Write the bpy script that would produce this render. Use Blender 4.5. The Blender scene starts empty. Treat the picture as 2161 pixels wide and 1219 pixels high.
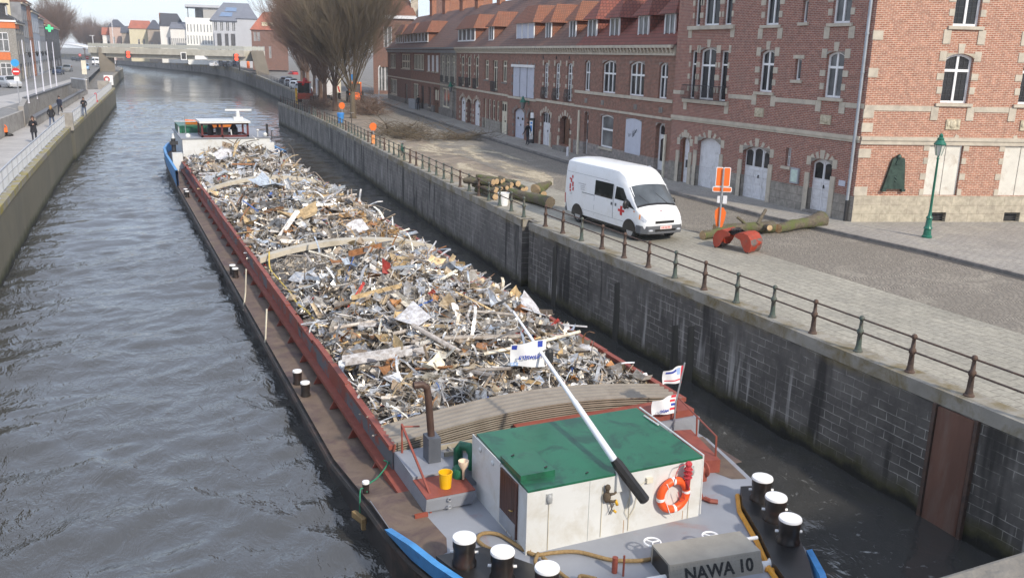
import bpy, math, random
import numpy as np
from mathutils import Vector, Matrix
PI = math.pi
R = math.radians
sc = bpy.context.scene
COL = sc.collection
random.seed(7)

# ---------------------------------------------------------------- camera
YAW, PITCH, ROLL = R(24.675), R(14.717), R(1.3395)
CAM = Vector((0, 0, 9.4))
cam_d = bpy.data.cameras.new('camera')
cam = bpy.data.objects.new('camera', cam_d)
COL.objects.link(cam)
_f = Vector((math.sin(YAW) * math.cos(PITCH), math.cos(YAW) * math.cos(PITCH), -math.sin(PITCH)))
_r = Vector((math.cos(YAW), -math.sin(YAW), 0))
_u = _r.cross(_f)
RT = _r * math.cos(ROLL) + _u * math.sin(ROLL)
UP = -_r * math.sin(ROLL) + _u * math.cos(ROLL)
FW = _f
cam.matrix_world = Matrix(((RT.x, UP.x, -FW.x, CAM.x), (RT.y, UP.y, -FW.y, CAM.y), (RT.z, UP.z, -FW.z, CAM.z), (0, 0, 0, 1)))
FPX = 1860.0
cam_d.sensor_width = 36
cam_d.lens = 36 * FPX / 2161
cam_d.clip_start = 0.1
cam_d.clip_end = 6000
sc.camera = cam

def ground(px, py, z):
    """world point at height z seen at pixel (px, py) of the 2161 x 1219 photograph"""
    d = RT * (px - 1080.5) - UP * (py - 609.5) + FW * FPX
    t = (z - CAM.z) / d.z
    return CAM + d * t

def far(px, py, dist):
    """world point at a given horizontal distance (for far buildings)"""
    d = RT * (px - 1080.5) - UP * (py - 609.5) + FW * FPX
    return CAM + d * (dist / math.hypot(d.x, d.y))

# ---------------------------------------------------------------- world, sun, exposure
SUN_AZ, SUN_EL = R(166), R(35)
w = bpy.data.worlds.new('World')
sc.world = w
w.use_nodes = True
nt = w.node_tree
sky = nt.nodes.new('ShaderNodeTexSky')
sky.sky_type = 'NISHITA'
sky.sun_disc = False
sky.sun_elevation = SUN_EL
sky.sun_rotation = SUN_AZ
sky.air_density = 1.0
sky.dust_density = 0.4
sky.ozone_density = 1.0
bg = nt.nodes['Background']
bg.inputs[1].default_value = 0.12
# thin veil of high cloud over the blue
_tc = nt.nodes.new('ShaderNodeTexCoord'); _cn = nt.nodes.new('ShaderNodeTexNoise'); _cn.inputs['Scale'].default_value = 2.2; _cn.inputs['Detail'].default_value = 5
_cr = nt.nodes.new('ShaderNodeMapRange'); _cr.inputs[1].default_value = 0.3; _cr.inputs[2].default_value = 0.7; _cr.inputs[3].default_value = 0.6; _cr.inputs[4].default_value = 0.9
_cm = nt.nodes.new('ShaderNodeMix'); _cm.data_type = 'RGBA'; _cm.inputs[7].default_value = (5.9, 6.6, 8.1, 1)
nt.links.new(_tc.outputs['Generated'], _cn.inputs['Vector']); nt.links.new(_cn.outputs[0], _cr.inputs[0]); nt.links.new(_cr.outputs[0], _cm.inputs[0])
nt.links.new(sky.outputs[0], _cm.inputs[6]); nt.links.new(_cm.outputs[2], bg.inputs[0])
sun_d = bpy.data.lights.new('sun', 'SUN')
sun_d.energy = 3.1
sun_d.angle = R(2.5)
sun_d.color = (1.0, 0.90, 0.76)
sun = bpy.data.objects.new('sun', sun_d)
COL.objects.link(sun)
sun.location = (60, -60, 120)
sd = Vector((math.sin(SUN_AZ) * math.cos(SUN_EL), math.cos(SUN_AZ) * math.cos(SUN_EL), math.sin(SUN_EL)))
sun.rotation_euler = sd.to_track_quat('Z', 'Y').to_euler()
sc.view_settings.view_transform = 'Standard'
sc.view_settings.look = 'None'
sc.view_settings.exposure = 0.38
sc.view_settings.gamma = 1.0

# ---------------------------------------------------------------- materials
def _new(name):
    m = bpy.data.materials.new(name)
    m.use_nodes = True
    return m, m.node_tree, m.node_tree.nodes['Principled BSDF']

def N(t, kind, **kw):
    n = t.nodes.new(kind)
    for k, v in kw.items():
        setattr(n, k, v)
    return n

def ramp(t, src, stops):
    r = t.nodes.new('ShaderNodeValToRGB')
    el = r.color_ramp.elements
    while len(el) < len(stops):
        el.new(0.5)
    for e, (p, c) in zip(el, stops):
        e.position = p
        e.color = (*c, 1) if len(c) == 3 else c
    t.links.new(src, r.inputs[0])
    return r.outputs[0]

def mix(t, fac, a, b, mode='MIX'):
    n = t.nodes.new('ShaderNodeMix')
    n.data_type = 'RGBA'
    n.blend_type = mode
    for sock, v in ((n.inputs[0], fac), (n.inputs[6], a), (n.inputs[7], b)):
        if hasattr(v, 'links') or hasattr(v, 'is_linked'):
            t.links.new(v, sock)
        else:
            sock.default_value = v if not isinstance(v, tuple) else ((*v, 1) if len(v) == 3 else v)
    return n.outputs[2]

def coords(t, swiz=False, scale=(1, 1, 1), world=False):
    if world:
        g = N(t, 'ShaderNodeNewGeometry').outputs['Position']
    else:
        g = N(t, 'ShaderNodeTexCoord').outputs['Object']
    if swiz:
        s = N(t, 'ShaderNodeSeparateXYZ')
        t.links.new(g, s.inputs[0])
        a = N(t, 'ShaderNodeMath', operation='ADD')
        t.links.new(s.outputs[0], a.inputs[0])
        t.links.new(s.outputs[1], a.inputs[1])
        c = N(t, 'ShaderNodeCombineXYZ')
        t.links.new(a.outputs[0], c.inputs[0])
        t.links.new(s.outputs[2], c.inputs[1])
        g = c.outputs[0]
    if scale != (1, 1, 1):
        m = N(t, 'ShaderNodeMapping')
        m.inputs['Scale'].default_value = scale
        t.links.new(g, m.inputs[0])
        g = m.outputs[0]
    return g

def noise(t, vec, scale, detail=3, rough=0.55, dist=0.0):
    n = N(t, 'ShaderNodeTexNoise')
    n.inputs['Scale'].default_value = scale
    n.inputs['Detail'].default_value = detail
    n.inputs['Roughness'].default_value = rough
    n.inputs['Distortion'].default_value = dist
    t.links.new(vec, n.inputs['Vector'])
    return n.outputs[0]

def bump(t, p, h, strength=0.3, dist=0.02):
    b = N(t, 'ShaderNodeBump')
    b.inputs['Strength'].default_value = strength
    b.inputs['Distance'].default_value = dist
    t.links.new(h, b.inputs['Height'])
    t.links.new(b.outputs[0], p.inputs['Normal'])

def plain(name, c, rough=0.6, metal=0.0, var=0.18, scale=3.0, bmp=0.0, c2=None, streak=False, spec=0.5, world=False, amt=(0.42, 0.68)):
    """paint / metal / stone with uneven colour: c2 shows in patches (wear, dirt, rust)"""
    m, t, p = _new(name)
    v = coords(t, world=world, scale=(1, 1, 0.18) if streak else (1, 1, 1))
    n = noise(t, v, scale, 5, 0.62)
    dark = tuple(x * (1 - var) for x in c)
    lite = tuple(min(1, x * (1 + var)) for x in c)
    col = ramp(t, n, [(0.3, dark), (0.7, lite)])
    if c2:
        n2 = noise(t, v, scale * 0.7 + 0.31, 6, 0.7, 0.4)
        f = ramp(t, n2, [(amt[0], (0, 0, 0)), (amt[1], (1, 1, 1))])
        col = mix(t, f, col, c2)
    t.links.new(col, p.inputs['Base Color'])
    p.inputs['Roughness'].default_value = rough
    p.inputs['Metallic'].default_value = metal
    p.inputs['Specular IOR Level'].default_value = spec
    if bmp:
        bump(t, p, noise(t, v, scale * 4, 4), bmp, 0.02)
    return m

def brick(name, c1, c2, mortar, bw=0.22, rh=0.075, mort=0.012, bmp=0.25, dirt=(0.2, 0.17, 0.15), damt=0.35):
    m, t, p = _new(name)
    v = coords(t, swiz=True)
    b = N(t, 'ShaderNodeTexBrick')
    b.offset = 0.5
    b.inputs['Scale'].default_value = 1.0
    b.inputs['Brick Width'].default_value = bw
    b.inputs['Row Height'].default_value = rh
    b.inputs['Mortar Size'].default_value = mort
    b.inputs['Mortar Smooth'].default_value = 0.2
    b.inputs['Bias'].default_value = -0.1
    b.inputs['Color1'].default_value = (*c1, 1)
    b.inputs['Color2'].default_value = (*c2, 1)
    b.inputs['Mortar'].default_value = (*mortar, 1)
    t.links.new(v, b.inputs['Vector'])
    o = coords(t)
    n = noise(t, o, 1.3, 6, 0.7)
    f = ramp(t, n, [(0.42, (0, 0, 0)), (0.75, (damt,) * 3)])
    col = mix(t, f, b.outputs[0], dirt)
    n2 = noise(t, o, 5.0, 3)
    f2 = ramp(t, n2, [(0.35, (0.8,) * 3), (0.65, (1.12,) * 3)])
    col = mix(t, 1.0, col, f2, 'MULTIPLY')
    t.links.new(col, p.inputs['Base Color'])
    p.inputs['Roughness'].default_value = 0.85
    p.inputs['Specular IOR Level'].default_value = 0.25
    inv = N(t, 'ShaderNodeMath', operation='SUBTRACT')
    inv.inputs[0].default_value = 1
    t.links.new(b.outputs[1], inv.inputs[1])
    bump(t, p, inv.outputs[0], bmp, 0.012)
    return m

def tiles(name, c1, c2, axis='s', rh=0.28, bw=0.24, dirt=(0.12, 0.1, 0.08), damt=0.5):
    """roof tiles: rows across the slope (object z) and along the ridge (object x)"""
    m, t, p = _new(name)
    v = coords(t, swiz=True, scale=(1, 1.35, 1))
    b = N(t, 'ShaderNodeTexBrick')
    b.offset = 0.5
    b.inputs['Scale'].default_value = 1
    b.inputs['Brick Width'].default_value = bw
    b.inputs['Row Height'].default_value = rh
    b.inputs['Mortar Size'].default_value = 0.03
    b.inputs['Mortar Smooth'].default_value = 0.6
    b.inputs['Color1'].default_value = (*c1, 1)
    b.inputs['Color2'].default_value = (*c2, 1)
    b.inputs['Mortar'].default_value = (*[x * 0.3 for x in c1], 1)
    t.links.new(v, b.inputs['Vector'])
    n = noise(t, coords(t), 1.1, 6, 0.7)
    f = ramp(t, n, [(0.4, (0, 0, 0)), (0.75, (damt,) * 3)])
    t.links.new(mix(t, f, b.outputs[0], dirt), p.inputs['Base Color'])
    p.inputs['Roughness'].default_value = 0.8
    inv = N(t, 'ShaderNodeMath', operation='SUBTRACT')
    inv.inputs[0].default_value = 1
    t.links.new(b.outputs[1], inv.inputs[1])
    bump(t, p, inv.outputs[0], 0.5, 0.03)
    return m

def glass(name, c=(0.02, 0.025, 0.03), rough=0.06):
    m, t, p = _new(name)
    v = coords(t)
    n = noise(t, v, 0.9, 3)
    t.links.new(ramp(t, n, [(0.3, tuple(x * 0.5 for x in c)), (0.7, tuple(x * 1.6 for x in c))]), p.inputs['Base Color'])
    p.inputs['Roughness'].default_value = rough
    p.inputs['Specular IOR Level'].default_value = 0.4
    return m

def emit(name, c, s):
    m, t, p = _new(name)
    p.inputs['Base Color'].default_value = (*c, 1)
    p.inputs['Emission Color'].default_value = (*c, 1)
    p.inputs['Emission Strength'].default_value = s
    return m

M = {}
M['brick_shaded'] = brick('brick_shaded', (0.33, 0.125, 0.085), (0.25, 0.09, 0.07), (0.42, 0.33, 0.28))  # corner building's brick, shade of the street side put into the colour
M['brick_lit'] = brick('brick_lit', (0.42, 0.18, 0.11), (0.32, 0.125, 0.08), (0.58, 0.45, 0.36), damt=0.22)  # same brick on the wing, sunlight put into the colour
M['brick_row'] = brick('brick_row', (0.29, 0.112, 0.075), (0.19, 0.075, 0.055), (0.33, 0.26, 0.21), damt=0.6, dirt=(0.14, 0.105, 0.085))
M['brick_old'] = brick('brick_old', (0.24, 0.10, 0.07), (0.17, 0.075, 0.055), (0.25, 0.2, 0.17), damt=0.6, dirt=(0.12, 0.1, 0.09))
M['brick_orange'] = brick('brick_orange', (0.38, 0.13, 0.06), (0.3, 0.09, 0.045), (0.33, 0.22, 0.16), damt=0.3)
M['stone'] = plain('dressed_stone', (0.50, 0.445, 0.36), 0.8, var=0.14, scale=2.2, bmp=0.15, c2=(0.32, 0.285, 0.24), amt=(0.5, 0.8))
M['stone_dark'] = plain('weathered_stone', (0.24, 0.22, 0.20), 0.85, var=0.2, scale=2.4, bmp=0.15, c2=(0.13, 0.12, 0.11))
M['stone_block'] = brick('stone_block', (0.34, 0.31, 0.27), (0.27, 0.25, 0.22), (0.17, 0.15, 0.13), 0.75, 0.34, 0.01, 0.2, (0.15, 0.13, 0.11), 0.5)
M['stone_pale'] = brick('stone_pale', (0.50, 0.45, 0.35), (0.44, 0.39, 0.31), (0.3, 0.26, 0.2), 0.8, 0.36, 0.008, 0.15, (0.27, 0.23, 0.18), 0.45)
M['rubble'] = brick('rubble_stone', (0.34, 0.29, 0.26), (0.22, 0.2, 0.19), (0.27, 0.25, 0.23), 0.42, 0.2, 0.02, 0.5, (0.14, 0.13, 0.12), 0.5)
M['white'] = plain('white_paint', (0.80, 0.80, 0.80), 0.45, var=0.05, scale=2.0, c2=(0.58, 0.57, 0.55), amt=(0.55, 0.85))
M['white_old'] = plain('old_white_paint', (0.70, 0.70, 0.72), 0.6, var=0.07, scale=4.0, c2=(0.42, 0.41, 0.40), amt=(0.52, 0.8))
M['cream'] = plain('cream_paint', (0.70, 0.65, 0.52), 0.6, var=0.08, scale=3.0, c2=(0.45, 0.4, 0.32), amt=(0.5, 0.85))
M['grey_blue'] = plain('pale_blue_grey_paint', (0.52, 0.54, 0.62), 0.5, var=0.06, scale=2.0, c2=(0.38, 0.39, 0.44), amt=(0.55, 0.85))
M['glass'] = glass('window_glass', (0.022, 0.024, 0.028))
M['glass_grey'] = glass('curtained_glass', (0.13, 0.135, 0.14), 0.12)
M['glass_car'] = glass('car_glass', (0.015, 0.02, 0.02), 0.04)
M['dark'] = plain('dark_paint', (0.03, 0.03, 0.032), 0.5)
M['black'] = plain('black_paint', (0.018, 0.017, 0.017), 0.35, var=0.3)
M['iron'] = plain('rusty_iron', (0.085, 0.06, 0.05), 0.75, 0.2, var=0.35, scale=6, bmp=0.2, c2=(0.13, 0.075, 0.05))
M['iron_green'] = plain('iron_in_old_green_paint', (0.075, 0.105, 0.088), 0.6, var=0.25, scale=7, c2=(0.10, 0.065, 0.05), bmp=0.2)
M['zinc'] = plain('zinc', (0.36, 0.39, 0.43), 0.45, 0.35, var=0.15, scale=2)
M['wood_brown'] = plain('brown_wood', (0.16, 0.075, 0.04), 0.55, var=0.3, scale=5, streak=True)
M['slate'] = tiles('slate', (0.05, 0.052, 0.06), (0.075, 0.077, 0.085), rh=0.2, bw=0.2)
M['tile_red'] = tiles('red_glazed_tile', (0.26, 0.075, 0.05), (0.2, 0.055, 0.04), damt=0.3)
M['tile_brown'] = tiles('brown_tile', (0.21, 0.105, 0.075), (0.15, 0.075, 0.055), damt=0.55, dirt=(0.13, 0.1, 0.085))
M['tile_orange'] = tiles('orange_tile', (0.34, 0.13, 0.07), (0.26, 0.095, 0.055), rh=0.16, bw=0.16, damt=0.55, dirt=(0.17, 0.10, 0.07))
M['asphalt'] = plain('asphalt', (0.18, 0.175, 0.17), 0.9, var=0.15, scale=1.2, bmp=0.1, c2=(0.24, 0.235, 0.225), world=True)
M['concrete'] = plain('concrete', (0.34, 0.32, 0.29), 0.85, var=0.15, scale=1.1, bmp=0.1, c2=(0.22, 0.2, 0.18), world=True)
M['steel'] = plain('galvanised_steel', (0.45, 0.46, 0.48), 0.4, 0.6, var=0.15, scale=3)
M['tyre'] = plain('tyre_rubber', (0.02, 0.02, 0.02), 0.8)
M['orange'] = plain('orange_sign', (0.85, 0.17, 0.025), 0.5, var=0.06)
M['red'] = plain('red_paint', (0.55, 0.02, 0.02), 0.45, var=0.1)
M['blue'] = plain('blue_paint', (0.05, 0.24, 0.60), 0.45, var=0.12, scale=4, c2=(0.03, 0.12, 0.3), amt=(0.55, 0.8))
M['yellow'] = plain('yellow_paint', (0.75, 0.42, 0.02), 0.45, var=0.1)
M['green_lamp'] = plain('dark_green_paint', (0.012, 0.13, 0.085), 0.35, var=0.2, scale=5)

# ---------------------------------------------------------------- mesh helpers
class MB:
    def __init__(s):
        s.v = []; s.f = []; s.mi = []; s.m = 0
    def add(s, vs, fs):
        o = len(s.v)
        s.v.extend([tuple(x) for x in vs])
        for f in fs:
            s.f.append(tuple(i + o for i in f)); s.mi.append(s.m)
    def poly(s, pts):
        s.add(pts, [tuple(range(len(pts)))])
    def box(s, a, b):
        x0, y0, z0 = a; x1, y1, z1 = b
        s.add([(x0, y0, z0), (x1, y0, z0), (x1, y1, z0), (x0, y1, z0), (x0, y0, z1), (x1, y0, z1), (x1, y1, z1), (x0, y1, z1)],
              [(0, 3, 2, 1), (4, 5, 6, 7), (0, 1, 5, 4), (1, 2, 6, 5), (2, 3, 7, 6), (3, 0, 4, 7)])
    def cbox(s, c, sz, rz=0, rx=0, ry=0):
        """box by centre, size and rotation"""
        mt = Matrix.Rotation(rz, 3, 'Z') @ Matrix.Rotation(ry, 3, 'Y') @ Matrix.Rotation(rx, 3, 'X')
        c = Vector(c); h = Vector(sz) / 2
        vs = [c + mt @ Vector((h.x * i, h.y * j, h.z * k)) for k in (-1, 1) for (i, j) in ((-1, -1), (1, -1), (1, 1), (-1, 1))]
        s.add(vs, [(0, 3, 2, 1), (4, 5, 6, 7), (0, 1, 5, 4), (1, 2, 6, 5), (2, 3, 7, 6), (3, 0, 4, 7)])
    def prism(s, pts, z0, z1):
        """outline in xy extruded in z"""
        n = len(pts)
        vs = [(x, y, z0) for x, y in pts] + [(x, y, z1) for x, y in pts]
        s.add(vs, [tuple(range(n - 1, -1, -1)), tuple(range(n, 2 * n))] + [(i, (i + 1) % n, n + (i + 1) % n, n + i) for i in range(n)])
    def prism_y(s, pts, y0, y1):
        """outline in xz extruded in y"""
        n = len(pts)
        vs = [(x, y0, z) for x, z in pts] + [(x, y1, z) for x, z in pts]
        s.add(vs, [tuple(range(n)), tuple(range(2 * n - 1, n - 1, -1))] + [((i + 1) % n, i, n + i, n + (i + 1) % n) for i in range(n)])
    def prism_x(s, pts, x0, x1):
        n = len(pts)
        vs = [(x0, y, z) for y, z in pts] + [(x1, y, z) for y, z in pts]
        s.add(vs, [tuple(range(n - 1, -1, -1)), tuple(range(n, 2 * n))] + [(i, (i + 1) % n, n + (i + 1) % n, n + i) for i in range(n)])
    def tube(s, pts, r, n=8, cap=True):
        """tube along points; r number or list"""
        pts = [Vector(p) for p in pts]
        k = len(pts)
        rs = [r] * k if not hasattr(r, '__len__') else list(r)
        rings = []
        d0 = (pts[1] - pts[0]).normalized()
        ref = Vector((0, 0, 1)) if abs(d0.z) < 0.9 else Vector((1, 0, 0))
        a = d0.cross(ref).normalized()
        for i, p in enumerate(pts):
            d = (pts[min(i + 1, k - 1)] - pts[max(i - 1, 0)])
            d = d.normalized() if d.length > 1e-9 else d0
            a = (a - d * a.dot(d))
            a = a.normalized() if a.length > 1e-6 else d.orthogonal().normalized()
            b = d.cross(a)
            rings.append([p + (a * math.cos(2 * PI * j / n) + b * math.sin(2 * PI * j / n)) * rs[i] for j in range(n)])
        vs = [q for rg in rings for q in rg]
        fs = [(i * n + j, i * n + (j + 1) % n, (i + 1) * n + (j + 1) % n, (i + 1) * n + j) for i in range(k - 1) for j in range(n)]
        if cap:
            fs += [tuple(range(n - 1, -1, -1)), tuple(range((k - 1) * n, k * n))]
        s.add(vs, fs)
    def lathe(s, prof, c=(0, 0, 0), n=16, axis='z'):
        """profile [(r, h)] turned about an axis"""
        c = Vector(c)
        k = len(prof)
        vs = []
        for r, h in prof:
            for j in range(n):
                a = 2 * PI * j / n
                p = (r * math.cos(a), r * math.sin(a), h)
                if axis == 'x': p = (h, r * math.cos(a), r * math.sin(a))
                if axis == 'y': p = (r * math.sin(a), h, r * math.cos(a))
                vs.append(c + Vector(p))
        fs = [(i * n + j, i * n + (j + 1) % n, (i + 1) * n + (j + 1) % n, (i + 1) * n + j) for i in range(k - 1) for j in range(n)]
        fs += [tuple(range(n - 1, -1, -1)), tuple(range((k - 1) * n, k * n))]
        s.add(vs, fs)
    def torus(s, c, R0, r, axis='z', n=32, m=10, a0=0.0, a1=2 * PI):
        c = Vector(c); vs = []; full = abs(a1 - a0 - 2 * PI) < 1e-6
        k = n if full else n + 1
        for i in range(k):
            a = a0 + (a1 - a0) * i / n
            for j in range(m):
                b = 2 * PI * j / m
                q = (R0 + r * math.cos(b))
                p = (q * math.cos(a), q * math.sin(a), r * math.sin(b))
                if axis == 'y': p = (p[0], p[2], p[1])
                if axis == 'x': p = (p[2], p[0], p[1])
                vs.append(c + Vector(p))
        fs = [(i * m + j, ((i + 1) % k) * m + j, ((i + 1) % k) * m + (j + 1) % m, i * m + (j + 1) % m) for i in range(n) for j in range(m)]
        s.add(vs, fs)
    def ball(s, c, r, n=10, m=7):
        rx, ry, rz = (r, r, r) if not hasattr(r, '__len__') else r
        c = Vector(c); vs = [c + Vector((0, 0, -rz))]
        for i in range(1, m):
            t = PI * i / m - PI / 2
            for j in range(n):
                a = 2 * PI * j / n
                vs.append(c + Vector((rx * math.cos(t) * math.cos(a), ry * math.cos(t) * math.sin(a), rz * math.sin(t))))
        vs.append(c + Vector((0, 0, rz)))
        fs = [(0, 1 + (j + 1) % n, 1 + j) for j in range(n)]
        for i in range(m - 2):
            fs += [(1 + i * n + j, 1 + i * n + (j + 1) % n, 1 + (i + 1) * n + (j + 1) % n, 1 + (i + 1) * n + j) for j in range(n)]
        L = len(vs) - 1
        fs += [(L, 1 + (m - 2) * n + j, 1 + (m - 2) * n + (j + 1) % n) for j in range(n)]
        s.add(vs, fs)
    def xform(s, mt, start=0):
        for i in range(start, len(s.v)):
            s.v[i] = tuple(mt @ Vector(s.v[i]))
    def build(s, name, mat, parent=None, loc=(0, 0, 0), rz=0, smooth=False, bevel=0):
        me = bpy.data.meshes.new(name)
        me.from_pydata(s.v, [], s.f)
        for m_ in (mat if isinstance(mat, (list, tuple)) else [mat]):
            me.materials.append(M[m_] if isinstance(m_, str) else m_)
        if any(s.mi):
            me.polygons.foreach_set('material_index', s.mi)
        if smooth:
            me.polygons.foreach_set('use_smooth', [True] * len(me.polygons))
        me.update()
        o = bpy.data.objects.new(name, me)
        COL.objects.link(o)
        o.location = loc
        o.rotation_euler = (0, 0, rz)
        if parent: o.parent = parent
        if smooth == 'auto':
            e = o.modifiers.new('edge', 'EDGE_SPLIT'); e.split_angle = R(38)
        if bevel:
            bv = o.modifiers.new('bevel', 'BEVEL'); bv.width = bevel; bv.segments = 2; bv.limit_method = 'ANGLE'
        return o

def tag(o, label=None, cat=None, group=None, kind=None):
    if label: o['label'] = label
    if cat: o['category'] = cat
    if group: o['group'] = group
    if kind: o['kind'] = kind
    return o

def thing(name, label, cat, loc=(0, 0, 0), rz=0, group=None):
    o = bpy.data.objects.new(name, None)
    COL.objects.link(o)
    o.location = loc
    o.rotation_euler = (0, 0, rz)
    o.empty_display_size = 0.3
    return tag(o, label, cat, group)

def kids(o):
    return KID.get(o.name, [])

def dup(o, loc=None, rz=None, label=None, parent=None, scale=None):
    """copy of a thing with copies of its parts and sub-parts (mesh data shared)"""
    c = o.copy()
    COL.objects.link(c)
    if parent: c.parent = parent
    if loc is not None: c.location = loc
    if rz is not None: c.rotation_euler = (0, 0, rz)
    if scale is not None: c.scale = (scale,) * 3
    if label: c['label'] = label
    for ch in [x for x in o.children]:
        dup(ch, parent=c)
    return c

def outline(xa, za, xb, zb, rise=0.0, n=8):
    """opening outline (x, z), counter-clockwise seen from outside, arched top if rise"""
    if rise <= 0:
        return [(xa, za), (xb, za), (xb, zb), (xa, zb)]
    zs = zb - rise; cx = (xa + xb) / 2; h = (xb - xa) / 2
    rad = (h * h + rise * rise) / (2 * rise); cz = zb - rad
    a0 = math.asin(h / rad) if rise < h else PI - math.asin(min(1, h / rad))
    return [(xa, za), (xb, za)] + [(cx + rad * math.sin(a0 - 2 * a0 * i / n), cz + rad * math.cos(a0 - 2 * a0 * i / n)) for i in range(n + 1)]

def wall_front(mb, x0, x1, z0, z1, ops, depth=0.22, y=0.0):
    """one wall sheet in the xz plane with openings, reveals and arched heads"""
    xs = sorted({x0, x1, *[o[0] for o in ops], *[o[2] for o in ops]})
    zs = sorted({z0, z1, *[o[1] for o in ops], *[o[3] for o in ops]})
    xs = [v for v in xs if x0 - 1e-6 <= v <= x1 + 1e-6]; zs = [v for v in zs if z0 - 1e-6 <= v <= z1 + 1e-6]
    for i in range(len(xs) - 1):
        for j in range(len(zs) - 1):
            cx, cz = (xs[i] + xs[i + 1]) / 2, (zs[j] + zs[j + 1]) / 2
            if any(o[0] < cx < o[2] and o[1] < cz < o[3] for o in ops):
                continue
            mb.poly([(xs[i], y, zs[j]), (xs[i + 1], y, zs[j]), (xs[i + 1], y, zs[j + 1]), (xs[i], y, zs[j + 1])])
    for o in ops:
        xa, za, xb, zb = o[:4]; rise = o[4] if len(o) > 4 else 0; d = o[5] if len(o) > 5 else depth
        pts = outline(xa, za, xb, zb, rise)
        if rise > 0:
            arc = pts[2:]
            for i in range(len(arc) - 1):
                a, b = arc[i], arc[i + 1]
                mb.poly([(b[0], y, b[1]), (a[0], y, a[1]), (a[0], y, zb), (b[0], y, zb)] if abs(a[1] - zb) > 1e-6 and abs(b[1] - zb) > 1e-6
                        else ([(b[0], y, b[1]), (a[0], y, a[1]), (b[0], y, zb)] if abs(a[1] - zb) < 1e-6 else [(b[0], y, b[1]), (a[0], y, a[1]), (a[0], y, zb)]))
        n = len(pts)
        for i in range(n):
            a, b = pts[i], pts[(i + 1) % n]
            if abs(a[0] - b[0]) < 1e-6:                      # jambs: only the stretch that belongs to this sheet
                lo, hi = min(max(a[1], z0), z1), min(max(b[1], z0), z1)
                if abs(lo - hi) < 1e-6: continue
                a, b = (a[0], lo), (b[0], hi)
            elif not (z0 - 1e-6 <= a[1] <= z1 + 1e-6 and z0 - 1e-6 <= b[1] <= z1 + 1e-6): continue
            mb.poly([(a[0], y, a[1]), (b[0], y, b[1]), (b[0], d, b[1]), (a[0], d, a[1])])

def shell(mb, x0, x1, z0, z1, d):
    """side and back walls of a building whose front wall is at y = 0"""
    mb.poly([(x1, 0, z0), (x1, d, z0), (x1, d, z1), (x1, 0, z1)])
    mb.poly([(x0, d, z0), (x0, 0, z0), (x0, 0, z1), (x0, d, z1)])
    mb.poly([(x1, d, z0), (x0, d, z0), (x0, d, z1), (x1, d, z1)])

def inset(pts, k):
    cx = (min(p[0] for p in pts) + max(p[0] for p in pts)) / 2; cz = (min(p[1] for p in pts) + max(p[1] for p in pts)) / 2
    wx = (max(p[0] for p in pts) - min(p[0] for p in pts)) / 2; wz = (max(p[1] for p in pts) - min(p[1] for p in pts)) / 2
    return [(cx + (x - cx) * (wx - k) / wx, cz + (z - cz) * (wz - k) / wz) for x, z in pts]

def window(parent, xa, za, xb, zb, rise=0, y=0.16, v=(0.5,), h=(0.66,), fw=0.07, mat='white', pane='glass', sill='stone', bars=0, name='window', so=0.1):
    """frame (part) with its pane and sill (sub-parts); v, h: mullions as fractions"""
    mb = MB()
    e = 0.004
    po = outline(xa + e, za + e, xb - e, zb - e, max(0, rise - e) if rise else 0); pi = inset(po, fw); n = len(po)
    for i in range(n):
        a, b, c, d = po[i], po[(i + 1) % n], pi[(i + 1) % n], pi[i]
        mb.poly([(a[0], y, a[1]), (b[0], y, b[1]), (c[0], y, c[1]), (d[0], y, d[1])])
        mb.poly([(d[0], y, d[1]), (c[0], y, c[1]), (c[0], y + 0.06, c[1]), (d[0], y + 0.06, d[1])])
    W, H = xb - xa, zb - za
    for q in v:
        cx = xa + W * q
        top = zb - fw * 0.7
        if rise:
            top = zb - rise * (2 * abs(q - 0.5)) ** 2 - fw * 0.7
        mb.box((cx - fw * 0.55, y - 0.008, za + fw * 0.5), (cx + fw * 0.55, y + 0.05, top))
    for q in h:
        cz = za + H * q
        mb.box((xa + fw * 0.5, y - 0.014, cz - fw * 0.6), (xb - fw * 0.5, y + 0.05, cz + fw * 0.6))
    if bars:
        for i in range(1, bars):
            cz = za + H * i / bars
            mb.box((xa + fw, y + 0.012, cz - 0.012), (xb - fw, y + 0.05, cz + 0.012))
    fr = mb.build(name, mat, parent)
    g = MB()
    g.poly([(x, y + 0.045, z) for x, z in inset(po, fw * 0.6)])
    g.build('pane', pane, fr)
    if sill:
        s = MB(); s.box((xa - so, -0.09, za - 0.13), (xb + so, y - 0.01, za - 0.003)); s.build('sill', sill, fr)
    return fr

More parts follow.
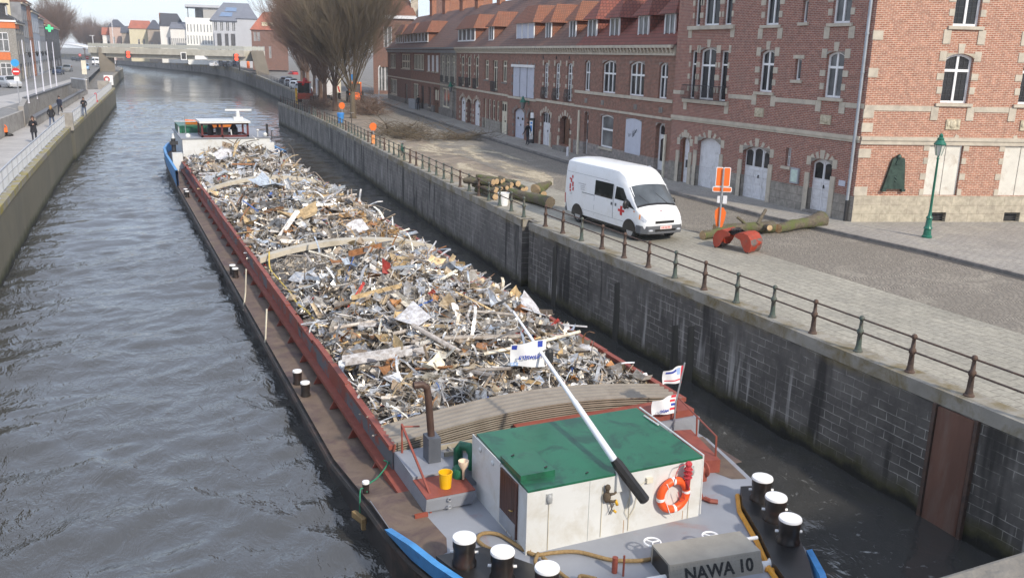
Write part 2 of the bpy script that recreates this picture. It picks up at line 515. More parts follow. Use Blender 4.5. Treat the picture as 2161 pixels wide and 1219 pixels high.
def stones(mb, op, y=-0.022, bw=0.26, bh=0.24, step=0.62, key=True, jamb=True, z_from=None, d=0.05):
    """stone blocks beside an opening, springers and keystone"""
    xa, za, xb, zb = op[:4]; rise = op[4] if len(op) > 4 else 0
    zs = zb - rise
    if jamb:
        z = (za if z_from is None else z_from) + 0.28
        k = 0
        while z + bh < zs - 0.2:
            for sx in (-1, 1):
                w_ = bw * (1.0 if k % 2 else 0.75)
                if sx < 0: mb.box((xa - w_, y, z), (xa + 0.002, y + d, z + bh))
                else: mb.box((xb - 0.002, y, z), (xb + w_, y + d, z + bh))
            z += step; k += 1
    for sx in (-1, 1):
        x = xa - bw if sx < 0 else xb
        mb.box((x, y, zs - 0.12), (x + bw, y + d, zs + 0.26))
    if rise >= 0.2:                                          # voussoirs
        arc = outline(xa, za, xb, zb, rise, 12)[2:]; cx = (xa + xb) / 2
        for i in (2, 4, 8, 10):
            px, pz = arc[i]; dx, dz = (px - cx) * .55, .3; q = math.hypot(dx, dz); dx, dz = dx / q, dz / q
            mb.prism_y([(px - .07 * dz, pz + .07 * dx), (px + .07 * dz, pz - .07 * dx), (px + .09 * dz + dx * .3, pz - .09 * dx + dz * .3), (px - .09 * dz + dx * .3, pz + .09 * dx + dz * .3)], y, y + d)
    if key:
        cx = (xa + xb) / 2
        mb.prism_y([(cx - 0.11, zb - 0.0), (cx + 0.11, zb - 0.0), (cx + 0.15, zb + 0.38), (cx - 0.15, zb + 0.38)], y, y + d)

def text(name, s, size, mat, parent, loc, rot, ext=0.004, align='CENTER', sx=1.0, bold=0.0):
    """lettering as a mesh"""
    c = bpy.data.curves.new(name, 'FONT')
    c.body = s; c.size = size; c.extrude = ext; c.align_x = align; c.align_y = 'CENTER'; c.offset = bold; c.resolution_u = 4
    tmp = bpy.data.objects.new(name + '_curve', c); COL.objects.link(tmp)
    me = bpy.data.meshes.new_from_object(tmp.evaluated_get(bpy.context.evaluated_depsgraph_get()))
    bpy.data.objects.remove(tmp); bpy.data.curves.remove(c)
    me.materials.clear(); me.materials.append(M[mat] if isinstance(mat, str) else mat)
    o = bpy.data.objects.new(name, me); COL.objects.link(o)
    o.location = loc; o.rotation_euler = rot; o.scale = (sx, 1, 1)
    if parent: o.parent = parent
    return o
# ================================================================ ground, canal, quays
def setts(name, c1, c2, mortar, bw, rh, fan=False, mort=0.012):
    m, t, p = _new(name)
    v = coords(t, world=True)
    if fan:                                                   # setts laid in rows of little arches
        s = N(t, 'ShaderNodeSeparateXYZ'); t.links.new(v, s.inputs[0])
        md = N(t, 'ShaderNodeMath', operation='PINGPONG'); md.inputs[1].default_value = 0.6
        t.links.new(s.outputs[1], md.inputs[0])
        sq = N(t, 'ShaderNodeMath', operation='POWER'); sq.inputs[1].default_value = 2
        t.links.new(md.outputs[0], sq.inputs[0])
        ad = N(t, 'ShaderNodeMath', operation='ADD'); t.links.new(s.outputs[0], ad.inputs[0]); t.links.new(sq.outputs[0], ad.inputs[1])
        cb = N(t, 'ShaderNodeCombineXYZ'); t.links.new(s.outputs[1], cb.inputs[0]); t.links.new(ad.outputs[0], cb.inputs[1])
        v = cb.outputs[0]
    else:
        mp = N(t, 'ShaderNodeMapping'); mp.inputs['Rotation'].default_value = (0, 0, R(90)); t.links.new(v, mp.inputs[0]); v = mp.outputs[0]
    b = N(t, 'ShaderNodeTexBrick')
    b.inputs['Scale'].default_value = 1; b.inputs['Brick Width'].default_value = bw; b.inputs['Row Height'].default_value = rh
    b.inputs['Mortar Size'].default_value = mort; b.inputs['Mortar Smooth'].default_value = 0.3
    b.inputs['Color1'].default_value = (*c1, 1); b.inputs['Color2'].default_value = (*c2, 1); b.inputs['Mortar'].default_value = (*mortar, 1)
    t.links.new(v, b.inputs['Vector'])
    wv = coords(t, world=True)
    n = noise(t, wv, 0.28, 6, 0.65)
    col = mix(t, ramp(t, n, [(0.42, (0, 0, 0)), (0.66, (0.62,) * 3)]), b.outputs[0], tuple(x * 0.62 for x in c1))
    n3 = noise(t, wv, 0.5, 4, 0.6, 0.8)
    col = mix(t, ramp(t, n3, [(0.55, (0, 0, 0)), (0.75, (0.5,) * 3)]), col, (0.46, 0.42, 0.34))
    col = mix(t, 1.0, col, ramp(t, noise(t, wv, 9, 2), [(0.3, (0.78,) * 3), (0.7, (1.15,) * 3)]), 'MULTIPLY')
    t.links.new(col, p.inputs['Base Color'])
    p.inputs['Roughness'].default_value = 0.85
    inv = N(t, 'ShaderNodeMath', operation='SUBTRACT'); inv.inputs[0].default_value = 1; t.links.new(b.outputs[1], inv.inputs[1])
    bump(t, p, inv.outputs[0], 0.6, 0.02)
    return m

M['setts'] = setts('street_setts', (0.31, 0.275, 0.225), (0.225, 0.2, 0.165), (0.10, 0.09, 0.08), 0.17, 0.11, True)
M['slabs'] = setts('quay_slabs', (0.38, 0.355, 0.29), (0.32, 0.30, 0.25), (0.21, 0.19, 0.16), 0.55, 0.32)
M['flags'] = setts('pavement_flags', (0.37, 0.345, 0.305), (0.31, 0.29, 0.265), (0.2, 0.185, 0.165), 0.3, 0.3)
M['soil'] = plain('trodden_soil', (0.28, 0.225, 0.17), 0.95, var=0.25, scale=0.6, bmp=0.3, c2=(0.13, 0.11, 0.09), world=True)
M['land'] = plain('bare_land', (0.2, 0.185, 0.165), 0.95, var=0.2, scale=0.3, c2=(0.14, 0.13, 0.12), world=True)
M['walk_pale'] = plain('pale_paving', (0.42, 0.40, 0.38), 0.85, var=0.1, scale=0.8, c2=(0.33, 0.315, 0.30), world=True)

# --- water: a real rippled surface near by, finer ripples as bump
def water_mat():
    m, t, p = _new('canal_water')
    v = coords(t, world=True)
    p.inputs['Base Color'].default_value = (0.050, 0.0495, 0.047, 1)
    p.inputs['Roughness'].default_value = 0.06
    p.inputs['IOR'].default_value = 1.65
    p.inputs['Specular IOR Level'].default_value = 0.72
    mp = N(t, 'ShaderNodeMapping'); mp.inputs['Scale'].default_value = (1.0, 0.62, 1); mp.inputs['Rotation'].default_value = (0, 0, R(20))
    t.links.new(v, mp.inputs[0])
    a = noise(t, mp.outputs[0], 1.7, 4, 0.6, 0.6)
    b_ = noise(t, mp.outputs[0], 6.5, 3, 0.55, 0.3)
    ad = N(t, 'ShaderNodeMath', operation='MULTIPLY_ADD'); ad.inputs[1].default_value = 0.17
    t.links.new(b_, ad.inputs[0]); t.links.new(a, ad.inputs[2])
    calm = ramp(t, noise(t, v, 0.11, 3, 0.6, 0.7), [(0.35, (0.35,) * 3), (0.62, (1.15,) * 3)])
    mu = N(t, 'ShaderNodeMath', operation='MULTIPLY'); t.links.new(ad.outputs[0], mu.inputs[0]); t.links.new(calm, mu.inputs[1])
    sx = N(t, 'ShaderNodeSeparateXYZ'); t.links.new(v, sx.inputs[0])
    lee = N(t, 'ShaderNodeMapRange'); lee.inputs[1].default_value = 12.0; lee.inputs[2].default_value = 13.6; lee.inputs[3].default_value = 1; lee.inputs[4].default_value = .4; t.links.new(sx.outputs[0], lee.inputs[0])
    m3 = N(t, 'ShaderNodeMath', operation='MULTIPLY'); t.links.new(mu.outputs[0], m3.inputs[0]); t.links.new(lee.outputs[0], m3.inputs[1])
    bump(t, p, m3.outputs[0], 0.7, 0.18)
    # scraps of foam where the hull and the quay squeeze the water
    s = N(t, 'ShaderNodeSeparateXYZ'); t.links.new(v, s.inputs[0])
    a1 = N(t, 'ShaderNodeMapRange'); a1.inputs[1].default_value = 14.8; a1.inputs[2].default_value = 12.9; t.links.new(s.outputs[0], a1.inputs[0])
    a2 = N(t, 'ShaderNodeMapRange'); a2.inputs[1].default_value = 10.6; a2.inputs[2].default_value = 11.4; t.links.new(s.outputs[0], a2.inputs[0])
    fm = mix(t, 1.0, mix(t, 1.0, a1.outputs[0], a2.outputs[0], 'MULTIPLY'), ramp(t, noise(t, v, 2.3, 6, .72, .6), [(.60, (0,) * 3), (.68, (1,) * 3)]), 'MULTIPLY')
    t.links.new(mix(t, fm, (0.050, 0.0495, 0.047), (.42, .43, .42)), p.inputs['Base Color'])
    return m
M['water'] = water_mat()

def wave_height(X, Y):
    rs = np.random.RandomState(3)
    H = np.zeros_like(X)
    for i in range(44):
        L = 0.5 * (6.0 / 0.5) ** rs.rand()
        th = R(100) + rs.randn() * 0.5
        k = 2 * PI / L
        H += 0.0054 * L ** 0.7 * np.sin(k * (X * math.cos(th) + Y * math.sin(th)) + rs.rand() * 7)
    # wake running out from the bow towards the left bank and towards the quay
    for x0, y0, dx, dy in ((4.0, 15.0, -0.62, 0.78), (2.6, 9.0, -0.55, 0.83), (12.6, 15.0, 0.5, 0.86)):
        q = (X - x0) * dy - (Y - y0) * dx
        al = (X - x0) * dx + (Y - y0) * dy
        H += np.where(al > -6, 0.09 * np.exp(-(q / 0.6) ** 2) * np.cos(q * 4.2) * np.exp(-np.abs(al) / 14), 0)
    return H

def make_water():
    xs = np.arange(-9, 24.01, 0.17); ys = np.concatenate([np.arange(2, 50, 0.16), np.arange(50, 90, .3), np.arange(90, 190, 0.6)])
    X, Y = np.meshgrid(xs, ys)
    Z = wave_height(X, Y)
    edge = np.clip((X + 9) / 2, 0, 1) * np.clip((24 - X) / 2, 0, 1) * np.clip((Y - 2) / 2, 0, 1) * np.clip((190 - Y) / 20, 0, 1)
    Z *= edge * (1 - .55 * np.clip((X - 12) / 1.5, 0, 1) * np.clip((70 - Y) / 20, 0, 1))
    nx, ny = len(xs), len(ys)
    v = np.stack([X.ravel(), Y.ravel(), Z.ravel()], 1)
    mb = MB()
    mb.v = [tuple(q) for q in v.tolist()]
    mb.f = [(j * nx + i, j * nx + i + 1, (j + 1) * nx + i + 1, (j + 1) * nx + i) for j in range(ny - 1) for i in range(nx - 1)]
    mb.mi = [0] * len(mb.f)
    for a in ((-400, -60, -9, 190), (24, -60, 500, 190), (-9, -60, 24, 2), (-400, 190, 500, 900)):
        mb.poly([(a[0], a[1], 0), (a[2], a[1], 0), (a[2], a[3], 0), (a[0], a[3], 0)])
    o = mb.build('water', 'water', smooth=True)
    tag(o, kind='structure')
make_water()

# --- banks: outline of the canal on each side (x, y, height)
WR = [(15.4, -60, 2.9), (15.4, 31.95, 2.9), (15.4, 32.65, 2.9), (16.1, 43, 2.9), (17.0, 56, 2.9), (17.8, 66, 2.9), (19.0, 80, 2.9), (20.2, 98, 2.9), (21.2, 122.5, 2.9),
      (27.0, 127, 2.9), (29.3, 150, 2.95), (31.5, 175, 3.05), (35.5, 230, 3.5), (38.2, 284, 4.0), (40.4, 332, 4.3), (38, 395, 4.6), (25, 479, 4.9), (9, 580, 5.0), (-40, 720, 5.0), (-120, 900, 5.0)]
WL = [(-6.2, -60, 2.9), (-5.3, 0, 2.9), (-4.42, 38, 2.9), (-4.12, 50, 2.9), (-3.3, 72, 2.9), (-2.75, 83.5, 2.9), (-2.5, 84.5, 2.9), (1.9, 166, 2.9), (0.4, 169, 2.9), (1.4, 200, 2.9),
      (3.6, 260, 2.95), (6.6, 322, 3.1), (5.0, 345, 3.2), (-6, 400, 4), (-34, 500, 4.6), (-90, 620, 5), (-190, 780, 5), (-300, 900, 5)]
gb = MB()
for (a, b) in zip(WR[:-1], WR[1:]):
    gb.poly([(a[0] + 0.25, a[1], a[2] - 0.02), (1800, a[1], a[2] - 0.02), (1800, b[1], b[2] - 0.02), (b[0] + 0.25, b[1], b[2] - 0.02)])
for (a, b) in zip(WL[:-1], WL[1:]):
    gb.poly([(-1800, a[1], a[2] - 0.02), (a[0] - 0.25, a[1], a[2] - 0.02), (b[0] - 0.25, b[1], b[2] - 0.02), (-1800, b[1], b[2] - 0.02)])
gb.poly([(-1800, 900, 4.98), (1800, 900, 4.98), (1800, 4000, 4.98), (-1800, 4000, 4.98)])
tag(gb.build('ground', 'land'), kind='structure')

# --- masonry of the quay walls
def quay_mat(name, base, base2, mortar, bw, rh, algae, streaks=True, lichen=True, axis='y', damp=0.85):
    """stone blocks, lime streaks running down, damp dark foot with algae, lichen near the top (heights are world z)"""
    m, t, p = _new(name)
    v = coords(t, world=True)
    s = N(t, 'ShaderNodeSeparateXYZ'); t.links.new(v, s.inputs[0])
    cb = N(t, 'ShaderNodeCombineXYZ'); t.links.new(s.outputs[1], cb.inputs[0]); t.links.new(s.outputs[2], cb.inputs[1])
    b = N(t, 'ShaderNodeTexBrick')
    b.inputs['Scale'].default_value = 1; b.inputs['Brick Width'].default_value = bw; b.inputs['Row Height'].default_value = rh
    b.inputs['Mortar Size'].default_value = 0.009; b.inputs['Mortar Smooth'].default_value = 0.1
    b.inputs['Color1'].default_value = (*base, 1); b.inputs['Color2'].default_value = (*base2, 1); b.inputs['Mortar'].default_value = (*mortar, 1)
    wob = N(t, 'ShaderNodeVectorMath', operation='MULTIPLY_ADD')
    nz = N(t, 'ShaderNodeTexNoise'); nz.inputs['Scale'].default_value = 2.0; t.links.new(v, nz.inputs['Vector'])
    t.links.new(nz.outputs['Color'], wob.inputs[0]); wob.inputs[1].default_value = (0.05, 0.05, 0); t.links.new(cb.outputs[0], wob.inputs[2])
    t.links.new(wob.outputs[0], b.inputs['Vector'])
    # mortar survives only in patches
    pm = ramp(t, noise(t, v, 1.1, 4, 0.65), [(0.42, (0, 0, 0)), (0.58, (.9, .9, .9))])
    hide = mix(t, pm, (0, 0, 0), b.outputs[1])
    nomort = mix(t, 1.0, ramp(t, noise(t, v, 2.2, 5, 0.65), [(0.3, base2), (0.7, base)]), ramp(t, noise(t, v, 0.5, 4, 0.6), [(0.3, (0.55,) * 3), (0.7, (1.35,) * 3)]), 'MULTIPLY')
    col = mix(t, 0.65, nomort, b.outputs[0])
    col = mix(t, hide, nomort, mortar) if streaks else mix(t, 0.35, col, mortar)
    if streaks:
        mp = N(t, 'ShaderNodeMapping'); mp.inputs['Scale'].default_value = (1, 3.2, 0.22); t.links.new(v, mp.inputs[0])
        st = ramp(t, noise(t, mp.outputs[0], 1.6, 3, 0.5), [(0.56, (0, 0, 0)), (0.66, (0.85,) * 3)])
        lo = N(t, 'ShaderNodeMapRange'); lo.inputs[1].default_value = 2.4; lo.inputs[2].default_value = 1.2; t.links.new(s.outputs[2], lo.inputs[0])
        st = mix(t, 1.0, st, lo.outputs[0], 'MULTIPLY')
        patch = ramp(t, noise(t, v, 0.33, 2), [(0.40, (0, 0, 0)), (0.52, (1, 1, 1))])
        st = mix(t, 1.0, st, patch, 'MULTIPLY')
        col = mix(t, st, col, (0.42, 0.40, 0.37))
        mp2 = N(t, 'ShaderNodeMapping'); mp2.inputs['Scale'].default_value = (1, 1.0, 0.12); mp2.inputs['Location'].default_value = (0, 31, 4); t.links.new(v, mp2.inputs[0])
        ds = ramp(t, noise(t, mp2.outputs[0], 1.3, 3, 0.55), [(0.56, (0, 0, 0)), (0.64, (0.85,) * 3)])
        col = mix(t, ds, col, (0.022, 0.02, 0.018))
    nn = noise(t, v, 1.7, 4, 0.6)
    zz = N(t, 'ShaderNodeMath', operation='MULTIPLY_ADD'); zz.inputs[1].default_value = 0.7; t.links.new(nn, zz.inputs[0]); t.links.new(s.outputs[2], zz.inputs[2])
    foot = N(t, 'ShaderNodeMapRange'); foot.inputs[1].default_value = 0.95; foot.inputs[2].default_value = 0.6; t.links.new(zz.outputs[0], foot.inputs[0])
    col = mix(t, foot.outputs[0], col, algae)
    wet = N(t, 'ShaderNodeMapRange'); wet.inputs[1].default_value = 0.62; wet.inputs[2].default_value = 0.45; t.links.new(zz.outputs[0], wet.inputs[0])
    col = mix(t, wet.outputs[0], col, (0.012, 0.012, 0.008))
    if lichen:
        top = N(t, 'ShaderNodeMapRange'); top.inputs[1].default_value = 2.75; top.inputs[2].default_value = 3.15; t.links.new(zz.outputs[0], top.inputs[0])
        li = mix(t, 1.0, top.outputs[0], ramp(t, noise(t, v, 0.45, 4), [(0.45, (0, 0, 0)), (0.6, (1, 1, 1))]), 'MULTIPLY')
        col = mix(t, li, col, (0.20, 0.15, 0.05))
    t.links.new(col, p.inputs['Base Color'])
    p.inputs['Roughness'].default_value = 0.8
    inv = N(t, 'ShaderNodeMath', operation='SUBTRACT'); inv.inputs[0].default_value = 1; t.links.new(b.outputs[1], inv.inputs[1])
    ad = N(t, 'ShaderNodeMath', operation='ADD'); t.links.new(inv.outputs[0], ad.inputs[0]); t.links.new(noise(t, v, 5, 4), ad.inputs[1])
    bump(t, p, ad.outputs[0], 0.5, 0.04)
    return m
M['quay_stone'] = quay_mat('quay_blue_stone', (0.15, 0.138, 0.122), (0.085, 0.078, 0.071), (0.40, 0.38, 0.34), 0.52, 0.215, (0.06, 0.055, 0.022))
M['quay_far'] = quay_mat('quay_far_stone', (0.22, 0.205, 0.185), (0.13, 0.122, 0.112), (0.36, 0.34, 0.31), 0.55, 0.23, (0.07, 0.065, 0.035))
M['quay_left'] = quay_mat('quay_mossy_concrete', (0.20, 0.18, 0.125), (0.13, 0.122, 0.09), (0.16, 0.15, 0.11), 3.0, 3.0, (0.05, 0.055, 0.02), streaks=False)
M['coping'] = plain('coping_stone', (0.29, 0.27, 0.23), 0.85, var=0.2, scale=1.3, c2=(0.17, 0.13, 0.055), amt=(0.45, 0.66), bmp=0.15, world=True)
M['coping_left'] = plain('coping_lichen', (0.28, 0.26, 0.22), 0.85, var=0.2, scale=1.3, c2=(0.30, 0.25, 0.06), amt=(0.45, 0.6), bmp=0.15, world=True)
M['rust_plate'] = plain('rusty_plate', (0.13, 0.065, 0.045), 0.75, 0.1, var=0.35, scale=1.6, c2=(0.20, 0.15, 0.12), amt=(0.5, 0.75), streak=True, bmp=0.15)

def wall_run(name, pts, mat, cap, side, capw=0.55, capd=0.10, zb=-1.5, holes=()):
    """quay wall along a polyline: side = +1 land lies towards +x"""
    root_mesh = MB()
    for a, b in zip(pts[:-1], pts[1:]):
        q = [(a[0], a[1], zb), (b[0], b[1], zb), (b[0], b[1], b[2] - 0.3), (a[0], a[1], a[2] - 0.3)]
        root_mesh.poly(q if side < 0 else q[::-1])
    o = root_mesh.build(name, mat)
    c = MB()
    ins, outs = [], []
    k = len(pts)
    for i, p in enumerate(pts):
        d = Vector((pts[min(i + 1, k - 1)][0] - pts[max(i - 1, 0)][0], pts[min(i + 1, k - 1)][1] - pts[max(i - 1, 0)][1])).normalized()
        nrm = Vector((d.y, -d.x)) * side
        ins.append((p[0] + nrm.x * capw, p[1] + nrm.y * capw)); outs.append((p[0] - nrm.x * 0.035, p[1] - nrm.y * 0.035))
    for i in range(k - 1):
        a, b = pts[i], pts[i + 1]
        A0, B0, A1, B1 = outs[i], outs[i + 1], ins[i], ins[i + 1]
        z0, z1 = a[2] + 0.004, b[2] + 0.004
        c.poly([(*A0, z0), (*A1, z0), (*B1, z1), (*B0, z1)] if side > 0 else [(*A0, z0), (*B0, z1), (*B1, z1), (*A1, z0)])
        c.poly([(*A0, z0 - 0.31), (*A0, z0), (*B0, z1), (*B0, z1 - 0.31)] if side > 0 else [(*A0, z0 - 0.31), (*B0, z1 - 0.31), (*B0, z1), (*A0, z0)])
        c.poly([(*A0, z0 - 0.31), (*B0, z1 - 0.31), (a[0] * 0 + pts[i + 1][0], pts[i + 1][1], z1 - 0.31), (a[0], a[1], z0 - 0.31)])
    c.build('coping', cap, o)
    return o

near = wall_run('quay_wall', [p for p in WR[:2]], 'quay_stone', 'coping', 1)
tag(near, 'dark stone quay wall with white mortar streaks and a rusty steel plate beside the barge', 'quay wall')
# recessed ladder slot between the two walls
mid = wall_run('quay_wall', [WR[1], (15.85, 31.97, 2.9), (15.85, 32.63, 2.9), WR[2]], 'quay_stone', 'coping', 1, capw=0.12)
tag(mid, 'narrow recess in the quay wall holding an iron ladder', 'wall recess')
farw = wall_run('quay_wall', WR[2:10], 'quay_far', 'coping', 1)
tag(farw, 'grey stone quay wall running from the ladder recess to the bare trees', 'quay wall')
fw2 = wall_run('quay_wall', WR[9:19], 'quay_far', 'coping', 1)
tag(fw2, 'far quay wall curving under the bridge beyond the trees', 'quay wall')
lw1 = wall_run('quay_wall', WL[:6], 'quay_left', 'coping_left', -1)
tag(lw1, 'mossy quay wall with yellow lichen along its top edge, nearest on the left bank', 'quay wall')
lw2 = wall_run('quay_wall', WL[5:9], 'quay_left', 'coping_left', -1)
tag(lw2, 'mossy left bank quay wall beyond the concrete pillar', 'quay wall')
lw3 = wall_run('quay_wall', WL[8:15], 'quay_left', 'coping', -1)
tag(lw3, 'low far left bank quay wall in front of the bridge abutment', 'quay wall')
# steel plate; flat fender slots in the near wall, recess shade painted in
mb = MB()
mb.box((15.33, 11.06, -0.3), (15.42, 11.92, 2.56))
o = mb.build('steel_plate', 'rust_plate', near)
mb = MB()
mb.box((15.30, 11.95, -0.8), (15.44, 12.03, 2.6)); mb.box((15.30, 10.95, -0.8), (15.44, 11.03, 2.6))
mb.build('plate_guide', 'iron', near)
M['slot'] = plain('slot_shade', (0.035, 0.033, 0.027), 0.75, var=0.4, scale=3, c2=(0.075, 0.07, 0.055), streak=True, bmp=.3)
for y, zt in ((29.6, 2.3), (24.9, 2.0), (20.6, 1.7), (21.4, 1.5)):
    mb = MB(); mb.prism_x([(y - .17, -.6), (y + .19, -.6), (y + .16, zt * .6), (y + .19, zt), (y - .1, zt + .12), (y - .2, zt * .5)], 15.385, 15.41); mb.build('fender_slot', 'slot', near)
lad = MB()
for sy in (32.1, 32.5): lad.tube([(15.72, sy, -0.6), (15.72, sy, 2.85)], 0.025, 6)
for k in range(12): lad.tube([(15.72, 32.1, -0.4 + k * 0.27), (15.72, 32.5, -0.4 + k * 0.27)], 0.016, 6)
tag(lad.build('wall_ladder', 'iron'), 'rusty iron ladder in the recess of the quay wall', 'ladder')

# --- surfaces of the right bank
def sheet(name, pts, z, mat):
    mb = MB(); mb.poly([(x, y, z if not callable(z) else z(x, y)) for x, y in pts])
    return tag(mb.build(name, mat), kind='structure')
Z0 = 2.9
sheet('quay_paving', [(15.9, -60), (20.75, -60), (20.75, 36), (20.6, 44), (16.6, 44), (15.92, 33)], Z0, 'slabs')
sheet('street', [(20.76, -60), (26.45, -60), (26.45, 22), (25.75, 30), (26.0, 40), (27.0, 52), (28.3, 66), (30.2, 82), (33.2, 107), (38.3, 145), (45, 190), (52, 250), (40, 250), (32.2, 150), (28, 110), (25, 84), (22, 60), (20.61, 44), (20.76, 36)], Z0, 'setts')
sheet('soil', [(16.65, 44.02), (20.58, 44.02), (21.98, 60), (24.98, 84), (27.98, 110), (32.1, 150), (30, 150), (27.6, 128), (22, 123), (20.8, 98), (19.6, 80), (18.4, 66), (17.6, 56)], Z0, 'soil')
pv = MB()
kp = [(26.6, -60), (26.6, 22), (25.9, 30), (26.15, 40), (27.15, 52), (28.45, 66), (30.35, 82), (33.35, 107), (38.45, 145)]
pv.poly([(x, y, Z0 + 0.11) for x, y in kp] [::-1] + [(60, -60, Z0 + 0.11), (60, 145, Z0 + 0.11)][::1])
tag(pv.build('pavement', 'flags'), kind='structure')
kb = MB()
for a, b in zip(kp[:-1], kp[1:]):
    A, B = (a[0] - 0.15, a[1]), (b[0] - 0.15, b[1])
    kb.poly([(*A, Z0 - 0.1), (*A, Z0 + 0.115), (*B, Z0 + 0.115), (*B, Z0 - 0.1)])
    kb.poly([(*A, Z0 + 0.115), (a[0] + 0.0, a[1], Z0 + 0.115), (b[0] + 0.0, b[1], Z0 + 0.115), (*B, Z0 + 0.115)])
tag(kb.build('kerb', 'stone_dark'), kind='structure')
gt = MB()
for a, b in zip(kp[:-1], kp[1:]):
    gt.poly([(a[0] - 0.45, a[1], Z0 + 0.006), (a[0] - 0.16, a[1], Z0 + 0.006), (b[0] - 0.16, b[1], Z0 + 0.006), (b[0] - 0.45, b[1], Z0 + 0.006)])
M['gutter'] = plain('dark_gutter', (0.075, 0.07, 0.066), 0.8, var=0.3, scale=1.5, world=True)  # darker strip along the foot of the kerb
tag(gt.build('street_gutter', 'gutter'), kind='structure')
# sawdust left by the tree fellers
m_, t_, p_ = _new('sawdust'); v_ = coords(t_, world=True); mp_ = N(t_, 'ShaderNodeMapping'); mp_.inputs['Scale'].default_value = (1, .38, 1); t_.links.new(v_, mp_.inputs[0])
t_.links.new(ramp(t_, noise(t_, v_, 4, 5, .7), [(.3, (.40, .33, .23)), (.7, (.66, .58, .43))]), p_.inputs['Base Color']); p_.inputs['Roughness'].default_value = .95
al = mix(t_, 1.0, ramp(t_, noise(t_, mp_.outputs[0], .55, 6, .62, .5), [(.47, (0,) * 3), (.58, (.95,) * 3)]), ramp(t_, noise(t_, v_, 9, 4, .7), [(.3, (.45,) * 3), (.6, (1,) * 3)]), 'MULTIPLY')
t_.links.new(al, p_.inputs['Alpha']); M['sawdust'] = m_
mb = MB(); mb.poly([(x, y, Z0 + .012) for x, y in ((16.4, 36.5), (19.3, 37.5), (22.6, 44), (24.6, 52), (25.3, 60), (24.2, 66), (21.6, 70), (20.2, 78), (19.7, 78), (18.5, 68), (17.1, 54))])
tag(mb.build('sawdust', 'sawdust'), kind='stuff')
# ================================================================ right bank buildings
def facade_root(name, label, cat, o, az, s0=0.0, right_bank=True, group=None):
    """Empty at the foot of a facade; local x runs left to right seen from the street, y into the house"""
    a = R(az)
    x, y = o[0] + math.sin(a) * s0, o[1] + math.cos(a) * s0
    if right_bank: rz = math.atan2(-math.cos(a), -math.sin(a))
    else: rz = math.atan2(math.cos(a), math.sin(a))
    return thing(name, label, cat, (x, y, Z0 + 0.1), rz, group)

def door(parent, xa, za, xb, zb, rise=0.0, y=0.2, mat='white_old', leaves=2, planks=True, lights=(), name='door', handle=True, glass_mat='glass'):
    """plank door with optional glazed lights (fractions xa, za, xb, zb)"""
    mb = MB(); e = 0.004
    po = outline(xa + e, za + 0.01, xb - e, zb - e, max(0, rise - e) if rise else 0)
    mb.prism_y([(x, z) for x, z in po], y, y + 0.06)
    W, H = xb - xa, zb - za
    for k in range(1, leaves):
        cx = xa + W * k / leaves
        mb.box((cx - 0.035, y - 0.025, za + 0.02), (cx + 0.035, y + 0.002, zb - rise * 0.3 - 0.06))
    if planks == 'panel':
        for k in range(leaves):
            x0, x1 = xa + W * k / leaves + 0.09, xa + W * (k + 1) / leaves - 0.09
            for (q0, q1) in ((0.06, 0.24), (0.28, 0.44), (0.47, 0.56)):
                z0, z1 = za + H * q0, za + H * q1
                for bx in ((x0, z0, x1, z0 + 0.035), (x0, z1 - 0.035, x1, z1), (x0, z0 + 0.035, x0 + 0.035, z1 - 0.035), (x1 - 0.035, z0 + 0.035, x1, z1 - 0.035)):
                    mb.box((bx[0], y - 0.02, bx[1]), (bx[2], y + 0.002, bx[3]))
    elif planks:
        n = max(3, int(W / 0.16))
        for k in range(1, n):
            cx = xa + W * k / n
            mb.box((cx - 0.008, y - 0.008, za + 0.05), (cx + 0.008, y + 0.002, zb - rise - 0.05))
    o = mb.build(name, mat, parent)
    for (a, b, c, d) in lights:
        g = MB(); x0, z0, x1, z1 = xa + W * a, za + H * b, xa + W * c, za + H * d
        g.prism_y(outline(x0, z0, x1, z1, min(0.12, (x1 - x0) * 0.2)), y - 0.03, y - 0.012)
        g.build('door_light', glass_mat, o)
    if handle:
        g = MB(); cx = xa + W * (0.5 if leaves > 1 else 0.88) + (0.09 if leaves > 1 else 0)
        g.box((cx - 0.02, y - 0.07, za + 1.02), (cx + 0.02, y - 0.001, za + 1.16)); g.build('handle', 'dark', o)
    return o

F1o, F1az = (28.3, 27.5), 0.0
tall = facade_root('corner_building', 'tall red brick corner building with stone bands, behind the green street lamp', 'building', F1o, F1az)
def X(s): return -s
opsA = [
    (-12.68, 0.0, -11.8, 2.45, 0.3, 0.3), (-11.1, 0.0, -9.15, 2.6, 0.28, 0.3), (-7.38, 0.0, -5.42, 2.52, 0.28, 0.3), (-4.36, 1.85, -4.02, 2.68, 0.0, 0.2),
    (-2.69, 0.12, -1.4, 2.42, 0.22, 0.3),
    (-12.25, 4.5, -11.72, 6.95), (-11.45, 4.5, -10.1, 7.1, 0.16), (-9.76, 4.5, -9.12, 6.95),
    (-6.72, 5.08, -5.74, 7.0, 0.16), (-4.33, 5.7, -3.93, 6.62), (-2.44, 5.03, -1.41, 6.94, 0.16),
    (-12.2, 8.18, -11.7, 10.6), (-11.45, 8.18, -10.1, 10.75, 0.16), (-9.76, 8.18, -9.12, 10.6), (-6.69, 8.1, -5.7, 10.1, 0.16), (-4.22, 8.16, -3.88, 9.1), (-2.4, 8.08, -1.35, 10.05, 0.16)]
HT = 12.4
mb = MB()
wall_front(mb, -13.62, 0.0, 1.08, HT, opsA, 0.2)
mb.poly([(-13.62, 0, 7.0), (-13.62, 0, HT), (-13.62, 9, HT), (-13.62, 9, 7.0)][::-1])
mb.build('wall', 'brick_shaded', tall)
mb = MB()
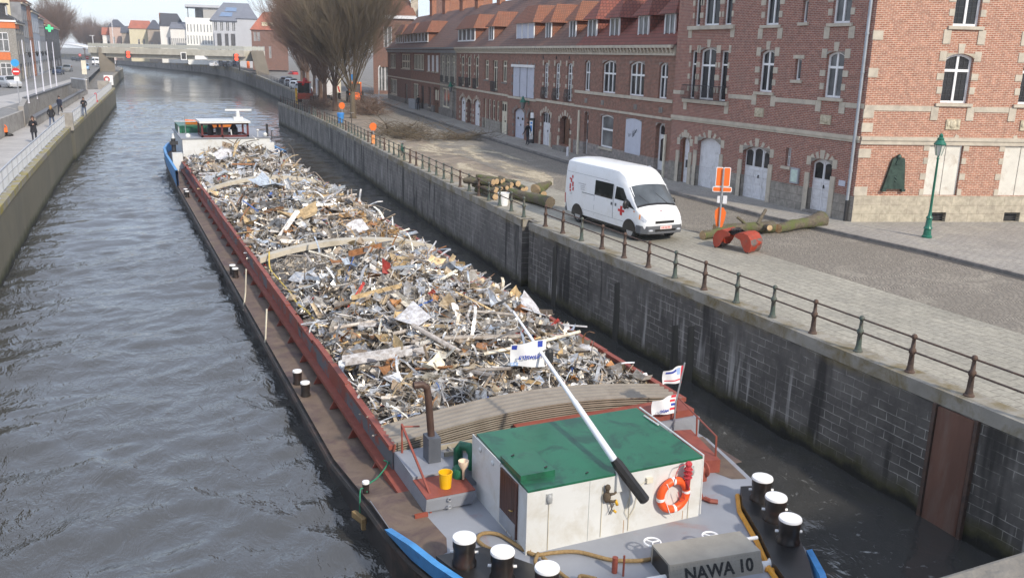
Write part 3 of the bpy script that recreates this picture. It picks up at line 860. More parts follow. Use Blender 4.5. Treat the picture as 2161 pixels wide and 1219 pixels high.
wall_front(mb, -13.62, 0.0, -0.15, 1.08, opsA, 0.2, y=-0.03)
mb.poly([(-13.62, -0.03, 1.08), (0, -0.03, 1.08), (0, 0.0, 1.08), (-13.62, 0.0, 1.08)])
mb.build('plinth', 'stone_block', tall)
# stone dressing of the street side
mb = MB()
def band(mb, x0, x1, z0, z1, p, skip=()):
    x = x0
    for a, b in sorted(skip) + [(x1, x1)]:
        if a > x: mb.box((x, -p, z0), (min(a, x1), 0.03, z1))
        x = max(x, b)
for (x0, x1) in ((-13.62, -12.62), (-8.85, -7.05), (-5.4, -2.8), (-1.05, -0.03)): mb.box((x0, -0.025, 4.68), (x1, 0.03, 4.88))
mb.box((-13.62, -0.09, 3.40), (-0.03, 0.03, 3.56)); mb.box((-13.62, -0.05, 3.3), (-0.03, 0.028, 3.398))
for op in opsA[5:]:
    small = (op[2] - op[0]) < 0.45
    if small:
        mb.box((op[0] - 0.14, -0.03, op[3]), (op[2] + 0.14, 0.03, op[3] + 0.16)); continue
    trip = op[0] < -9
    if not trip:
        stones(mb, op, bw=0.3, bh=0.26, step=0.55, z_from=op[1] + 0.05)
        for sx in (op[0] - 0.34, op[2] + 0.02):
            mb.box((sx, -0.03, op[1] - 0.62), (sx + 0.32, 0.03, op[1] - 0.14))
    else:
        stones(mb, op, bw=0.17, bh=0.26, step=0.62, z_from=op[1] + 0.1, key=(op[2] - op[0]) > 1)
for z in (4.5, 8.18):
    mb.box((-12.6, -0.14, z - 0.2), (-8.8, 0.03, z - 0.005))
    for sx in (-12.6, -9.1): mb.box((sx, -0.03, z - 0.6), (sx + 0.3, 0.028, z - 0.205))
for op in opsA[:5]:
    if op[1] < 0.5:
        stones(mb, op, bw=0.27, bh=0.3, step=0.5, jamb=False)
        for sx in (-1, 1):
            x = op[0] - 0.27 if sx < 0 else op[2]
            mb.box((x, -0.06, -0.1), (x + 0.27, 0.02, op[3] - (op[4] or 0) - 0.45))
mb.box((-4.5, -0.12, 1.72), (-3.9, 0.03, 1.845))
mb.build('stone_dressing', 'stone', tall)
for op in opsA[5:]:
    wd = op[2] - op[0]
    if wd < 0.45: window(tall, *op[:4], 0, 0.14, (), (), 0.06, pane='glass_grey', so=0.14)
    elif wd < 0.7: window(tall, *op[:4], 0, 0.14, (), (0.72,), 0.065, sill=None)
    else: window(tall, *op[:5], 0.14, (0.5,), (0.66,), 0.085, pane='glass_grey' if op[0] > -3 else 'glass', sill=('stone' if op[0] > -9 else None), so=0.2)
window(tall, *opsA[3][:4], 0, 0.15, (0.4,), (0.5,), 0.035, sill=None)
door(tall, -12.5, 0.0, -11.8, 2.43, 0.12, 0.22, 'white_old', 1, True)
g = MB(); g.box((-12.675, 0.22, 0.0), (-12.505, 0.28, 2.25)); g.build('side_panel', 'wood_brown', tall)
g = MB(); g.box((-12.2, 0.1, 0.85), (-11.95, 0.215, 1.25)); g.build('letter_box', 'dark', tall)
door(tall, -11.1, 0.0, -9.15, 2.6, 0.28, 0.2, 'white_old', 1, True, handle=False)
door(tall, -7.38, 0.0, -5.42, 2.52, 0.28, 0.2, 'white_old', 3, 'panel', ((0.06, 0.62, 0.28, 0.92), (0.38, 0.62, 0.62, 0.96), (0.72, 0.62, 0.94, 0.92)))
door(tall, -2.69, 0.12, -1.4, 2.42, 0.22, 0.2, 'white_old', 2, 'panel', ((0.1, 0.62, 0.44, 0.92), (0.57, 0.62, 0.92, 0.92)))
g = MB(); g.box((-2.75, -0.2, -0.1), (-1.34, 0.25, 0.118)); g.build('door_step', 'stone_dark', tall)
g = MB(); g.box((-3.85, -0.09, 1.15), (-3.32, 0.0, 1.84)); nb = g.build('notice_board', 'zinc', tall)
M['paper'] = plain('pale_green_paper', (0.5, 0.62, 0.56), 0.4, var=0.15, scale=6)
g = MB(); g.box((-3.79, -0.1, 1.22), (-3.38, -0.091, 1.77)); g.build('notice', 'paper', nb)
g = MB(); g.box((-0.92, -0.025, 1.42), (-0.55, 0.0, 1.66)); np_ = g.build('name_plate', 'grey_blue', tall)
M['carved'] = plain('carved_pale_stone', (0.5, 0.44, 0.32), 0.8, var=0.3, scale=9, bmp=0.8)
def shield(x, z, w_=0.62, h_=0.4):
    g = MB(); g.box((x - w_ / 2, -0.05, z), (x + w_ / 2, 0.0, z + h_))
    g.ball((x, -0.05, z + h_ * 0.5), (w_ * 0.28, 0.05, h_ * 0.4), 10, 6); g.ball((x - w_ * 0.35, -0.05, z + h_ * 0.55), (0.08, 0.04, 0.12), 8, 5); g.ball((x + w_ * 0.35, -0.05, z + h_ * 0.55), (0.08, 0.04, 0.12), 8, 5)
    return g
shield(-6.43, 3.93).build('carved_shield', 'carved', tall); shield(-2.08, 3.9).build('carved_shield', 'carved', tall)
# balcony grille in front of the triple window
g = MB()
for i in range(36):
    x = -12.45 + i * 0.1
    g.tube([(x, -0.32, 4.5), (x, -0.36, 4.75), (x, -0.3, 5.2)], 0.011, 5)
g.tube([(-12.48, -0.02, 5.2), (-12.48, -0.3, 5.2), (-8.92, -0.3, 5.2), (-8.92, -0.02, 5.2)], 0.018, 6); g.tube([(-12.48, -0.02, 4.5), (-12.48, -0.32, 4.5), (-8.92, -0.32, 4.5), (-8.92, -0.02, 4.5)], 0.015, 6)
g.build('balcony_grille', 'dark', tall)
# sunlit wing: a second wall turned towards the bridge, parts of the same building
wing_rz = R(-17.5) - tall.rotation_euler.z
def wing(o):
    o.rotation_euler = (0, 0, wing_rz); return o
opsB = [(3.25, 4.97, 4.47, 6.95, 0.18), (6.72, 4.97, 7.94, 6.95, 0.18), (3.33, 8.02, 4.47, 10.05, 0.18), (6.75, 8.02, 7.9, 10.05, 0.18),
        (3.07, 1.15, 4.6, 3.24, 0.0, 0.13), (6.48, 1.15, 8.0, 3.24, 0.0, 0.13), (3.56, 0.02, 4.24, 0.42, 0.0, 0.2), (6.92, 0.02, 7.66, 0.42, 0.0, 0.2)]
mb = MB()
wall_front(mb, 0.0, 13.0, 1.12, HT, opsB, 0.22)
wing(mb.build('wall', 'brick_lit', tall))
mb = MB()
wall_front(mb, 0.0, 13.0, -0.15, 1.12, opsB, 0.22, y=-0.03)
mb.poly([(0, -0.03, 1.12), (13, -0.03, 1.12), (13, 0, 1.12), (0, 0, 1.12)])
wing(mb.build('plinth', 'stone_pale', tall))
mb = MB()
for (x0, x1) in ((0.0, 2.9), (4.82, 6.36), (8.3, 13)): mb.box((x0, -0.025, 4.62), (x1, 0.02, 4.84))
mb.box((0.0, -0.1, 3.42), (13, 0.02, 3.57)); mb.box((0.0, -0.06, 3.25), (13, 0.018, 3.418))
for z, wq in ((4.32, .42), (7.4, .4), (9.0, .42), (2.7, .5), (3.75, .45), (1.13, .55), (5.95, .38), (10.5, .4)): mb.box((-0.03, -0.03, z), (wq, 0.02, z + 0.36))
for op in opsB[:4]:
    stones(mb, op, bw=0.3, bh=0.27, step=0.55, z_from=op[1] + 0.1)
    for sx in (op[0] - 0.34, op[2] + 0.02): mb.box((sx, -0.03, op[1] - 0.7), (sx + 0.32, 0.02, op[1] - 0.14))
for op in opsB[4:6]: stones(mb, (op[0], op[1], op[2], op[3] + 0.2, 0.3), bw=0.25, bh=0.26, step=0.66, z_from=op[1] - 0.28, key=False)
wing(mb.build('stone_dressing', 'stone', tall))
for op in opsB[:4]:
    wn = wing(window(tall, *op[:5], 0.14, (0.5,), (0.66,), 0.09, so=0.2))
    g = MB()
    for i in range(1, 8):
        z = op[1] + 0.1 + i * 0.22
        if z < op[3] - 0.25: g.box((op[0] + 0.1, 0.172, z - 0.009), (op[2] - 0.1, 0.182, z + 0.009))
    for i in (1, 3): g.box((op[0] + (op[2] - op[0]) * i / 4 - 0.009, 0.172, op[1] + 0.1), (op[0] + (op[2] - op[0]) * i / 4 + 0.009, 0.182, op[3] - 0.25))
    g.build('leading', 'dark', wn)
M['board'] = plain('weathered_white_boards', (0.66, 0.63, 0.56), 0.8, var=0.1, scale=1.5, c2=(0.45, 0.38, 0.3), amt=(0.52, 0.75))
for op in opsB[4:6]:
    g = MB(); cx = (op[0] + op[2]) / 2
    g.box((op[0] + 0.005, 0.03, op[1] + 0.005), (cx - 0.02, 0.08, op[3] - 0.005)); g.box((cx + 0.02, 0.03, op[1] + 0.005), (op[2] - 0.12, 0.08, op[3] - 0.005))
    for i in range(1, 14): g.box((op[0] + 0.02, 0.026, op[1] + i * 0.155), (op[2] - 0.13, 0.0305, op[1] + i * 0.155 + 0.008))
    wing(g.build('boarded_shutter', 'board', tall))
for op in opsB[6:]:
    g = MB(); g.poly([(op[0], 0.2, op[1]), (op[2], 0.2, op[1]), (op[2], 0.2, op[3]), (op[0], 0.2, op[3])])
    for i in range(3): g.box((op[0] + 0.01, 0.04, op[1] + 0.1 + i * 0.11), (op[2] - 0.01, 0.06, op[1] + 0.125 + i * 0.11))
    wing(g.build('cellar_grille', 'dark', tall))
w_ = shield(3.95, 3.9, 0.62, 0.42).build('carved_shield', 'carved', tall); wing(w_)
w_ = shield(7.3, 3.9, 0.62, 0.42).build('carved_shield', 'carved', tall); wing(w_)
# bronze memorial plaque
M['bronze'] = plain('green_bronze', (0.035, 0.06, 0.05), 0.5, 0.5, var=0.35, scale=5, c2=(0.06, 0.10, 0.08), bmp=0.2)
g = MB()
g.prism_y([(1.17, 1.42), (2.14, 1.42), (2.0, 2.62), (1.95, 2.72), (1.5, 2.72), (1.45, 2.62)], -0.13, 0.0)
g.box((1.14, -0.17, 1.32), (1.3, 0.0, 1.42)); g.box((2.0, -0.17, 1.32), (2.16, 0.0, 1.42))
g.ball((1.72, -0.1, 2.74), (0.11, 0.1, 0.13), 10, 7); g.prism_y([(1.6, 2.45), (1.84, 2.45), (1.8, 2.72), (1.66, 2.72)], -0.17, -0.131)
for (x, z) in ((1.68, 1.75), (1.72, 1.85), (1.65, 1.9)): g.ball((x, -0.13, z), (0.05, 0.03, 0.04), 8, 5)
g.box((1.28, -0.15, 1.42), (2.05, -0.131, 1.46))
mp_ = wing(g.build('memorial_plaque', 'bronze', tall))
# roof of both wings (mostly above the picture) and drainpipe
c0, c1 = math.cos(wing_rz), math.sin(wing_rz)
def wl(x, y): return (x * c0 - y * c1, x * c1 + y * c0)
mb = MB()
pts = [(-13.7, -0.3), (-0.2, -0.35), wl(0.2, -0.35), wl(13.2, -0.3), wl(13.2, 9), wl(0.0, 9.0), (-13.7, 9)]
mb.prism(pts, HT, HT + 0.35)
mb.m = 1
ridge0, ridge1, ridge2 = (-13.7, 4.5, HT + 4.2), (-3.0, 4.6, HT + 4.2), (*wl(13.2, 4.5), HT + 4.2)
P = [(*p, HT + 0.352) for p in pts]
mb.poly([P[0], P[1], ridge1, ridge0]); mb.poly([P[2], P[3], ridge2, ridge1]); mb.poly([P[1], P[2], ridge1]); mb.poly([P[4], P[5], ridge1, ridge2]); mb.poly([P[5], P[6], ridge0, ridge1])
mb.poly([P[6], P[0], ridge0]); mb.poly([P[3], P[4], ridge2])
mb.build('roof', ['stone', 'slate'], tall)
mb = MB()
mb.tube([(-0.22, -0.12, 0.9), (-0.22, -0.12, HT)], 0.065, 10)
for z in (2.1, 4.1, 6.1, 7.6, 9.1): mb.tube([(-0.22, -0.12, z), (-0.22, -0.12, z + 0.09)], 0.082, 10)
dp = mb.build('drainpipe', 'zinc', tall, smooth='auto')
mb = MB(); mb.tube([(-0.22, -0.12, -0.1), (-0.22, -0.12, 0.9)], 0.075, 10); mb.build('pipe_foot', 'dark', dp, smooth='auto')

# ---------------------------------------------------------------- row of houses
RAo, RAaz = (28.5, 41.4), 4.85
RBo, RBaz = (RAo[0] + 27.4 * math.sin(R(4.85)), RAo[1] + 27.4 * math.cos(R(4.85))), 7.4
G0 = 7.1   # gutter height above the pavement
def roof_slope(parent, L, depth=9.0, z0=G0, ridge=4.6, mat='tile_brown', over=0.25, right_gable=True):
    """saddle roof with its ridge along the street; thickness 0.12"""
    mb = MB(); h = depth / 2
    prof = [(-over, z0 - 0.05), (h, z0 + ridge), (depth + over, z0 - 0.05), (depth + over, z0 - 0.2), (h, z0 + ridge - 0.15), (-over, z0 - 0.2)]
    mb.prism_x(prof, -L, 0.0)
    return mb.build('roof', mat, parent)

def gable_walls(mb, L, depth, z0, ridge):
    for x, fl in ((-L + 0.02, 1), (-0.02, 0)):
        q = [(x, 0.0, z0 - 0.2), (x, depth, z0 - 0.2), (x, depth / 2, z0 + ridge - 0.2)]
        mb.poly(q if not fl else q[::-1])

def chimney(parent, x, y, z0, z1, w=0.9, d=0.6, mat='brick_orange', pots=2):
    mb = MB(); mb.box((x - w / 2, y - d / 2, z0), (x + w / 2, y + d / 2, z1)); mb.box((x - w / 2 - 0.06, y - d / 2 - 0.06, z1 - 0.22), (x + w / 2 + 0.06, y + d / 2 + 0.06, z1 - 0.08))
    o = mb.build('chimney', mat, parent)
    if pots:
        g = MB()
        for k in range(pots): g.lathe([(0.13, 0), (0.11, 0.35), (0.14, 0.36), (0.14, 0.4)], (x + (k - (pots - 1) / 2) * 0.4, y, z1), 10)
        g.build('chimney_pot', 'tile_orange', o)

def dormer(parent, xa, xb, zb=7.75, zt=9.0, y=0.55, panes=1, mat='tile_orange', side='tile_orange', frame='white', shut=None, back=3.6, hip=0.55, lights=2, rise=1.3):
    """dormer: cheeks, hipped roof with eaves, one or more windows side by side"""
    mb = MB()
    # cheeks follow up to the roof slope
    ys = y + (zt - zb) * 1.0
    for x in (xa, xb):
        mb.poly([(x, y, zb), (x, y, zt), (x, back, zt), (x, y + 0.2, zb)] if x == xa else [(x, y, zb), (x, y + 0.2, zb), (x, back, zt), (x, y, zt)])
    mb.poly([(xa, y, zb), (xb, y, zb), (xb, y, zt), (xa, y, zt)])
    d = mb.build('dormer', side, parent)
    e = 0.34
    r = MB(); cx = (xa + xb) / 2; half = (xb - xa) / 2 + e
    A, B = (xa - e, y - e, zt - 0.06), (xb + e, y - e, zt - 0.06); C, D = (xb + e, back, zt - 0.06), (xa - e, back, zt - 0.06)
    hx = min(half, 1.15)
    r0, r1 = (xa - e + hx, y + hip, zt + rise), (xb + e - hx, y + hip, zt + rise); bk = back + 0.6
    r2, r3 = (xb + e - hx, bk, zt + rise), (xa - e + hx, bk, zt + rise)
    r.poly([A, B, r1, r0]); r.poly([B, C, r2, r1]); r.poly([D, A, r0, r3][::1]); r.poly([r0, r1, r2, r3]); r.poly([A, D, C, B])
    r.build('dormer_roof', mat, d)
    W = (xb - xa) / panes
    for k in range(panes):
        a, b = xa + W * k + 0.05, xa + W * (k + 1) - 0.05
        g = MB(); f = 0.09
        for bx in ((a, zb + 0.02, b, zb + f), (a, zt - f, b, zt - 0.02), (a, zb + f, a + f, zt - f), (b - f, zb + f, b, zt - f)):
            g.box((bx[0], y - 0.09, bx[1]), (bx[2], y - 0.002, bx[3]))
        for q in range(1, lights):
            cxx = a + (b - a) * q / lights; g.box((cxx - 0.035, y - 0.08, zb + f), (cxx + 0.035, y - 0.002, zt - f))
        g.box((a - 0.04, y - 0.14, zb - 0.05), (b + 0.04, y - 0.002, zb + 0.018))
        wn = g.build('dormer_window', frame, d)
        g = MB(); yy = y - 0.03 if not shut else y - 0.06
        g.poly([(a + f * .9, yy, zb + f * .9), (b - f * .9, yy, zb + f * .9), (b - f * .9, yy, zt - f * .9), (a + f * .9, yy, zt - f * .9)])
        g.build('shutter' if shut else 'pane', shut or 'glass_grey', wn)

def house(label, o, az, s0, s1, wall, ops, roofmat='tile_brown', plinth=1.0, plinth_mat='stone_block', ridge=4.6, cornice='dentil', left_gable=False):
    h = facade_root('row_house', label, 'house', o, az, s0, group='brick row houses along the quay')
    L = s1 - s0
    q = [(-(op[1] - s0), op[2], -(op[0] - s0), op[3], *(op[4:])) for op in ops]
    mb = MB()
    wall_front(mb, -L, 0, plinth, G0 - 0.1, q, 0.2)
    mb.poly([(-L, 9, -0.1), (-L, 0, -0.1), (-L, 0, G0), (-L, 9, G0)]); mb.poly([(0, 0, -0.1), (0, 9, -0.1), (0, 9, G0), (0, 0, G0)]); mb.poly([(0, 9, -0.1), (-L, 9, -0.1), (-L, 9, G0), (0, 9, G0)])
    gable_walls(mb, L, 9.0, G0, ridge)
    mb.build('wall', wall, h)
    if plinth > 0:
        mb = MB(); wall_front(mb, -L, 0, -0.15, plinth, q, 0.2, y=-0.03)
        mb.poly([(-L, -0.03, plinth), (0, -0.03, plinth), (0, 0, plinth), (-L, 0, plinth)])
        mb.build('plinth', plinth_mat, h)
    roof_slope(h, L, 9.0, G0 + 0.1, ridge, roofmat)
    mb = MB()
    mb.box((-L, -0.36, G0 - 0.02), (0, -0.02, G0 + 0.14))
    mb.box((-L, -0.12, G0 - 0.42), (0, 0.0, G0 - 0.022))
    if cornice == 'dentil':
        n = int(L / 0.42)
        for k in range(n):
            x = -L + (k + 0.5) * L / n
            mb.prism_x([(-0.33, G0 - 0.022), (-0.121, G0 - 0.022), (-0.121, G0 - 0.3), (-0.2, G0 - 0.26)], x - 0.09, x + 0.09)
    gu = mb.build('gutter', 'zinc' if cornice == 'plain' else 'stone', h)
    return h, q

def bands(h, L, zs, mat='stone', p=0.07):
    mb = MB()
    for z0, z1 in zs: mb.box((-L, -p, z0), (0, 0.02, z1))
    mb.build('string_course', mat, h)

# house 1: four arched windows, white boarded shop window
ops = [(11.12, 12.05, 4.33, 6.32, .18), (7.27, 9.25, 4.33, 6.34, .22), (3.5, 5.47, 4.33, 6.34, .22), (0.78, 1.78, 4.33, 6.3, .18),
       (11.1, 11.75, 0.12, 2.98, .2, .35), (7.3, 9.17, 0.9, 2.98, .14), (3.5, 5.52, 0.9, 3.0, .12, .08), (0.7, 1.75, 0.3, 3.0, .25, .3)]
h1, q = house('brick house with a boarded up window, next to the tall corner building', RAo, RAaz, 0.02, 13.45, 'brick_row', ops, 'tile_red', 0.95, 'rubble')
window(h1, *q[0][:5], 0.12, (0.5,), (0.6,), .08, sill=None); window(h1, *q[1][:5], 0.12, (0.36, 0.66), (0.6,), .09, sill=None); window(h1, *q[2][:5], 0.12, (0.36, 0.66), (0.6,), .09, sill=None); window(h1, *q[3][:5], 0.12, (0.5,), (0.6,), .08, sill=None)
window(h1, *q[5][:5], 0.1, (), (0.55,), .1, pane='glass_grey')
bands(h1, 13.43, ((4.14, 4.32), (3.2, 3.33)))
door(h1, q[4][0], .12, q[4][2], 2.98, .2, .22, 'white_old', 1, False, ((0.15, 0.35, 0.85, 0.75), (0.15, 0.8, 0.85, 0.94))); door(h1, q[7][0], .3, q[7][2], 3.0, .25, .25, 'white_old', 1, False, ((0.25, 0.2, 0.85, 0.68), (0.2, 0.76, 0.8, 0.95)))
g = MB(); g.prism_y(outline(*q[6][:4], .12), -0.02, 0.06); bo = g.build('boarded_window', 'grey_blue', h1)
g = MB()
rn = random.Random(2)
for k in range(6):
    x, z = q[6][0] + 0.35 + rn.random() * 0.9, 2.05 + rn.random() * 0.35
    g.tube([(x, -0.024, z), (x + 0.12, -0.024, z - 0.2), (x + 0.24, -0.024, z + 0.03), (x + 0.3, -0.024, z - 0.12)], 0.012, 4)
g.build('graffiti', 'dark', bo)
g = MB()
for s_ in (11.6, 9.0, 4.4, 1.3): g.box((-s_ - 0.2, -0.03, 3.55), (-s_ + 0.2, 0.0, 3.85))
g.build('stone_block', 'stone_dark', h1)
for a, b in ((11.3, 13.0), (7.95, 9.6), (4.1, 5.7), (1.0, 2.5)): dormer(h1, -b + 0.1, -a - 0.1, 7.75, 8.98, 0.55, 1, 'tile_red', 'tile_red', lights=2)
g = MB(); g.box((-12.6, -0.12, -0.1), (-12.45, -0.02, 3.0)); g.box((-0.55, -0.12, -0.1), (-0.4, -0.02, 2.4)); g.build('drainpipe', 'cream', h1)
g = MB(); g.box((q[7][0] - 0.1, -0.75, -0.1), (q[7][2] + 0.1, 0.22, 0.12)); g.box((q[7][0] - 0.05, -0.4, 0.12), (q[7][2] + 0.05, 0.22, 0.28)); g.build('door_step', 'stone_dark', h1)
chimney(h1, -12.6, 4.5, 10.2, 12.6, 1.1, 0.7)

# house 2: three tall windows with iron balconies, white garage doors
ops = [(18.62, 19.5, 3.5, 6.08, .12), (16.38, 17.25, 3.5, 6.1, .12), (14.1, 15.05, 3.5, 6.1, .12), (17.9, 19.72, 0.0, 2.5, .25), (14.15, 16.05, 0.42, 2.45, .35, .35)]
h2, q = house('brick house with three iron balconies over a white garage door and a brown arched door', RAo, RAaz, 13.47, 20.88, 'brick_row', ops, 'tile_brown', 0.0)
mb = MB()
for k in range(3):
    window(h2, *q[k][:5], 0.12, (0.5,), (0.72,), .08, bars=7, sill=None); stones(mb, q[k], bw=0.22, bh=0.24, step=0.62, key=False)
for k in (3, 4): stones(mb, q[k], bw=0.25, bh=0.26, step=0.55)
for x in (q[3][0] - .3, q[3][2] + .02, q[4][0] - .3, q[4][2] + .02): mb.box((x, -0.06, -0.1), (x + .28, 0.03, .95))
mb.build('stone_dressing', 'stone', h2)
bands(h2, 7.41, ((3.2, 3.38),))
for k in range(3):
    g = MB(); xa, xb = q[k][0] - .03, q[k][2] + .03
    for i in range(11):
        x = xa + (xb - xa) * i / 10; g.tube([(x, -0.16, 3.44), (x, -0.24, 3.7), (x, -0.14, 4.28)], 0.013, 5)
    g.tube([(xa, 0, 4.28), (xa, -0.14, 4.28), (xb, -0.14, 4.28), (xb, 0, 4.28)], 0.018, 6); g.torus(((xa + xb) / 2, -0.2, 3.85), 0.16, 0.014, 'y', 14, 5)
    g.build('balcony_grille', 'dark', h2)
door(h2, *q[3][:5], .2, 'white_old', 2, 'panel', ((0.06, 0.68, 0.2, 0.92), (0.3, 0.68, 0.44, 0.95), (0.56, 0.68, 0.7, 0.95), (0.8, 0.68, 0.94, 0.92)))
door(h2, q[4][0] + .3, .42, q[4][2], 2.45, .3, .3, 'wood_brown', 2, True)
g = MB(); g.box((q[4][0] - .1, -0.5, -0.1), (q[4][2] + .1, 0.55, .3)); g.build('door_step', 'stone_dark', h2)
for a, b in ((19.3, 20.75), (14.75, 16.2)): dormer(h2, -(b - 13.47) + .1, -(a - 13.47) - .1, 7.75, 9.0)
chimney(h2, -0.35, 4.5, 10, 12.5); chimney(h2, -7.1, 4.5, 10, 12.6, 1.4)
g = MB()
for s_ in (1.2, 3.6, 6.2): g.tube([(-s_ - .1, -0.03, 6.35), (-s_, -0.03, 6.55), (-s_ + .1, -0.03, 6.3)], 0.022, 5)
g.build('wall_anchor', 'dark', h2)

# house 3: broad roller shutters
ops = [(21.5, 26.45, 3.3, 5.72, 0, .15), (23.45, 25.98, 0, 2.42, .35, .2), (21.45, 22.65, 0.05, 2.3, .4, .5)]
h3, q = house('brick house with a wide three part roller shutter upstairs and a pale blue garage door', RAo, RAaz, 20.9, 27.38, 'brick_row', ops, 'tile_brown', 0.0)
g = MB(); xa, xb = q[0][0], q[0][2]
for k in range(3):
    a = xa + (xb - xa) * k / 3 + .09; b = xa + (xb - xa) * (k + 1) / 3 - .09
    g.box((a, 0.03, 3.32), (b, 0.09, 5.7))
    for i in range(1, 40): g.box((a + .01, 0.022, 3.32 + i * .06), (b - .01, 0.032, 3.32 + i * .06 + .012))
sh = g.build('roller_shutter', 'grey_blue', h3)
g = MB(); g.box((xa - .12, -0.12, 5.64), (xb + .12, 0.1, 5.84)); g.build('shutter_box', 'white', sh)
mb = MB(); stones(mb, (q[0][0], 3.3, q[0][2], 5.9, .2), bw=.2, bh=.24, step=.6, key=False); stones(mb, q[1], bw=.25, key=False); stones(mb, q[2], bw=.25, key=False); mb.build('stone_dressing', 'stone_dark', h3)
bands(h3, 6.48, ((3.12, 3.29),))
door(h3, *q[1][:5], .18, 'grey_blue', 2, True, ((0.2, 0.62, 0.32, 0.7), (0.62, 0.62, 0.74, 0.7))); door(h3, *q[2][:5], .45, 'wood_brown', 1, True)
dormer(h3, -(28.0 - 20.9) + .9, -(23.0 - 20.9), 7.75, 9.1, .55, 3, shut='grey_blue', lights=1)
chimney(h3, -6.2, 4.5, 10, 12.4, 1.3)

# house 4
ops = [(6.3, 7.65, 4.38, 6.1, 0), (3.4, 4.9, 3.6, 6.1, 0), (0.55, 1.95, 4.33, 6.1, 0), (0.25, 2.35, 0.0, 2.75, 0, .25), (2.75, 3.6, 0.95, 2.7, 0), (4.1, 5.0, 0.95, 2.7, 0), (5.5, 6.3, 0.95, 2.7, 0), (7.0, 7.9, 0.0, 2.7, 0, .25)]
h4, q = house('brick house with a cream panelled garage door and a small balcony at its middle window', RBo, RBaz, 0.02, 8.3, 'brick_row', ops, 'tile_brown', 0.95, 'stone_block')
for k in range(3): window(h4, *q[k][:4], 0, .12, (0.5,), (0.75,), .1, mat='cream', sill='stone_dark')
for k in (4, 5, 6): window(h4, *q[k][:4], 0, .12, (), (0.7,), .09, mat='cream', sill=None)
door(h4, *q[3][:4], 0, .18, 'cream', 3, 'panel', ((0.08, 0.7, 0.25, 0.92), (0.4, 0.7, 0.6, 0.92), (0.75, 0.7, 0.92, 0.92))); door(h4, *q[7][:4], 0, .18, 'cream', 1, False)
bands(h4, 8.28, ((3.2, 3.36),))
g = MB(); xa, xb = q[1][0] - .05, q[1][2] + .05
for i in range(14): g.tube([(xa + (xb - xa) * i / 13, -0.2, 3.45), (xa + (xb - xa) * i / 13, -0.24, 4.3)], 0.014, 5)
g.tube([(xa, 0, 4.3), (xa, -0.24, 4.3), (xb, -0.24, 4.3), (xb, 0, 4.3)], 0.02, 6); g.build('balcony_grille', 'dark', h4)
dormer(h4, -8.15, -6.5, 7.8, 9.05, lights=2)
chimney(h4, -0.6, 4.5, 10.2, 12.6, 1.2)

# house 5
ops = [(15.4, 16.85, 3.5, 6.4, .1), (12.75, 14.2, 3.5, 6.4, .1), (9.9, 11.2, 3.5, 6.4, .1), (14.7, 16.95, 0, 2.45, .35), (12.55, 14.1, 0, 2.35, .25, .4), (9.25, 11.5, 0, 2.45, .35)]
h5, q = house('brick house with two white arched doors either side of a narrow dark door', RBo, RBaz, 8.32, 18.6, 'brick_row', ops, 'tile_brown', 0.0)
mb = MB()
for k in range(3): window(h5, *q[k][:5], .12, (0.62,), (0.7,), .1, mat='cream', sill=None); stones(mb, q[k], bw=.22, bh=.22, step=.9, key=False)
for k in (3, 4, 5): stones(mb, q[k], bw=.28, bh=.24, step=.5)
mb.build('stone_dressing', 'stone', h5)
for k in range(3):
    g = MB(); xa, xb = q[k][0] - .03, q[k][2] + .03
    for i in range(11): g.tube([(xa + (xb - xa) * i / 10, -0.2, 3.42), (xa + (xb - xa) * i / 10, -0.22, 4.35)], 0.016, 5)
    g.tube([(xa, 0, 4.35), (xa, -0.22, 4.35), (xb, -0.22, 4.35), (xb, 0, 4.35)], 0.022, 6); g.build('balcony_grille', 'dark', h5)
door(h5, *q[3][:5], .18, 'white_old', 2, True, ((0.3, 0.7, 0.42, 0.82),)); door(h5, *q[5][:5], .18, 'white_old', 2, True, ((0.58, 0.7, 0.7, 0.82),)); door(h5, *q[4][:5], .35, 'dark', 1, True)
bands(h5, 10.28, ((3.2, 3.38),))
dormer(h5, -11.9 + .2 + 0.0 - 0.0, -4.8, 7.85, 9.05, .55, 4, lights=1)
chimney(h5, -0.4, 4.5, 10, 12.9, 1.6); chimney(h5, -9.9, 4.5, 10, 12.8, 1.2)

# house 6: grey stone front
ops = [(24.4, 25.8, 3.65, 6.4, 0), (21.9, 23.4, 3.65, 6.4, 0), (19.3, 20.8, 3.65, 6.4, 0), (21.8, 25.6, 0.9, 3.0, 0), (19.0, 20.4, 0, 2.8, 0, .2)]
h6, q = house('grey stone fronted house with tall upper windows and a wide paired window below', RBo, RBaz, 18.62, 26.48, 'stone_block', ops, 'tile_brown', 0.85, 'stone_dark', cornice='plain')
for k in range(3): window(h6, *q[k][:4], 0, .12, (0.5,), (0.75,), .09, mat='cream', pane='glass_grey', sill='stone_dark')
window(h6, *q[3][:4], 0, .12, (0.5,), (), .16, mat='cream', pane='glass_grey', sill='stone_dark'); door(h6, *q[4][:4], 0, .15, 'stone_dark', 1, True)
bands(h6, 7.86, ((3.22, 3.38),), 'stone')
g = MB()
for k in range(3):
    xa, xb = q[k][0], q[k][2]
    for i in range(9): g.tube([(xa + (xb - xa) * i / 8, -0.12, 3.6), (xa + (xb - xa) * i / 8, -0.14, 4.3)], 0.016, 5)
g.build('balcony_grille', 'dark', h6)
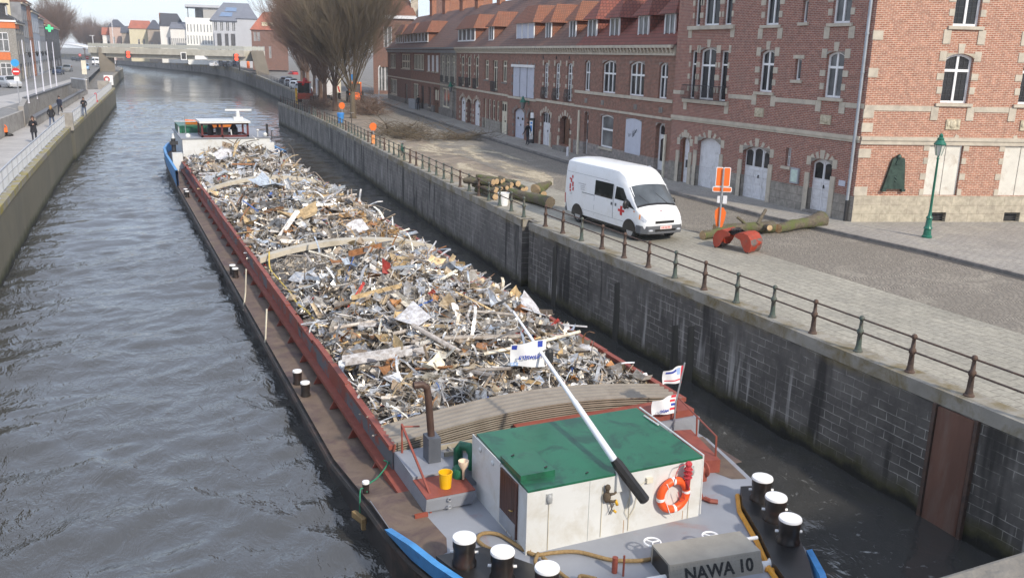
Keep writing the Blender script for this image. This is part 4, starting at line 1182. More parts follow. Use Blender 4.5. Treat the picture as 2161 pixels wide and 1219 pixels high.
# house 7
ops = [(32.0, 33.3, 4.6, 6.4, 0), (29.6, 31.0, 4.6, 6.4, 0), (27.3, 28.7, 4.6, 6.4, 0), (27.1, 30.0, 0, 2.9, 0, .25), (31.4, 32.8, .5, 2.8, 0)]
h7, q = house('brick house with three white shuttered windows and a brown and yellow door', RBo, RBaz, 26.5, 34.48, 'brick_row', ops, 'tile_brown', 0.8, 'stone_dark', cornice='plain')
for k in range(3): window(h7, *q[k][:4], 0, .03, (0.5,), (), .1, pane='white_old')
door(h7, *q[3][:4], 0, .2, 'wood_brown', 2, True, ((0.1, 0.5, 0.42, 0.9), (0.55, 0.5, 0.9, 0.9)), glass_mat='cream'); window(h7, *q[4][:4], 0, .12, (), (), .08, mat='wood_brown', pane='glass_grey')
bands(h7, 7.98, ((3.22, 3.38),))
chimney(h7, -7.6, 4.5, 10, 12.9, 1.6); chimney(h7, -0.5, 4.5, 10, 12.6, 1.4)
# house 8
ops = [(35.4, 42.2, 4.6, 6.5, 0), (39.0, 42.4, .8, 2.9, 0), (35.6, 37.2, 0, 2.8, 0, .2)]
h8, q = house('brick house with one broad window of many white mullions and orange tiled dormers', RBo, RBaz, 34.5, 43.58, 'brick_row', ops, 'tile_brown', 0.7, 'stone_dark', cornice='plain')
window(h8, *q[0][:4], 0, .1, tuple(i / 7 for i in range(1, 7)), (), .13, mat='cream', sill='stone_dark'); window(h8, *q[1][:4], 0, .1, (.33, .67), (), .13, mat='cream'); door(h8, *q[2][:4], 0, .15, 'dark', 1, True)
bands(h8, 9.08, ((3.22, 3.38),))
dormer(h8, -9.0, -0.6, 7.95, 9.1, .5, 4, lights=1); chimney(h8, -9.0, 4.5, 10, 13.4, 1.8)
# houses 9 and 10
ops = [(44.5, 50.8, 4.6, 6.5, 0), (46.5, 48.2, 0, 2.6, 0, .2)]
h9, q = house('old brick house with a wide barred upper window, fourth along behind the felled branches', RBo, RBaz, 43.6, 51.58, 'brick_old', ops, 'tile_brown', 0.7, 'stone_dark', cornice='plain')
window(h9, *q[0][:4], 0, .1, (.2, .4, .6, .8), (.5,), .13, mat='cream'); door(h9, *q[1][:4], 0, .15, 'stone_dark', 1, True); bands(h9, 7.98, ((3.22, 3.38),))
dormer(h9, -7.6, -0.8, 7.95, 9.1, .5, 3, lights=1); chimney(h9, -7.8, 4.5, 10, 13.8, 1.6)
ops = [(55.5, 60.3, 4.5, 6.5, 0), (54.5, 60.5, .8, 3.0, 0)]
h10, q = house('last brick house of the row, half hidden behind the tractor', RBo, RBaz, 51.6, 62.5, 'brick_old', ops, 'tile_brown', 0.7, 'stone_dark', cornice='plain')
window(h10, *q[0][:4], 0, .1, (.25, .5, .75), (), .14, mat='cream'); window(h10, *q[1][:4], 0, .1, (.2, .4, .6, .8), (), .14, mat='cream'); bands(h10, 10.9, ((3.22, 3.38),))
dormer(h10, -6, -0.8, 7.95, 9.1, .5, 3, lights=1)
# ================================================================ the barge
M['hull_black'] = plain('worn_black_hull', (0.03, 0.026, 0.024), 0.55, var=0.3, scale=1.2, c2=(0.10, 0.06, 0.045), amt=(0.5, 0.7), bmp=0.15)
M['deck_brown'] = plain('rusty_brown_deck', (0.16, 0.115, 0.085), 0.75, var=0.25, scale=1.1, c2=(0.075, 0.045, 0.05), amt=(0.45, 0.68), bmp=0.2)
M['deck_grey'] = plain('grey_deck_paint', (0.27, 0.285, 0.32), 0.55, var=0.1, scale=1.0, c2=(0.2, 0.2, 0.22), amt=(0.5, 0.8), bmp=0.05)
M['ship_red'] = plain('red_oxide_paint', (0.26, 0.068, 0.045), 0.6, var=0.22, scale=2.2, c2=(0.20, 0.04, 0.035), amt=(0.5, 0.8), bmp=0.1)
M['ship_red_patchy'] = plain('red_paint_over_grey', (0.26, 0.068, 0.045), 0.6, var=0.2, scale=0.9, c2=(0.13, 0.145, 0.16), amt=(0.47, 0.53), bmp=0.1)
M['ship_white'] = plain('ship_white_paint', (0.66, 0.67, 0.66), 0.42, var=0.04, scale=1.5, c2=(0.50, 0.47, 0.40), amt=(0.5, 0.8), bmp=.06)
M['ship_green'] = plain('ship_green_paint', (0.014, 0.125, 0.065), 0.36, var=0.15, scale=1.4, c2=(0.009, 0.07, 0.042), amt=(0.5, 0.6))
M['ship_blue'] = plain('ship_blue_paint', (0.06, 0.27, 0.58), 0.42, var=0.15, scale=3, c2=(0.03, 0.13, 0.35), amt=(0.55, 0.8))
M['ship_yellow'] = plain('ship_yellow_edge', (0.70, 0.32, 0.03), 0.5, var=0.15, scale=5, c2=(0.4, 0.2, 0.05), amt=(0.55, 0.8))
M['maroon'] = plain('maroon_varnish', (0.12, 0.022, 0.02), 0.4, var=0.15)
M['cap_white'] = plain('white_bollard_cap', (0.85, 0.85, 0.85), 0.4, var=0.04, scale=6, c2=(0.55, 0.45, 0.4), amt=(0.68, 0.8))
M['bollard'] = plain('worn_black_bollard', (0.022, 0.019, 0.018), 0.32, var=0.3, scale=4, c2=(0.055, 0.03, 0.024), amt=(0.5, 0.7))
M['rope'] = plain('manila_rope', (0.30, 0.20, 0.09), 0.9, var=0.3, scale=30, bmp=0.5)
M['checker'] = plain('checker_plate', (0.30, 0.28, 0.24), 0.6, 0.0, var=0.15, scale=2)
M['beige_hatch'] = plain('beige_hatch_sheet', (0.27, 0.232, 0.185), 0.55, 0.0, var=0.12, scale=2.0, c2=(0.19, 0.155, 0.12), amt=(0.5, 0.8))
M['door_wood'] = plain('dark_plank_door', (0.075, 0.028, 0.02), 0.45, var=0.3, scale=5, streak=True)

barge = thing('cargo_barge', 'long red and black river barge loaded with scrap metal, green roofed cabin at its bow', 'barge', (8.4, 40, 0))
BX, BY = -8.4, -40.0
class BB(MB):
    """builder in canal coordinates, shifted to the barge's own origin"""
    def build(s, name, mat, parent=None, **k):
        s.v = [(x + BX, y + BY, z) for x, y, z in s.v]
        return MB.build(s, name, mat, parent or barge, **k)

HULL_L = [(8.0, 7.4), (7.1, 7.75), (6.4, 8.6), (5.7, 9.6), (5.12, 10.6), (4.7, 11.5), (4.42, 12.3), (4.24, 13.0), (4.1, 14.0), (4.05, 15.2), (4.0, 18), (4.0, 40), (4.0, 62), (4.0, 72), (4.15, 77), (4.7, 81), (6.2, 83.6), (8.4, 84.3)]
HULL_R = [(8.0, 7.4), (8.8, 7.75), (9.45, 8.6), (10.1, 9.55), (10.72, 10.5), (11.1, 11.4), (11.42, 12.3), (11.62, 13.0), (11.82, 14.0), (12.02, 15.2), (12.6, 18), (12.85, 22), (12.85, 40), (12.85, 72), (12.7, 77), (12.1, 81), (10.6, 83.6), (8.4, 84.3)]
def deck_z(y):
    if y < 15: return 1.0
    if y < 17: return 1.0 - 0.35 * (y - 15) / 2
    if y < 68: return 0.65
    return min(1.0, 0.65 + 0.06 * (y - 68))
mb = BB()
for side, H in ((0, HULL_L), (1, HULL_R)):
    for a, b in zip(H[:-1], H[1:]):
        za, zb_ = deck_z(a[1]), deck_z(b[1])
        fl = lambda p: ((p[0] - 8.4) * 0.985 + 8.4, p[1] + (0.25 if p[1] < 10 else 0), -1.0)
        q = [fl(a), fl(b), (*b, zb_), (*a, za)]
        mb.poly(q if side else q[::-1])
hull = mb.build('hull', 'hull_black')
for side, H in ((0, HULL_L), (1, HULL_R)):            # rubbing strake
    mb = BB(); mb.tube([(x + (-0.03 if not side else 0.03), y, deck_z(y) - 0.16) for x, y in H], 0.07, 6)
    mb.build('rubbing_strake', 'hull_black', hull)
# side decks and foredeck
def strip(H, y0, y1, inner, side):
    mb = BB()
    pts = [p for p in H if y0 <= p[1] <= y1]
    def at_y(y):
        for a, b in zip(H[:-1], H[1:]):
            if min(a[1], b[1]) <= y <= max(a[1], b[1]) and a[1] != b[1]:
                f = (y - a[1]) / (b[1] - a[1]); return (a[0] + (b[0] - a[0]) * f, y)
        return pts[0]
    pts = [at_y(y0)] + [p for p in pts if y0 < p[1] < y1] + [at_y(y1)]
    for a, b in zip(pts[:-1], pts[1:]):
        q = [(*a, deck_z(a[1])), (*b, deck_z(b[1])), (inner, b[1], deck_z(b[1])), (inner, a[1], deck_z(a[1]))]
        mb.poly(q[::-1] if not side else q)
    return mb
strip(HULL_L, 13.9, 84.2, 5.0, 0).build('side_deck', 'deck_brown'); strip(HULL_R, 13.9, 84.2, 12.0, 1).build('side_deck', 'deck_brown')
M['fore_grey'] = plain('grey_foredeck_with_red_stains', (0.28, 0.295, 0.33), 0.5, var=0.1, scale=0.9, c2=(0.30, 0.19, 0.18), amt=(0.58, 0.75), bmp=0.05)
mb = BB()
ptsL = [p for p in HULL_L if p[1] <= 15.3][::-1]; ptsR = [p for p in HULL_R if p[1] <= 15.3][1:]
ol = ptsL + ptsR
mb.poly([(x, y, 1.012) for x, y in ol])
mb.poly([(4.9, 15.19, 1.012), (12.0, 15.19, 1.012), (12.0, 16.4, 1.012), (4.9, 16.4, 1.012)][::1])
mb.build('foredeck', 'fore_grey')
mb = BB(); mb.poly([(4.06, 15.3, 1.017), (4.11, 14.0, 1.017), (4.25, 13.0, 1.017), (4.42, 12.75, 1.017), (4.8, 12.9, 1.017), (4.95, 13.35, 1.017), (4.88, 14.2, 1.017), (4.88, 15.3, 1.017)]); mb.build('worn_side_deck', 'deck_brown'); mb = BB(); mb.poly([(11.98, 15.3, 1.017), (11.2, 15.3, 1.017), (11.0, 13.9, 1.017), (11.25, 13.3, 1.017), (11.55, 13.2, 1.017)]); mb.build('worn_side_deck', 'deck_brown')
# aft deck
mb = BB(); mb.poly([(5.0, 69.5, 0.98), (12.0, 69.5, 0.98), (12.0, 81, 0.98), (10.4, 83.4, 0.98), (8.4, 84, 0.98), (6.4, 83.4, 0.98), (5.0, 81, 0.98)]); mb.build('aft_deck', 'deck_grey')
# bulwarks at the bow: blue outside, their plates stand on the deck edge
def bulwark(H, y0, y1, side, zt, name='bulwark', mat='ship_blue', taper=True, rail=0.17):
    pts = [p for p in H if y0 <= p[1] <= y1]
    mb = BB(); n = len(pts); sgn = -1 if not side else 1
    outer, inner, tops = [], [], []
    for i, (x, y) in enumerate(pts):
        h = zt if not (taper and i == 0 and pts[0][1] > pts[-1][1]) else deck_z(y) + 0.03
        if taper and y > y1 - 0.4: h = deck_z(y) + 0.05
        nx = x + 0.06 * sgn
        outer.append((nx, y, deck_z(y) - 0.05)); tops.append((x + 0.11 * sgn, y, h)); inner.append((x + 0.11 * sgn - rail * sgn, y, h))
    for i in range(n - 1):
        mb.poly([outer[i], outer[i + 1], tops[i + 1], tops[i]]); mb.poly([tops[i], tops[i + 1], inner[i + 1], inner[i]])
        bi = (inner[i][0], inner[i][1], deck_z(inner[i][1])); bj = (inner[i + 1][0], inner[i + 1][1], deck_z(inner[i + 1][1]))
        mb.poly([inner[i], inner[i + 1], bj, bi])
    return mb.build(name, mat)
for side, H in ((0, HULL_L), (1, HULL_R)):
    if not side: bulwark(H, 7.3, 14.1, side, 1.25, rail=.13)
    else: bulwark(H, 7.3, 10.6, side, 1.28, rail=.13); bulwark(H, 12.2, 13.1, side, 1.1, rail=.1)
# black pads under the bow bollards with yellow edges
mb = BB()
mb.prism([(4.50, 12.65), (5.35, 12.62), (6.05, 11.6), (6.5, 10.6), (6.6, 9.2), (5.9, 9.6), (5.2, 10.7), (4.75, 11.7)], 1.013, 1.16); mb.build('bollard_pad', 'black')
mb = BB()
mb.prism([(10.98, 12.7), (10.55, 12.1), (10.12, 11.05), (9.75, 10.3), (9.45, 9.4), (9.75, 9.3), (10.3, 10.0), (10.85, 10.95), (11.22, 11.9), (11.34, 12.6)], 1.013, 1.19); mb.build('bollard_pad', 'black')
mb = BB(); mb.tube([(10.86, 12.62, 1.05), (10.48, 12.08, 1.05), (10.05, 11.03, 1.05), (9.68, 10.28, 1.05), (9.4, 9.4, 1.05)], 0.05, 6); mb.tube([(9.62, 10.3, 1.05), (9.9, 10.05, 1.06), (10.15, 9.85, 1.05)], 0.045, 6); mb.build('deck_edging', 'ship_yellow')
def bollard(x, y, z, r, h, name='bollard'):
    mb = BB(); mb.lathe([(r * 1.08, 0), (r * 1.08, 0.04), (r * 0.94, 0.08), (r * 0.94, h * 0.62), (r, h * 0.72), (r, h)], (x, y, z), 24); b = mb.build(name, 'bollard', smooth='auto')
    mb = BB(); mb.lathe([(r * 1.04, h), (r * 1.05, h + 0.02), (r * 1.0, h + 0.045), (r * 0.5, h + 0.055)], (x, y, z), 24); mb.build('bollard_cap', 'cap_white', b, smooth='auto')
    if r > 0.15:
        mb = BB()
        for a in (-0.35, 2.6): mb.tube([(x + r * 0.9 * math.cos(a), y + r * 0.9 * math.sin(a), z + h * 0.45), (x + r * 1.22 * math.cos(a), y + r * 1.22 * math.sin(a), z + h * 0.45)], 0.025, 6)
        mb.build('bollard_pin', 'cap_white', b)
    return b
for (x, y) in ((11.0, 12.12), (10.72, 11.4), (10.42, 10.68)): bollard(x, y, 1.19, 0.195, 0.43)
for (x, y) in ((4.86, 12.25), (5.28, 11.62), (5.74, 10.92)): bollard(x, y, 1.16, 0.195, 0.46)
for (x, y) in ((4.17, 22.95), (4.19, 22.0), (4.17, 36.2), (4.2, 35.6)): bollard(x, y, 0.655, 0.12, 0.34)
for (x, y) in ((4.16, 57), (4.16, 58)): bollard(x, y, 0.655, 0.12, 0.34)
bollard(4.12, 15.75, 0.85, 0.07, 0.26)
# hatch coamings
for side in (0, 1):
    xo = 4.86 if not side else 12.14; s = -1 if not side else 1
    y0, y1 = 16.35, 69.5
    mb = BB(); mb.box((min(xo, xo - s * 0.05), y0, 0.6), (max(xo, xo - s * 0.05), y1, 1.45)); c = mb.build('coaming', 'ship_red_patchy')
    mb = BB(); n = 14
    for k in range(n):                                     # top rail in plates, slightly out of line
        a = y0 + (y1 - y0) * k / n; b = y0 + (y1 - y0) * (k + 1) / n - 0.05; dz = 0.02 * math.sin(k * 2.3); dx = 0.02 * math.sin(k * 1.7)
        mb.cbox((xo + dx, (a + b) / 2, 1.5 + dz), (0.15, b - a, 0.1))
    mb.build('coaming_rail', 'ship_red', c)
    mb = BB(); mb.box((min(xo, xo + s * 0.19), 14.25 if not side else y0, 0.94), (max(xo, xo + s * 0.19), y1, 0.98)); mb.box((min(xo + s * 0.15, xo + s * 0.19), 14.25 if not side else y0, 0.88), (max(xo + s * 0.15, xo + s * 0.19), y1, 0.94)); mb.build('coaming_flange', 'ship_red', c)
    y = y0 + 0.7
    while y < y1:
        a, b, w_ = xo, xo + s * 0.3, 0.018
        mb = BB(); mb.add([(a, y - w_, 0.66), (b, y - w_, 0.66), (xo + s * 0.15, y - w_, 0.94), (a, y - w_, 0.94), (a, y + w_, 0.66), (b, y + w_, 0.66), (xo + s * 0.15, y + w_, 0.94), (a, y + w_, 0.94)], [(0, 1, 2, 3), (7, 6, 5, 4), (1, 5, 6, 2), (0, 4, 5, 1), (3, 2, 6, 7)])
        mb.build('coaming_bracket', 'ship_red', c); y += 1.9
mb = BB(); mb.box((4.66, 14.2, 0.64), (4.9, 16.35, 1.0)); mb.add([(4.64, 14.2, 0.66), (4.9, 14.2, 0.66), (4.9, 14.2, 1.1), (4.64, 14.2, 1.1), (4.64, 14.24, 0.66), (4.9, 14.24, 0.66), (4.9, 14.24, 1.1), (4.64, 14.24, 1.1)], [(0, 1, 2, 3), (7, 6, 5, 4)]); mb.build('coaming_end', 'ship_red')
# hold: end walls and floor
mb = BB(); mb.box((4.9, 69.45, 0.6), (12.1, 69.55, 1.75)); mb.box((4.9, 16.36, 0.9), (12.1, 16.46, 1.35)); mb.poly([(4.9, 16.4, 0.1), (12.1, 16.4, 0.1), (12.1, 69.5, 0.1), (4.9, 69.5, 0.1)]); mb.build('hold', 'hull_black')
# steps, lockers and hold end forward
mb = BB(); mb.prism_x([(14.35, 1.013), (14.3, 1.05), (14.24, 1.3), (14.24, 1.36), (15.05, 1.36), (15.05, 1.013)], 4.88, 5.84); st = mb.build('step_locker', 'deck_grey')
mb = BB(); mb.box((4.87, 14.22, 1.36), (5.86, 15.04, 1.378)); mb.build('locker_lid', 'ship_red', st)
mb = BB()
for z in (1.28, 1.13): mb.torus((5.33, 14.2, z), 0.035, 0.012, 'y', 12, 5)
mb.build('lashing_eye', 'steel', st)
mb = BB(); mb.box((4.88, 15.06, 1.013), (9.9, 16.3, 1.42)); mb.box((9.9, 15.5, 1.013), (12.0, 16.3, 1.42)); mb.build('fore_trunk', 'deck_grey')
mb = BB(); mb.box((7.6, 15.6, 1.43), (11.9, 16.32, 1.6)); mb.build('trunk_top', 'ship_red')
mb = BB(); mb.prism([(10.85, 13.75), (11.2, 13.65), (11.55, 15.2), (11.15, 15.3)], 1.013, 1.3); mb.build('side_locker', 'ship_red')
mb = BB(); mb.tube([(11.72, 15.9, 1.0), (11.6, 15.9, 1.85), (11.2, 13.85, 1.75), (11.22, 13.85, 1.3)], 0.022, 6); mb.tube([(11.45, 14.85, 1.32), (11.42, 14.85, 1.8)], 0.02, 6); mb.build('handrail', 'ship_red')
mb = BB(); mb.tube([(5.02, 16.2, 1.42), (5.02, 16.2, 2.05), (5.0, 14.35, 1.35), (4.98, 14.3, 0.7)], 0.026, 6); mb.tube([(5.02, 16.2, 2.0), (5.4, 16.2, 1.95)], 0.018, 6); mb.build('handrail', 'ship_red')
mb = BB(); mb.lathe([(0.16, -0.16), (0.17, -0.12), (0.1, -0.08), (0.1, 0.08), (0.17, 0.12), (0.16, 0.16)], (10.55, 13.5, 1.25), 14, 'x'); mb.box((10.4, 13.42, 1.013), (10.7, 13.58, 1.2)); mb.build('capstan', 'ship_red')
mb = BB(); mb.lathe([(0.06, 0), (0.07, 0.12), (0.05, 0.16)], (10.28, 13.3, 1.013), 10); mb.build('deck_light', 'cream')
mb = BB(); mb.tube([(10.15, 12.75, 1.06), (10.2, 12.62, 1.06), (10.32, 12.55, 1.05)], 0.05, 6); mb.tube([(10.2, 12.95, 1.07), (10.1, 12.75, 1.07)], 0.035, 6); mb.build('chain_end', 'ship_red')
# exhaust pipe
mb = BB(); mb.box((5.36, 15.5, 1.42), (5.62, 15.85, 1.95)); ex = mb.build('exhaust_box', plain('dark_grey_paint', (0.09, 0.10, 0.12), 0.5))
mb = BB(); mb.tube([(5.48, 15.68, 1.9), (5.43, 15.72, 2.75), (5.4, 15.72, 2.98), (5.3, 15.72, 3.06), (5.12, 15.72, 3.06)], 0.075, 12); mb.build('exhaust_pipe', plain('brown_exhaust', (0.085, 0.05, 0.038), 0.5, 0.2, var=0.25), ex, smooth='auto')
mb = BB(); mb.tube([(5.9, 15.25, 1.42), (5.9, 15.25, 1.75), (5.95, 15.2, 1.85), (6.06, 15.1, 1.85), (6.12, 15.02, 1.72), (6.12, 15.0, 1.4)], 0.1, 12); mb.build('vent_pipe', 'ship_green', smooth='auto')
# bow cabin
cx0, cx1, cy0, cy1 = 6.03, 9.68, 12.3, 14.58
mb = BB()
mb.prism_x([(cy0, 1.0), (cy0, 2.2), (cy1, 2.28), (cy1, 1.0)], cx0, cx1)
mb.box((cx0 - 0.02, 13.42, 1.35), (cx0, cy1 + 0.2, 2.27))
cab = mb.build('cabin', 'ship_white')
mb = BB(); mb.prism_x([(cy0 - 0.0, 2.204), (cy0 + 0.0, 2.245), (cy1 + 0.05, 2.33), (cy1 + 0.05, 2.285)], cx0 + 0.01, cx1 - 0.01); rf = mb.build('cabin_roof', 'ship_green', cab)
mb = BB(); mb.box((6.05, 12.62, 2.25), (6.72, 13.5, 2.37)); mb.build('roof_hatch', 'ship_green', rf)
mb = BB()
for (x, y) in ((6.25, 13.4), (6.6, 12.75), (7.3, 12.5), (7.8, 12.33)): mb.cbox((x, y, 2.385 if x < 7 else 2.26), (0.07, 0.02, 0.02), 0.5)
mb.build('roof_fitting', 'dark', rf)
mb = BB(); mb.tube([(9.73, 14.6, 2.34), (9.7, 12.32, 2.26), (9.71, 12.3, 1.05)], 0.018, 6); mb.tube([(9.58, 14.2, 2.34), (9.6, 13.7, 2.33)], 0.016, 6); mb.build('edge_trim', 'ship_white', cab)
mb = BB(); mb.box((cx0 - 0.035, 12.66, 1.12), (cx0 - 0.0, 13.38, 2.2)); dr = mb.build('cabin_door', 'door_wood', cab)
mb = BB(); mb.box((cx0 - 0.045, 12.68, 1.12), (cx0 - 0.034, 13.36, 1.4)); mb.build('kick_plate', 'zinc', dr)
mb = BB(); mb.tube([(cx0 - 0.04, 12.8, 1.62), (cx0 - 0.07, 12.8, 1.62), (cx0 - 0.07, 12.88, 1.6)], 0.012, 6); mb.build('handle', plain('brass', (0.6, 0.4, 0.12), 0.3, 0.8), dr)
mb = BB()
for k in range(1, 7): mb.box((cx0 - 0.0375, 12.66 + k * 0.103, 1.4), (cx0 - 0.034, 12.665 + k * 0.103, 2.19))
mb.build('plank_joint', 'black', dr)
M['lamp_grey'] = plain('grey_bulkhead_lamp', (0.36, 0.37, 0.37), 0.3)
for x, z in ((6.45, 2.02), (9.42, 2.0)):
    mb = BB(); mb.ball((x, cy0 - 0.03, z), (0.055, 0.045, 0.09), 10, 7); mb.box((x - 0.06, cy0 - 0.015, z - 0.095), (x + 0.06, cy0 + 0.002, z + 0.095)); bl = mb.build('wall_lamp', 'lamp_grey', cab)
    mb = BB(); mb.tube([(x, cy0 - 0.012, z - 0.09), (x, cy0 - 0.012, 1.02)], 0.008, 5); mb.build('lamp_cable', 'cream', bl)
for y in (13.75, 14.35):
    mb = BB(); mb.ball((cx0 - 0.03, y, 2.12), (0.03, 0.05, 0.05), 8, 6); mb.build('wall_lamp', 'ship_white', cab)
M['rust_run'] = plain('rust_run', (0.38, 0.20, 0.08), 0.8, var=0.2, scale=6)
mb = BB()
for (y, h) in ((12.9, 0.1), (13.1, 0.08), (12.72, 0.07)): mb.box((cx0 - 0.003, y, 1.02), (cx0 + 0.01, y + 0.015, 1.02 + h))
for (x, z0, z1) in ((6.12, 1.02, 1.1), (8.0, 1.02, 1.28), (9.3, 1.02, 1.2)): mb.box((x, cy0 - 0.003, z0), (x + 0.012, cy0 + 0.01, z1))
mb.build('rust_streak', 'rust_run', cab)
mb = BB()
for x in (7.25,): mb.box((x, cy0 - .003, 1.02), (x + .01, cy0 + .01, 2.2))
mb.build('weld_seam', 'lamp_grey', cab)
mb = BB()
for x in (7.52, 8.1): mb.tube([(x, cy0 - 0.012, 1.05), (x, cy0 - 0.012, 2.05)], 0.01, 5)
mb.tube([(8.1, cy0 - 0.015, 1.75), (8.0, cy0 - 0.03, 1.45), (8.08, cy0 - 0.03, 1.3), (8.2, cy0 - 0.03, 1.5), (8.28, cy0 - 0.02, 1.9), (8.45, cy0 - 0.02, 2.0)], 0.008, 5); mb.box((8.42, cy0 - 0.06, 1.95), (8.55, cy0, 2.05)); mb.build('wall_cable', 'cream', cab)
# mast laid back over the hold, counterweight lever at the cabin front
mb = BB(); p0, p1 = Vector((7.78, 12.3, 2.45)), Vector((8.0, 17.3, 3.86))
mb.tube([p0, p0.lerp(p1, 0.35), p0.lerp(p1, 0.36), p1], [0.068, 0.058, 0.047, 0.024], 12); mast = mb.build('mast', plain('white_mast_paint', (0.82, 0.83, 0.85), 0.35, var=0.03), smooth='auto')
mb = BB(); a, b = Vector((7.76, 12.35, 2.5)), Vector((8.2, 11.92, 1.80)); mb.tube([a, a.lerp(b, 0.12), b.lerp(a, 0.04), b], [0.085, 0.105, 0.105, 0.07], 8); mb.build('counterweight', 'black', mast)
mb = BB(); mb.box((7.78, 12.24, 1.9), (7.92, 12.32, 2.36)); mb.build('mast_foot', 'ship_white', mast)
mb = BB(); q = p0.lerp(p1, 0.685); mb.lathe([(0.06, -0.16), (0.085, -0.14), (0.085, 0.1), (0.05, 0.16)], (q.x + 0.2, q.y, q.z - 0.1), 12); mb.tube([(q.x, q.y, q.z), (q.x + 0.2, q.y, q.z + 0.07)], 0.015, 5); mb.build('masthead_lamp', 'dark', mast)
# winch house with the ship's name
WL0 = Vector((7.86, 10.62)); wz = 1.3
wa = math.atan2(11.08 - 11.25 - 0.06, 9.65 - 7.79)
mb = MB()
mb.prism_x([(0.66, -0.28), (0.66, 0.30), (0.0, 0.30), (-0.14, -0.06), (-0.14, -0.28)], 0.0, 1.72)
wh = mb.build('winch_cover', 'checker', barge, (WL0.x + BX, WL0.y + BY, 1.06), wa)
mb = MB()
for i in range(26):
    for j in range(6):
        u, v_ = 0.06 + i * 0.064, 0.05 + j * 0.055
        p = Vector((u, -0.14 * (1 - v_ / 0.36), -0.06 + v_))
        if j < 6: mb.cbox((p.x, p.y - 0.004, p.z), (0.028, 0.006, 0.014), 0, 0, 0.7 if (i + j) % 2 else -0.7)
mb.build('tread_lug', 'checker', wh)
M['name_black'] = plain('black_lettering', (0.02, 0.02, 0.02), 0.6)
tx = text('ship_name', 'NAWA 10', 0.30, 'name_black', wh, (0.90, -0.079, 0.105), (R(90 - 21), 0, 0), 0.006, sx=0.98, bold=0.008)
mb = MB(); mb.prism_x([(0.6, -0.28), (0.6, 0.26), (0.06, 0.26), (-0.08, -0.08), (-0.08, -0.28)], -0.004, 0.0); mb.build('winch_side', 'black', wh)
mb = MB(); mb.lathe([(0.06, -0.34), (0.06, 0.0)], (0, 0.1, 0.0), 12, 'x'); mb.lathe([(0.13, 1.74), (0.1, 1.78), (0.09, 1.92), (0.13, 1.97)], (0, 0.0, -0.03), 16, 'x'); mb.lathe([(0.035, 1.74), (0.035, 1.98)], (0, 0.5, 0.22), 10, 'x'); mb.build('winch_drum', 'cap_white', wh, smooth='auto')
for (px, py) in ((8.05, 11.42), (9.12, 11.2)):
    mb = BB(); mb.torus((px, py, 1.3), 0.145, 0.018, 'z', 24, 6)
    for a in (0, 2.1, 4.2): mb.tube([(px, py, 1.3), (px + 0.145 * math.cos(a), py + 0.145 * math.sin(a), 1.3)], 0.014, 5)
    hw = mb.build('handwheel', 'cap_white'); mb = BB(); mb.tube([(px, py, 1.0), (px, py, 1.29)], 0.02, 6); mb.build('spindle', 'steel', hw)
mb = BB(); mb.tube([(7.2, 11.25, 1.0), (7.2, 11.25, 1.3)], 0.05, 10); mb.tube([(7.28, 11.1, 1.0), (7.28, 11.1, 1.4)], 0.018, 6); mb.build('fairlead_post', 'ship_red')
mb = BB(); mb.prism([(6.35, 10.9), (7.1, 10.7), (7.05, 10.2), (6.3, 10.4)], 1.013, 1.1); mb.build('deck_hatch', 'deck_grey')
# beams across the hold
M['beam_paint'] = plain('pale_beam_paint', (.52, .47, .38), .6, var=.12, scale=2, c2=(.33, .28, .2), amt=(.52, .8))
def beam(y, crown=0.46):
    mb = BB(); n = 16
    for i in range(n):
        a, b = i / n, (i + 1) / n
        xa, xb = 4.95 + 7.1 * a, 4.95 + 7.1 * b; za, zb_ = 1.52 + crown * math.sin(PI * a) ** 0.8, 1.52 + crown * math.sin(PI * b) ** 0.8
        mb.add([(xa, y - .22, za), (xb, y - .22, zb_), (xb, y + .22, zb_), (xa, y + .22, za), (xa, y - .22, za + .2), (xb, y - .22, zb_ + .2), (xb, y + .22, zb_ + .2), (xa, y + .22, za + .2)],
               [(0, 3, 2, 1), (4, 5, 6, 7), (0, 1, 5, 4), (2, 3, 7, 6)] + ([(0, 4, 7, 3)] if i == 0 else []) + ([(1, 2, 6, 5)] if i == n - 1 else []))
    mb.build('hold_beam', 'beam_paint')
beam(34.2, .52); beam(52.8, 0.66)
# after end: deckhouse, wheelhouse, engine house
mb = BB(); mb.prism([(5.05, 70.2), (11.4, 70.2), (11.4, 79), (5.05, 79)], 0.95, 2.98); mb.box((11.4, 70.3, 0.95), (11.75, 73, 2.6)); mb.build('deckhouse', 'ship_white')
mb = BB(); mb.box((4.95, 70.1, 2.98), (11.5, 79.1, 3.05)); mb.build('deckhouse_top', 'deck_grey')
mb = BB(); x0, x1, y0, y1 = 6.45, 9.9, 70.4, 73.2
for (x, y) in ((x0, y0), (x1 - .14, y0), (x0, y1 - .14), (x1 - .14, y1 - .14), ((x0 + x1) / 2 - .3, y0), ((x0 + x1) / 2 - .3, y1 - .14)): mb.box((x, y, 3.05), (x + .14, y + .14, 4.1))
for z0, z1 in ((3.05, 3.2), (3.98, 4.1)):
    mb.box((x0, y0, z0), (x1, y0 + .1, z1)); mb.box((x0, y1 - .1, z0), (x1, y1, z1)); mb.box((x0, y0 + .1, z0), (x0 + .1, y1 - .1, z1)); mb.box((x1 - .1, y0 + .1, z0), (x1, y1 - .1, z1))
wheel = mb.build('wheelhouse', 'maroon')
mb = BB(); mb.box((x0 - .12, y0 - .25, 4.1), (x1 + .12, y1 + .15, 4.25)); mb.build('wheelhouse_roof', 'ship_white', wheel)
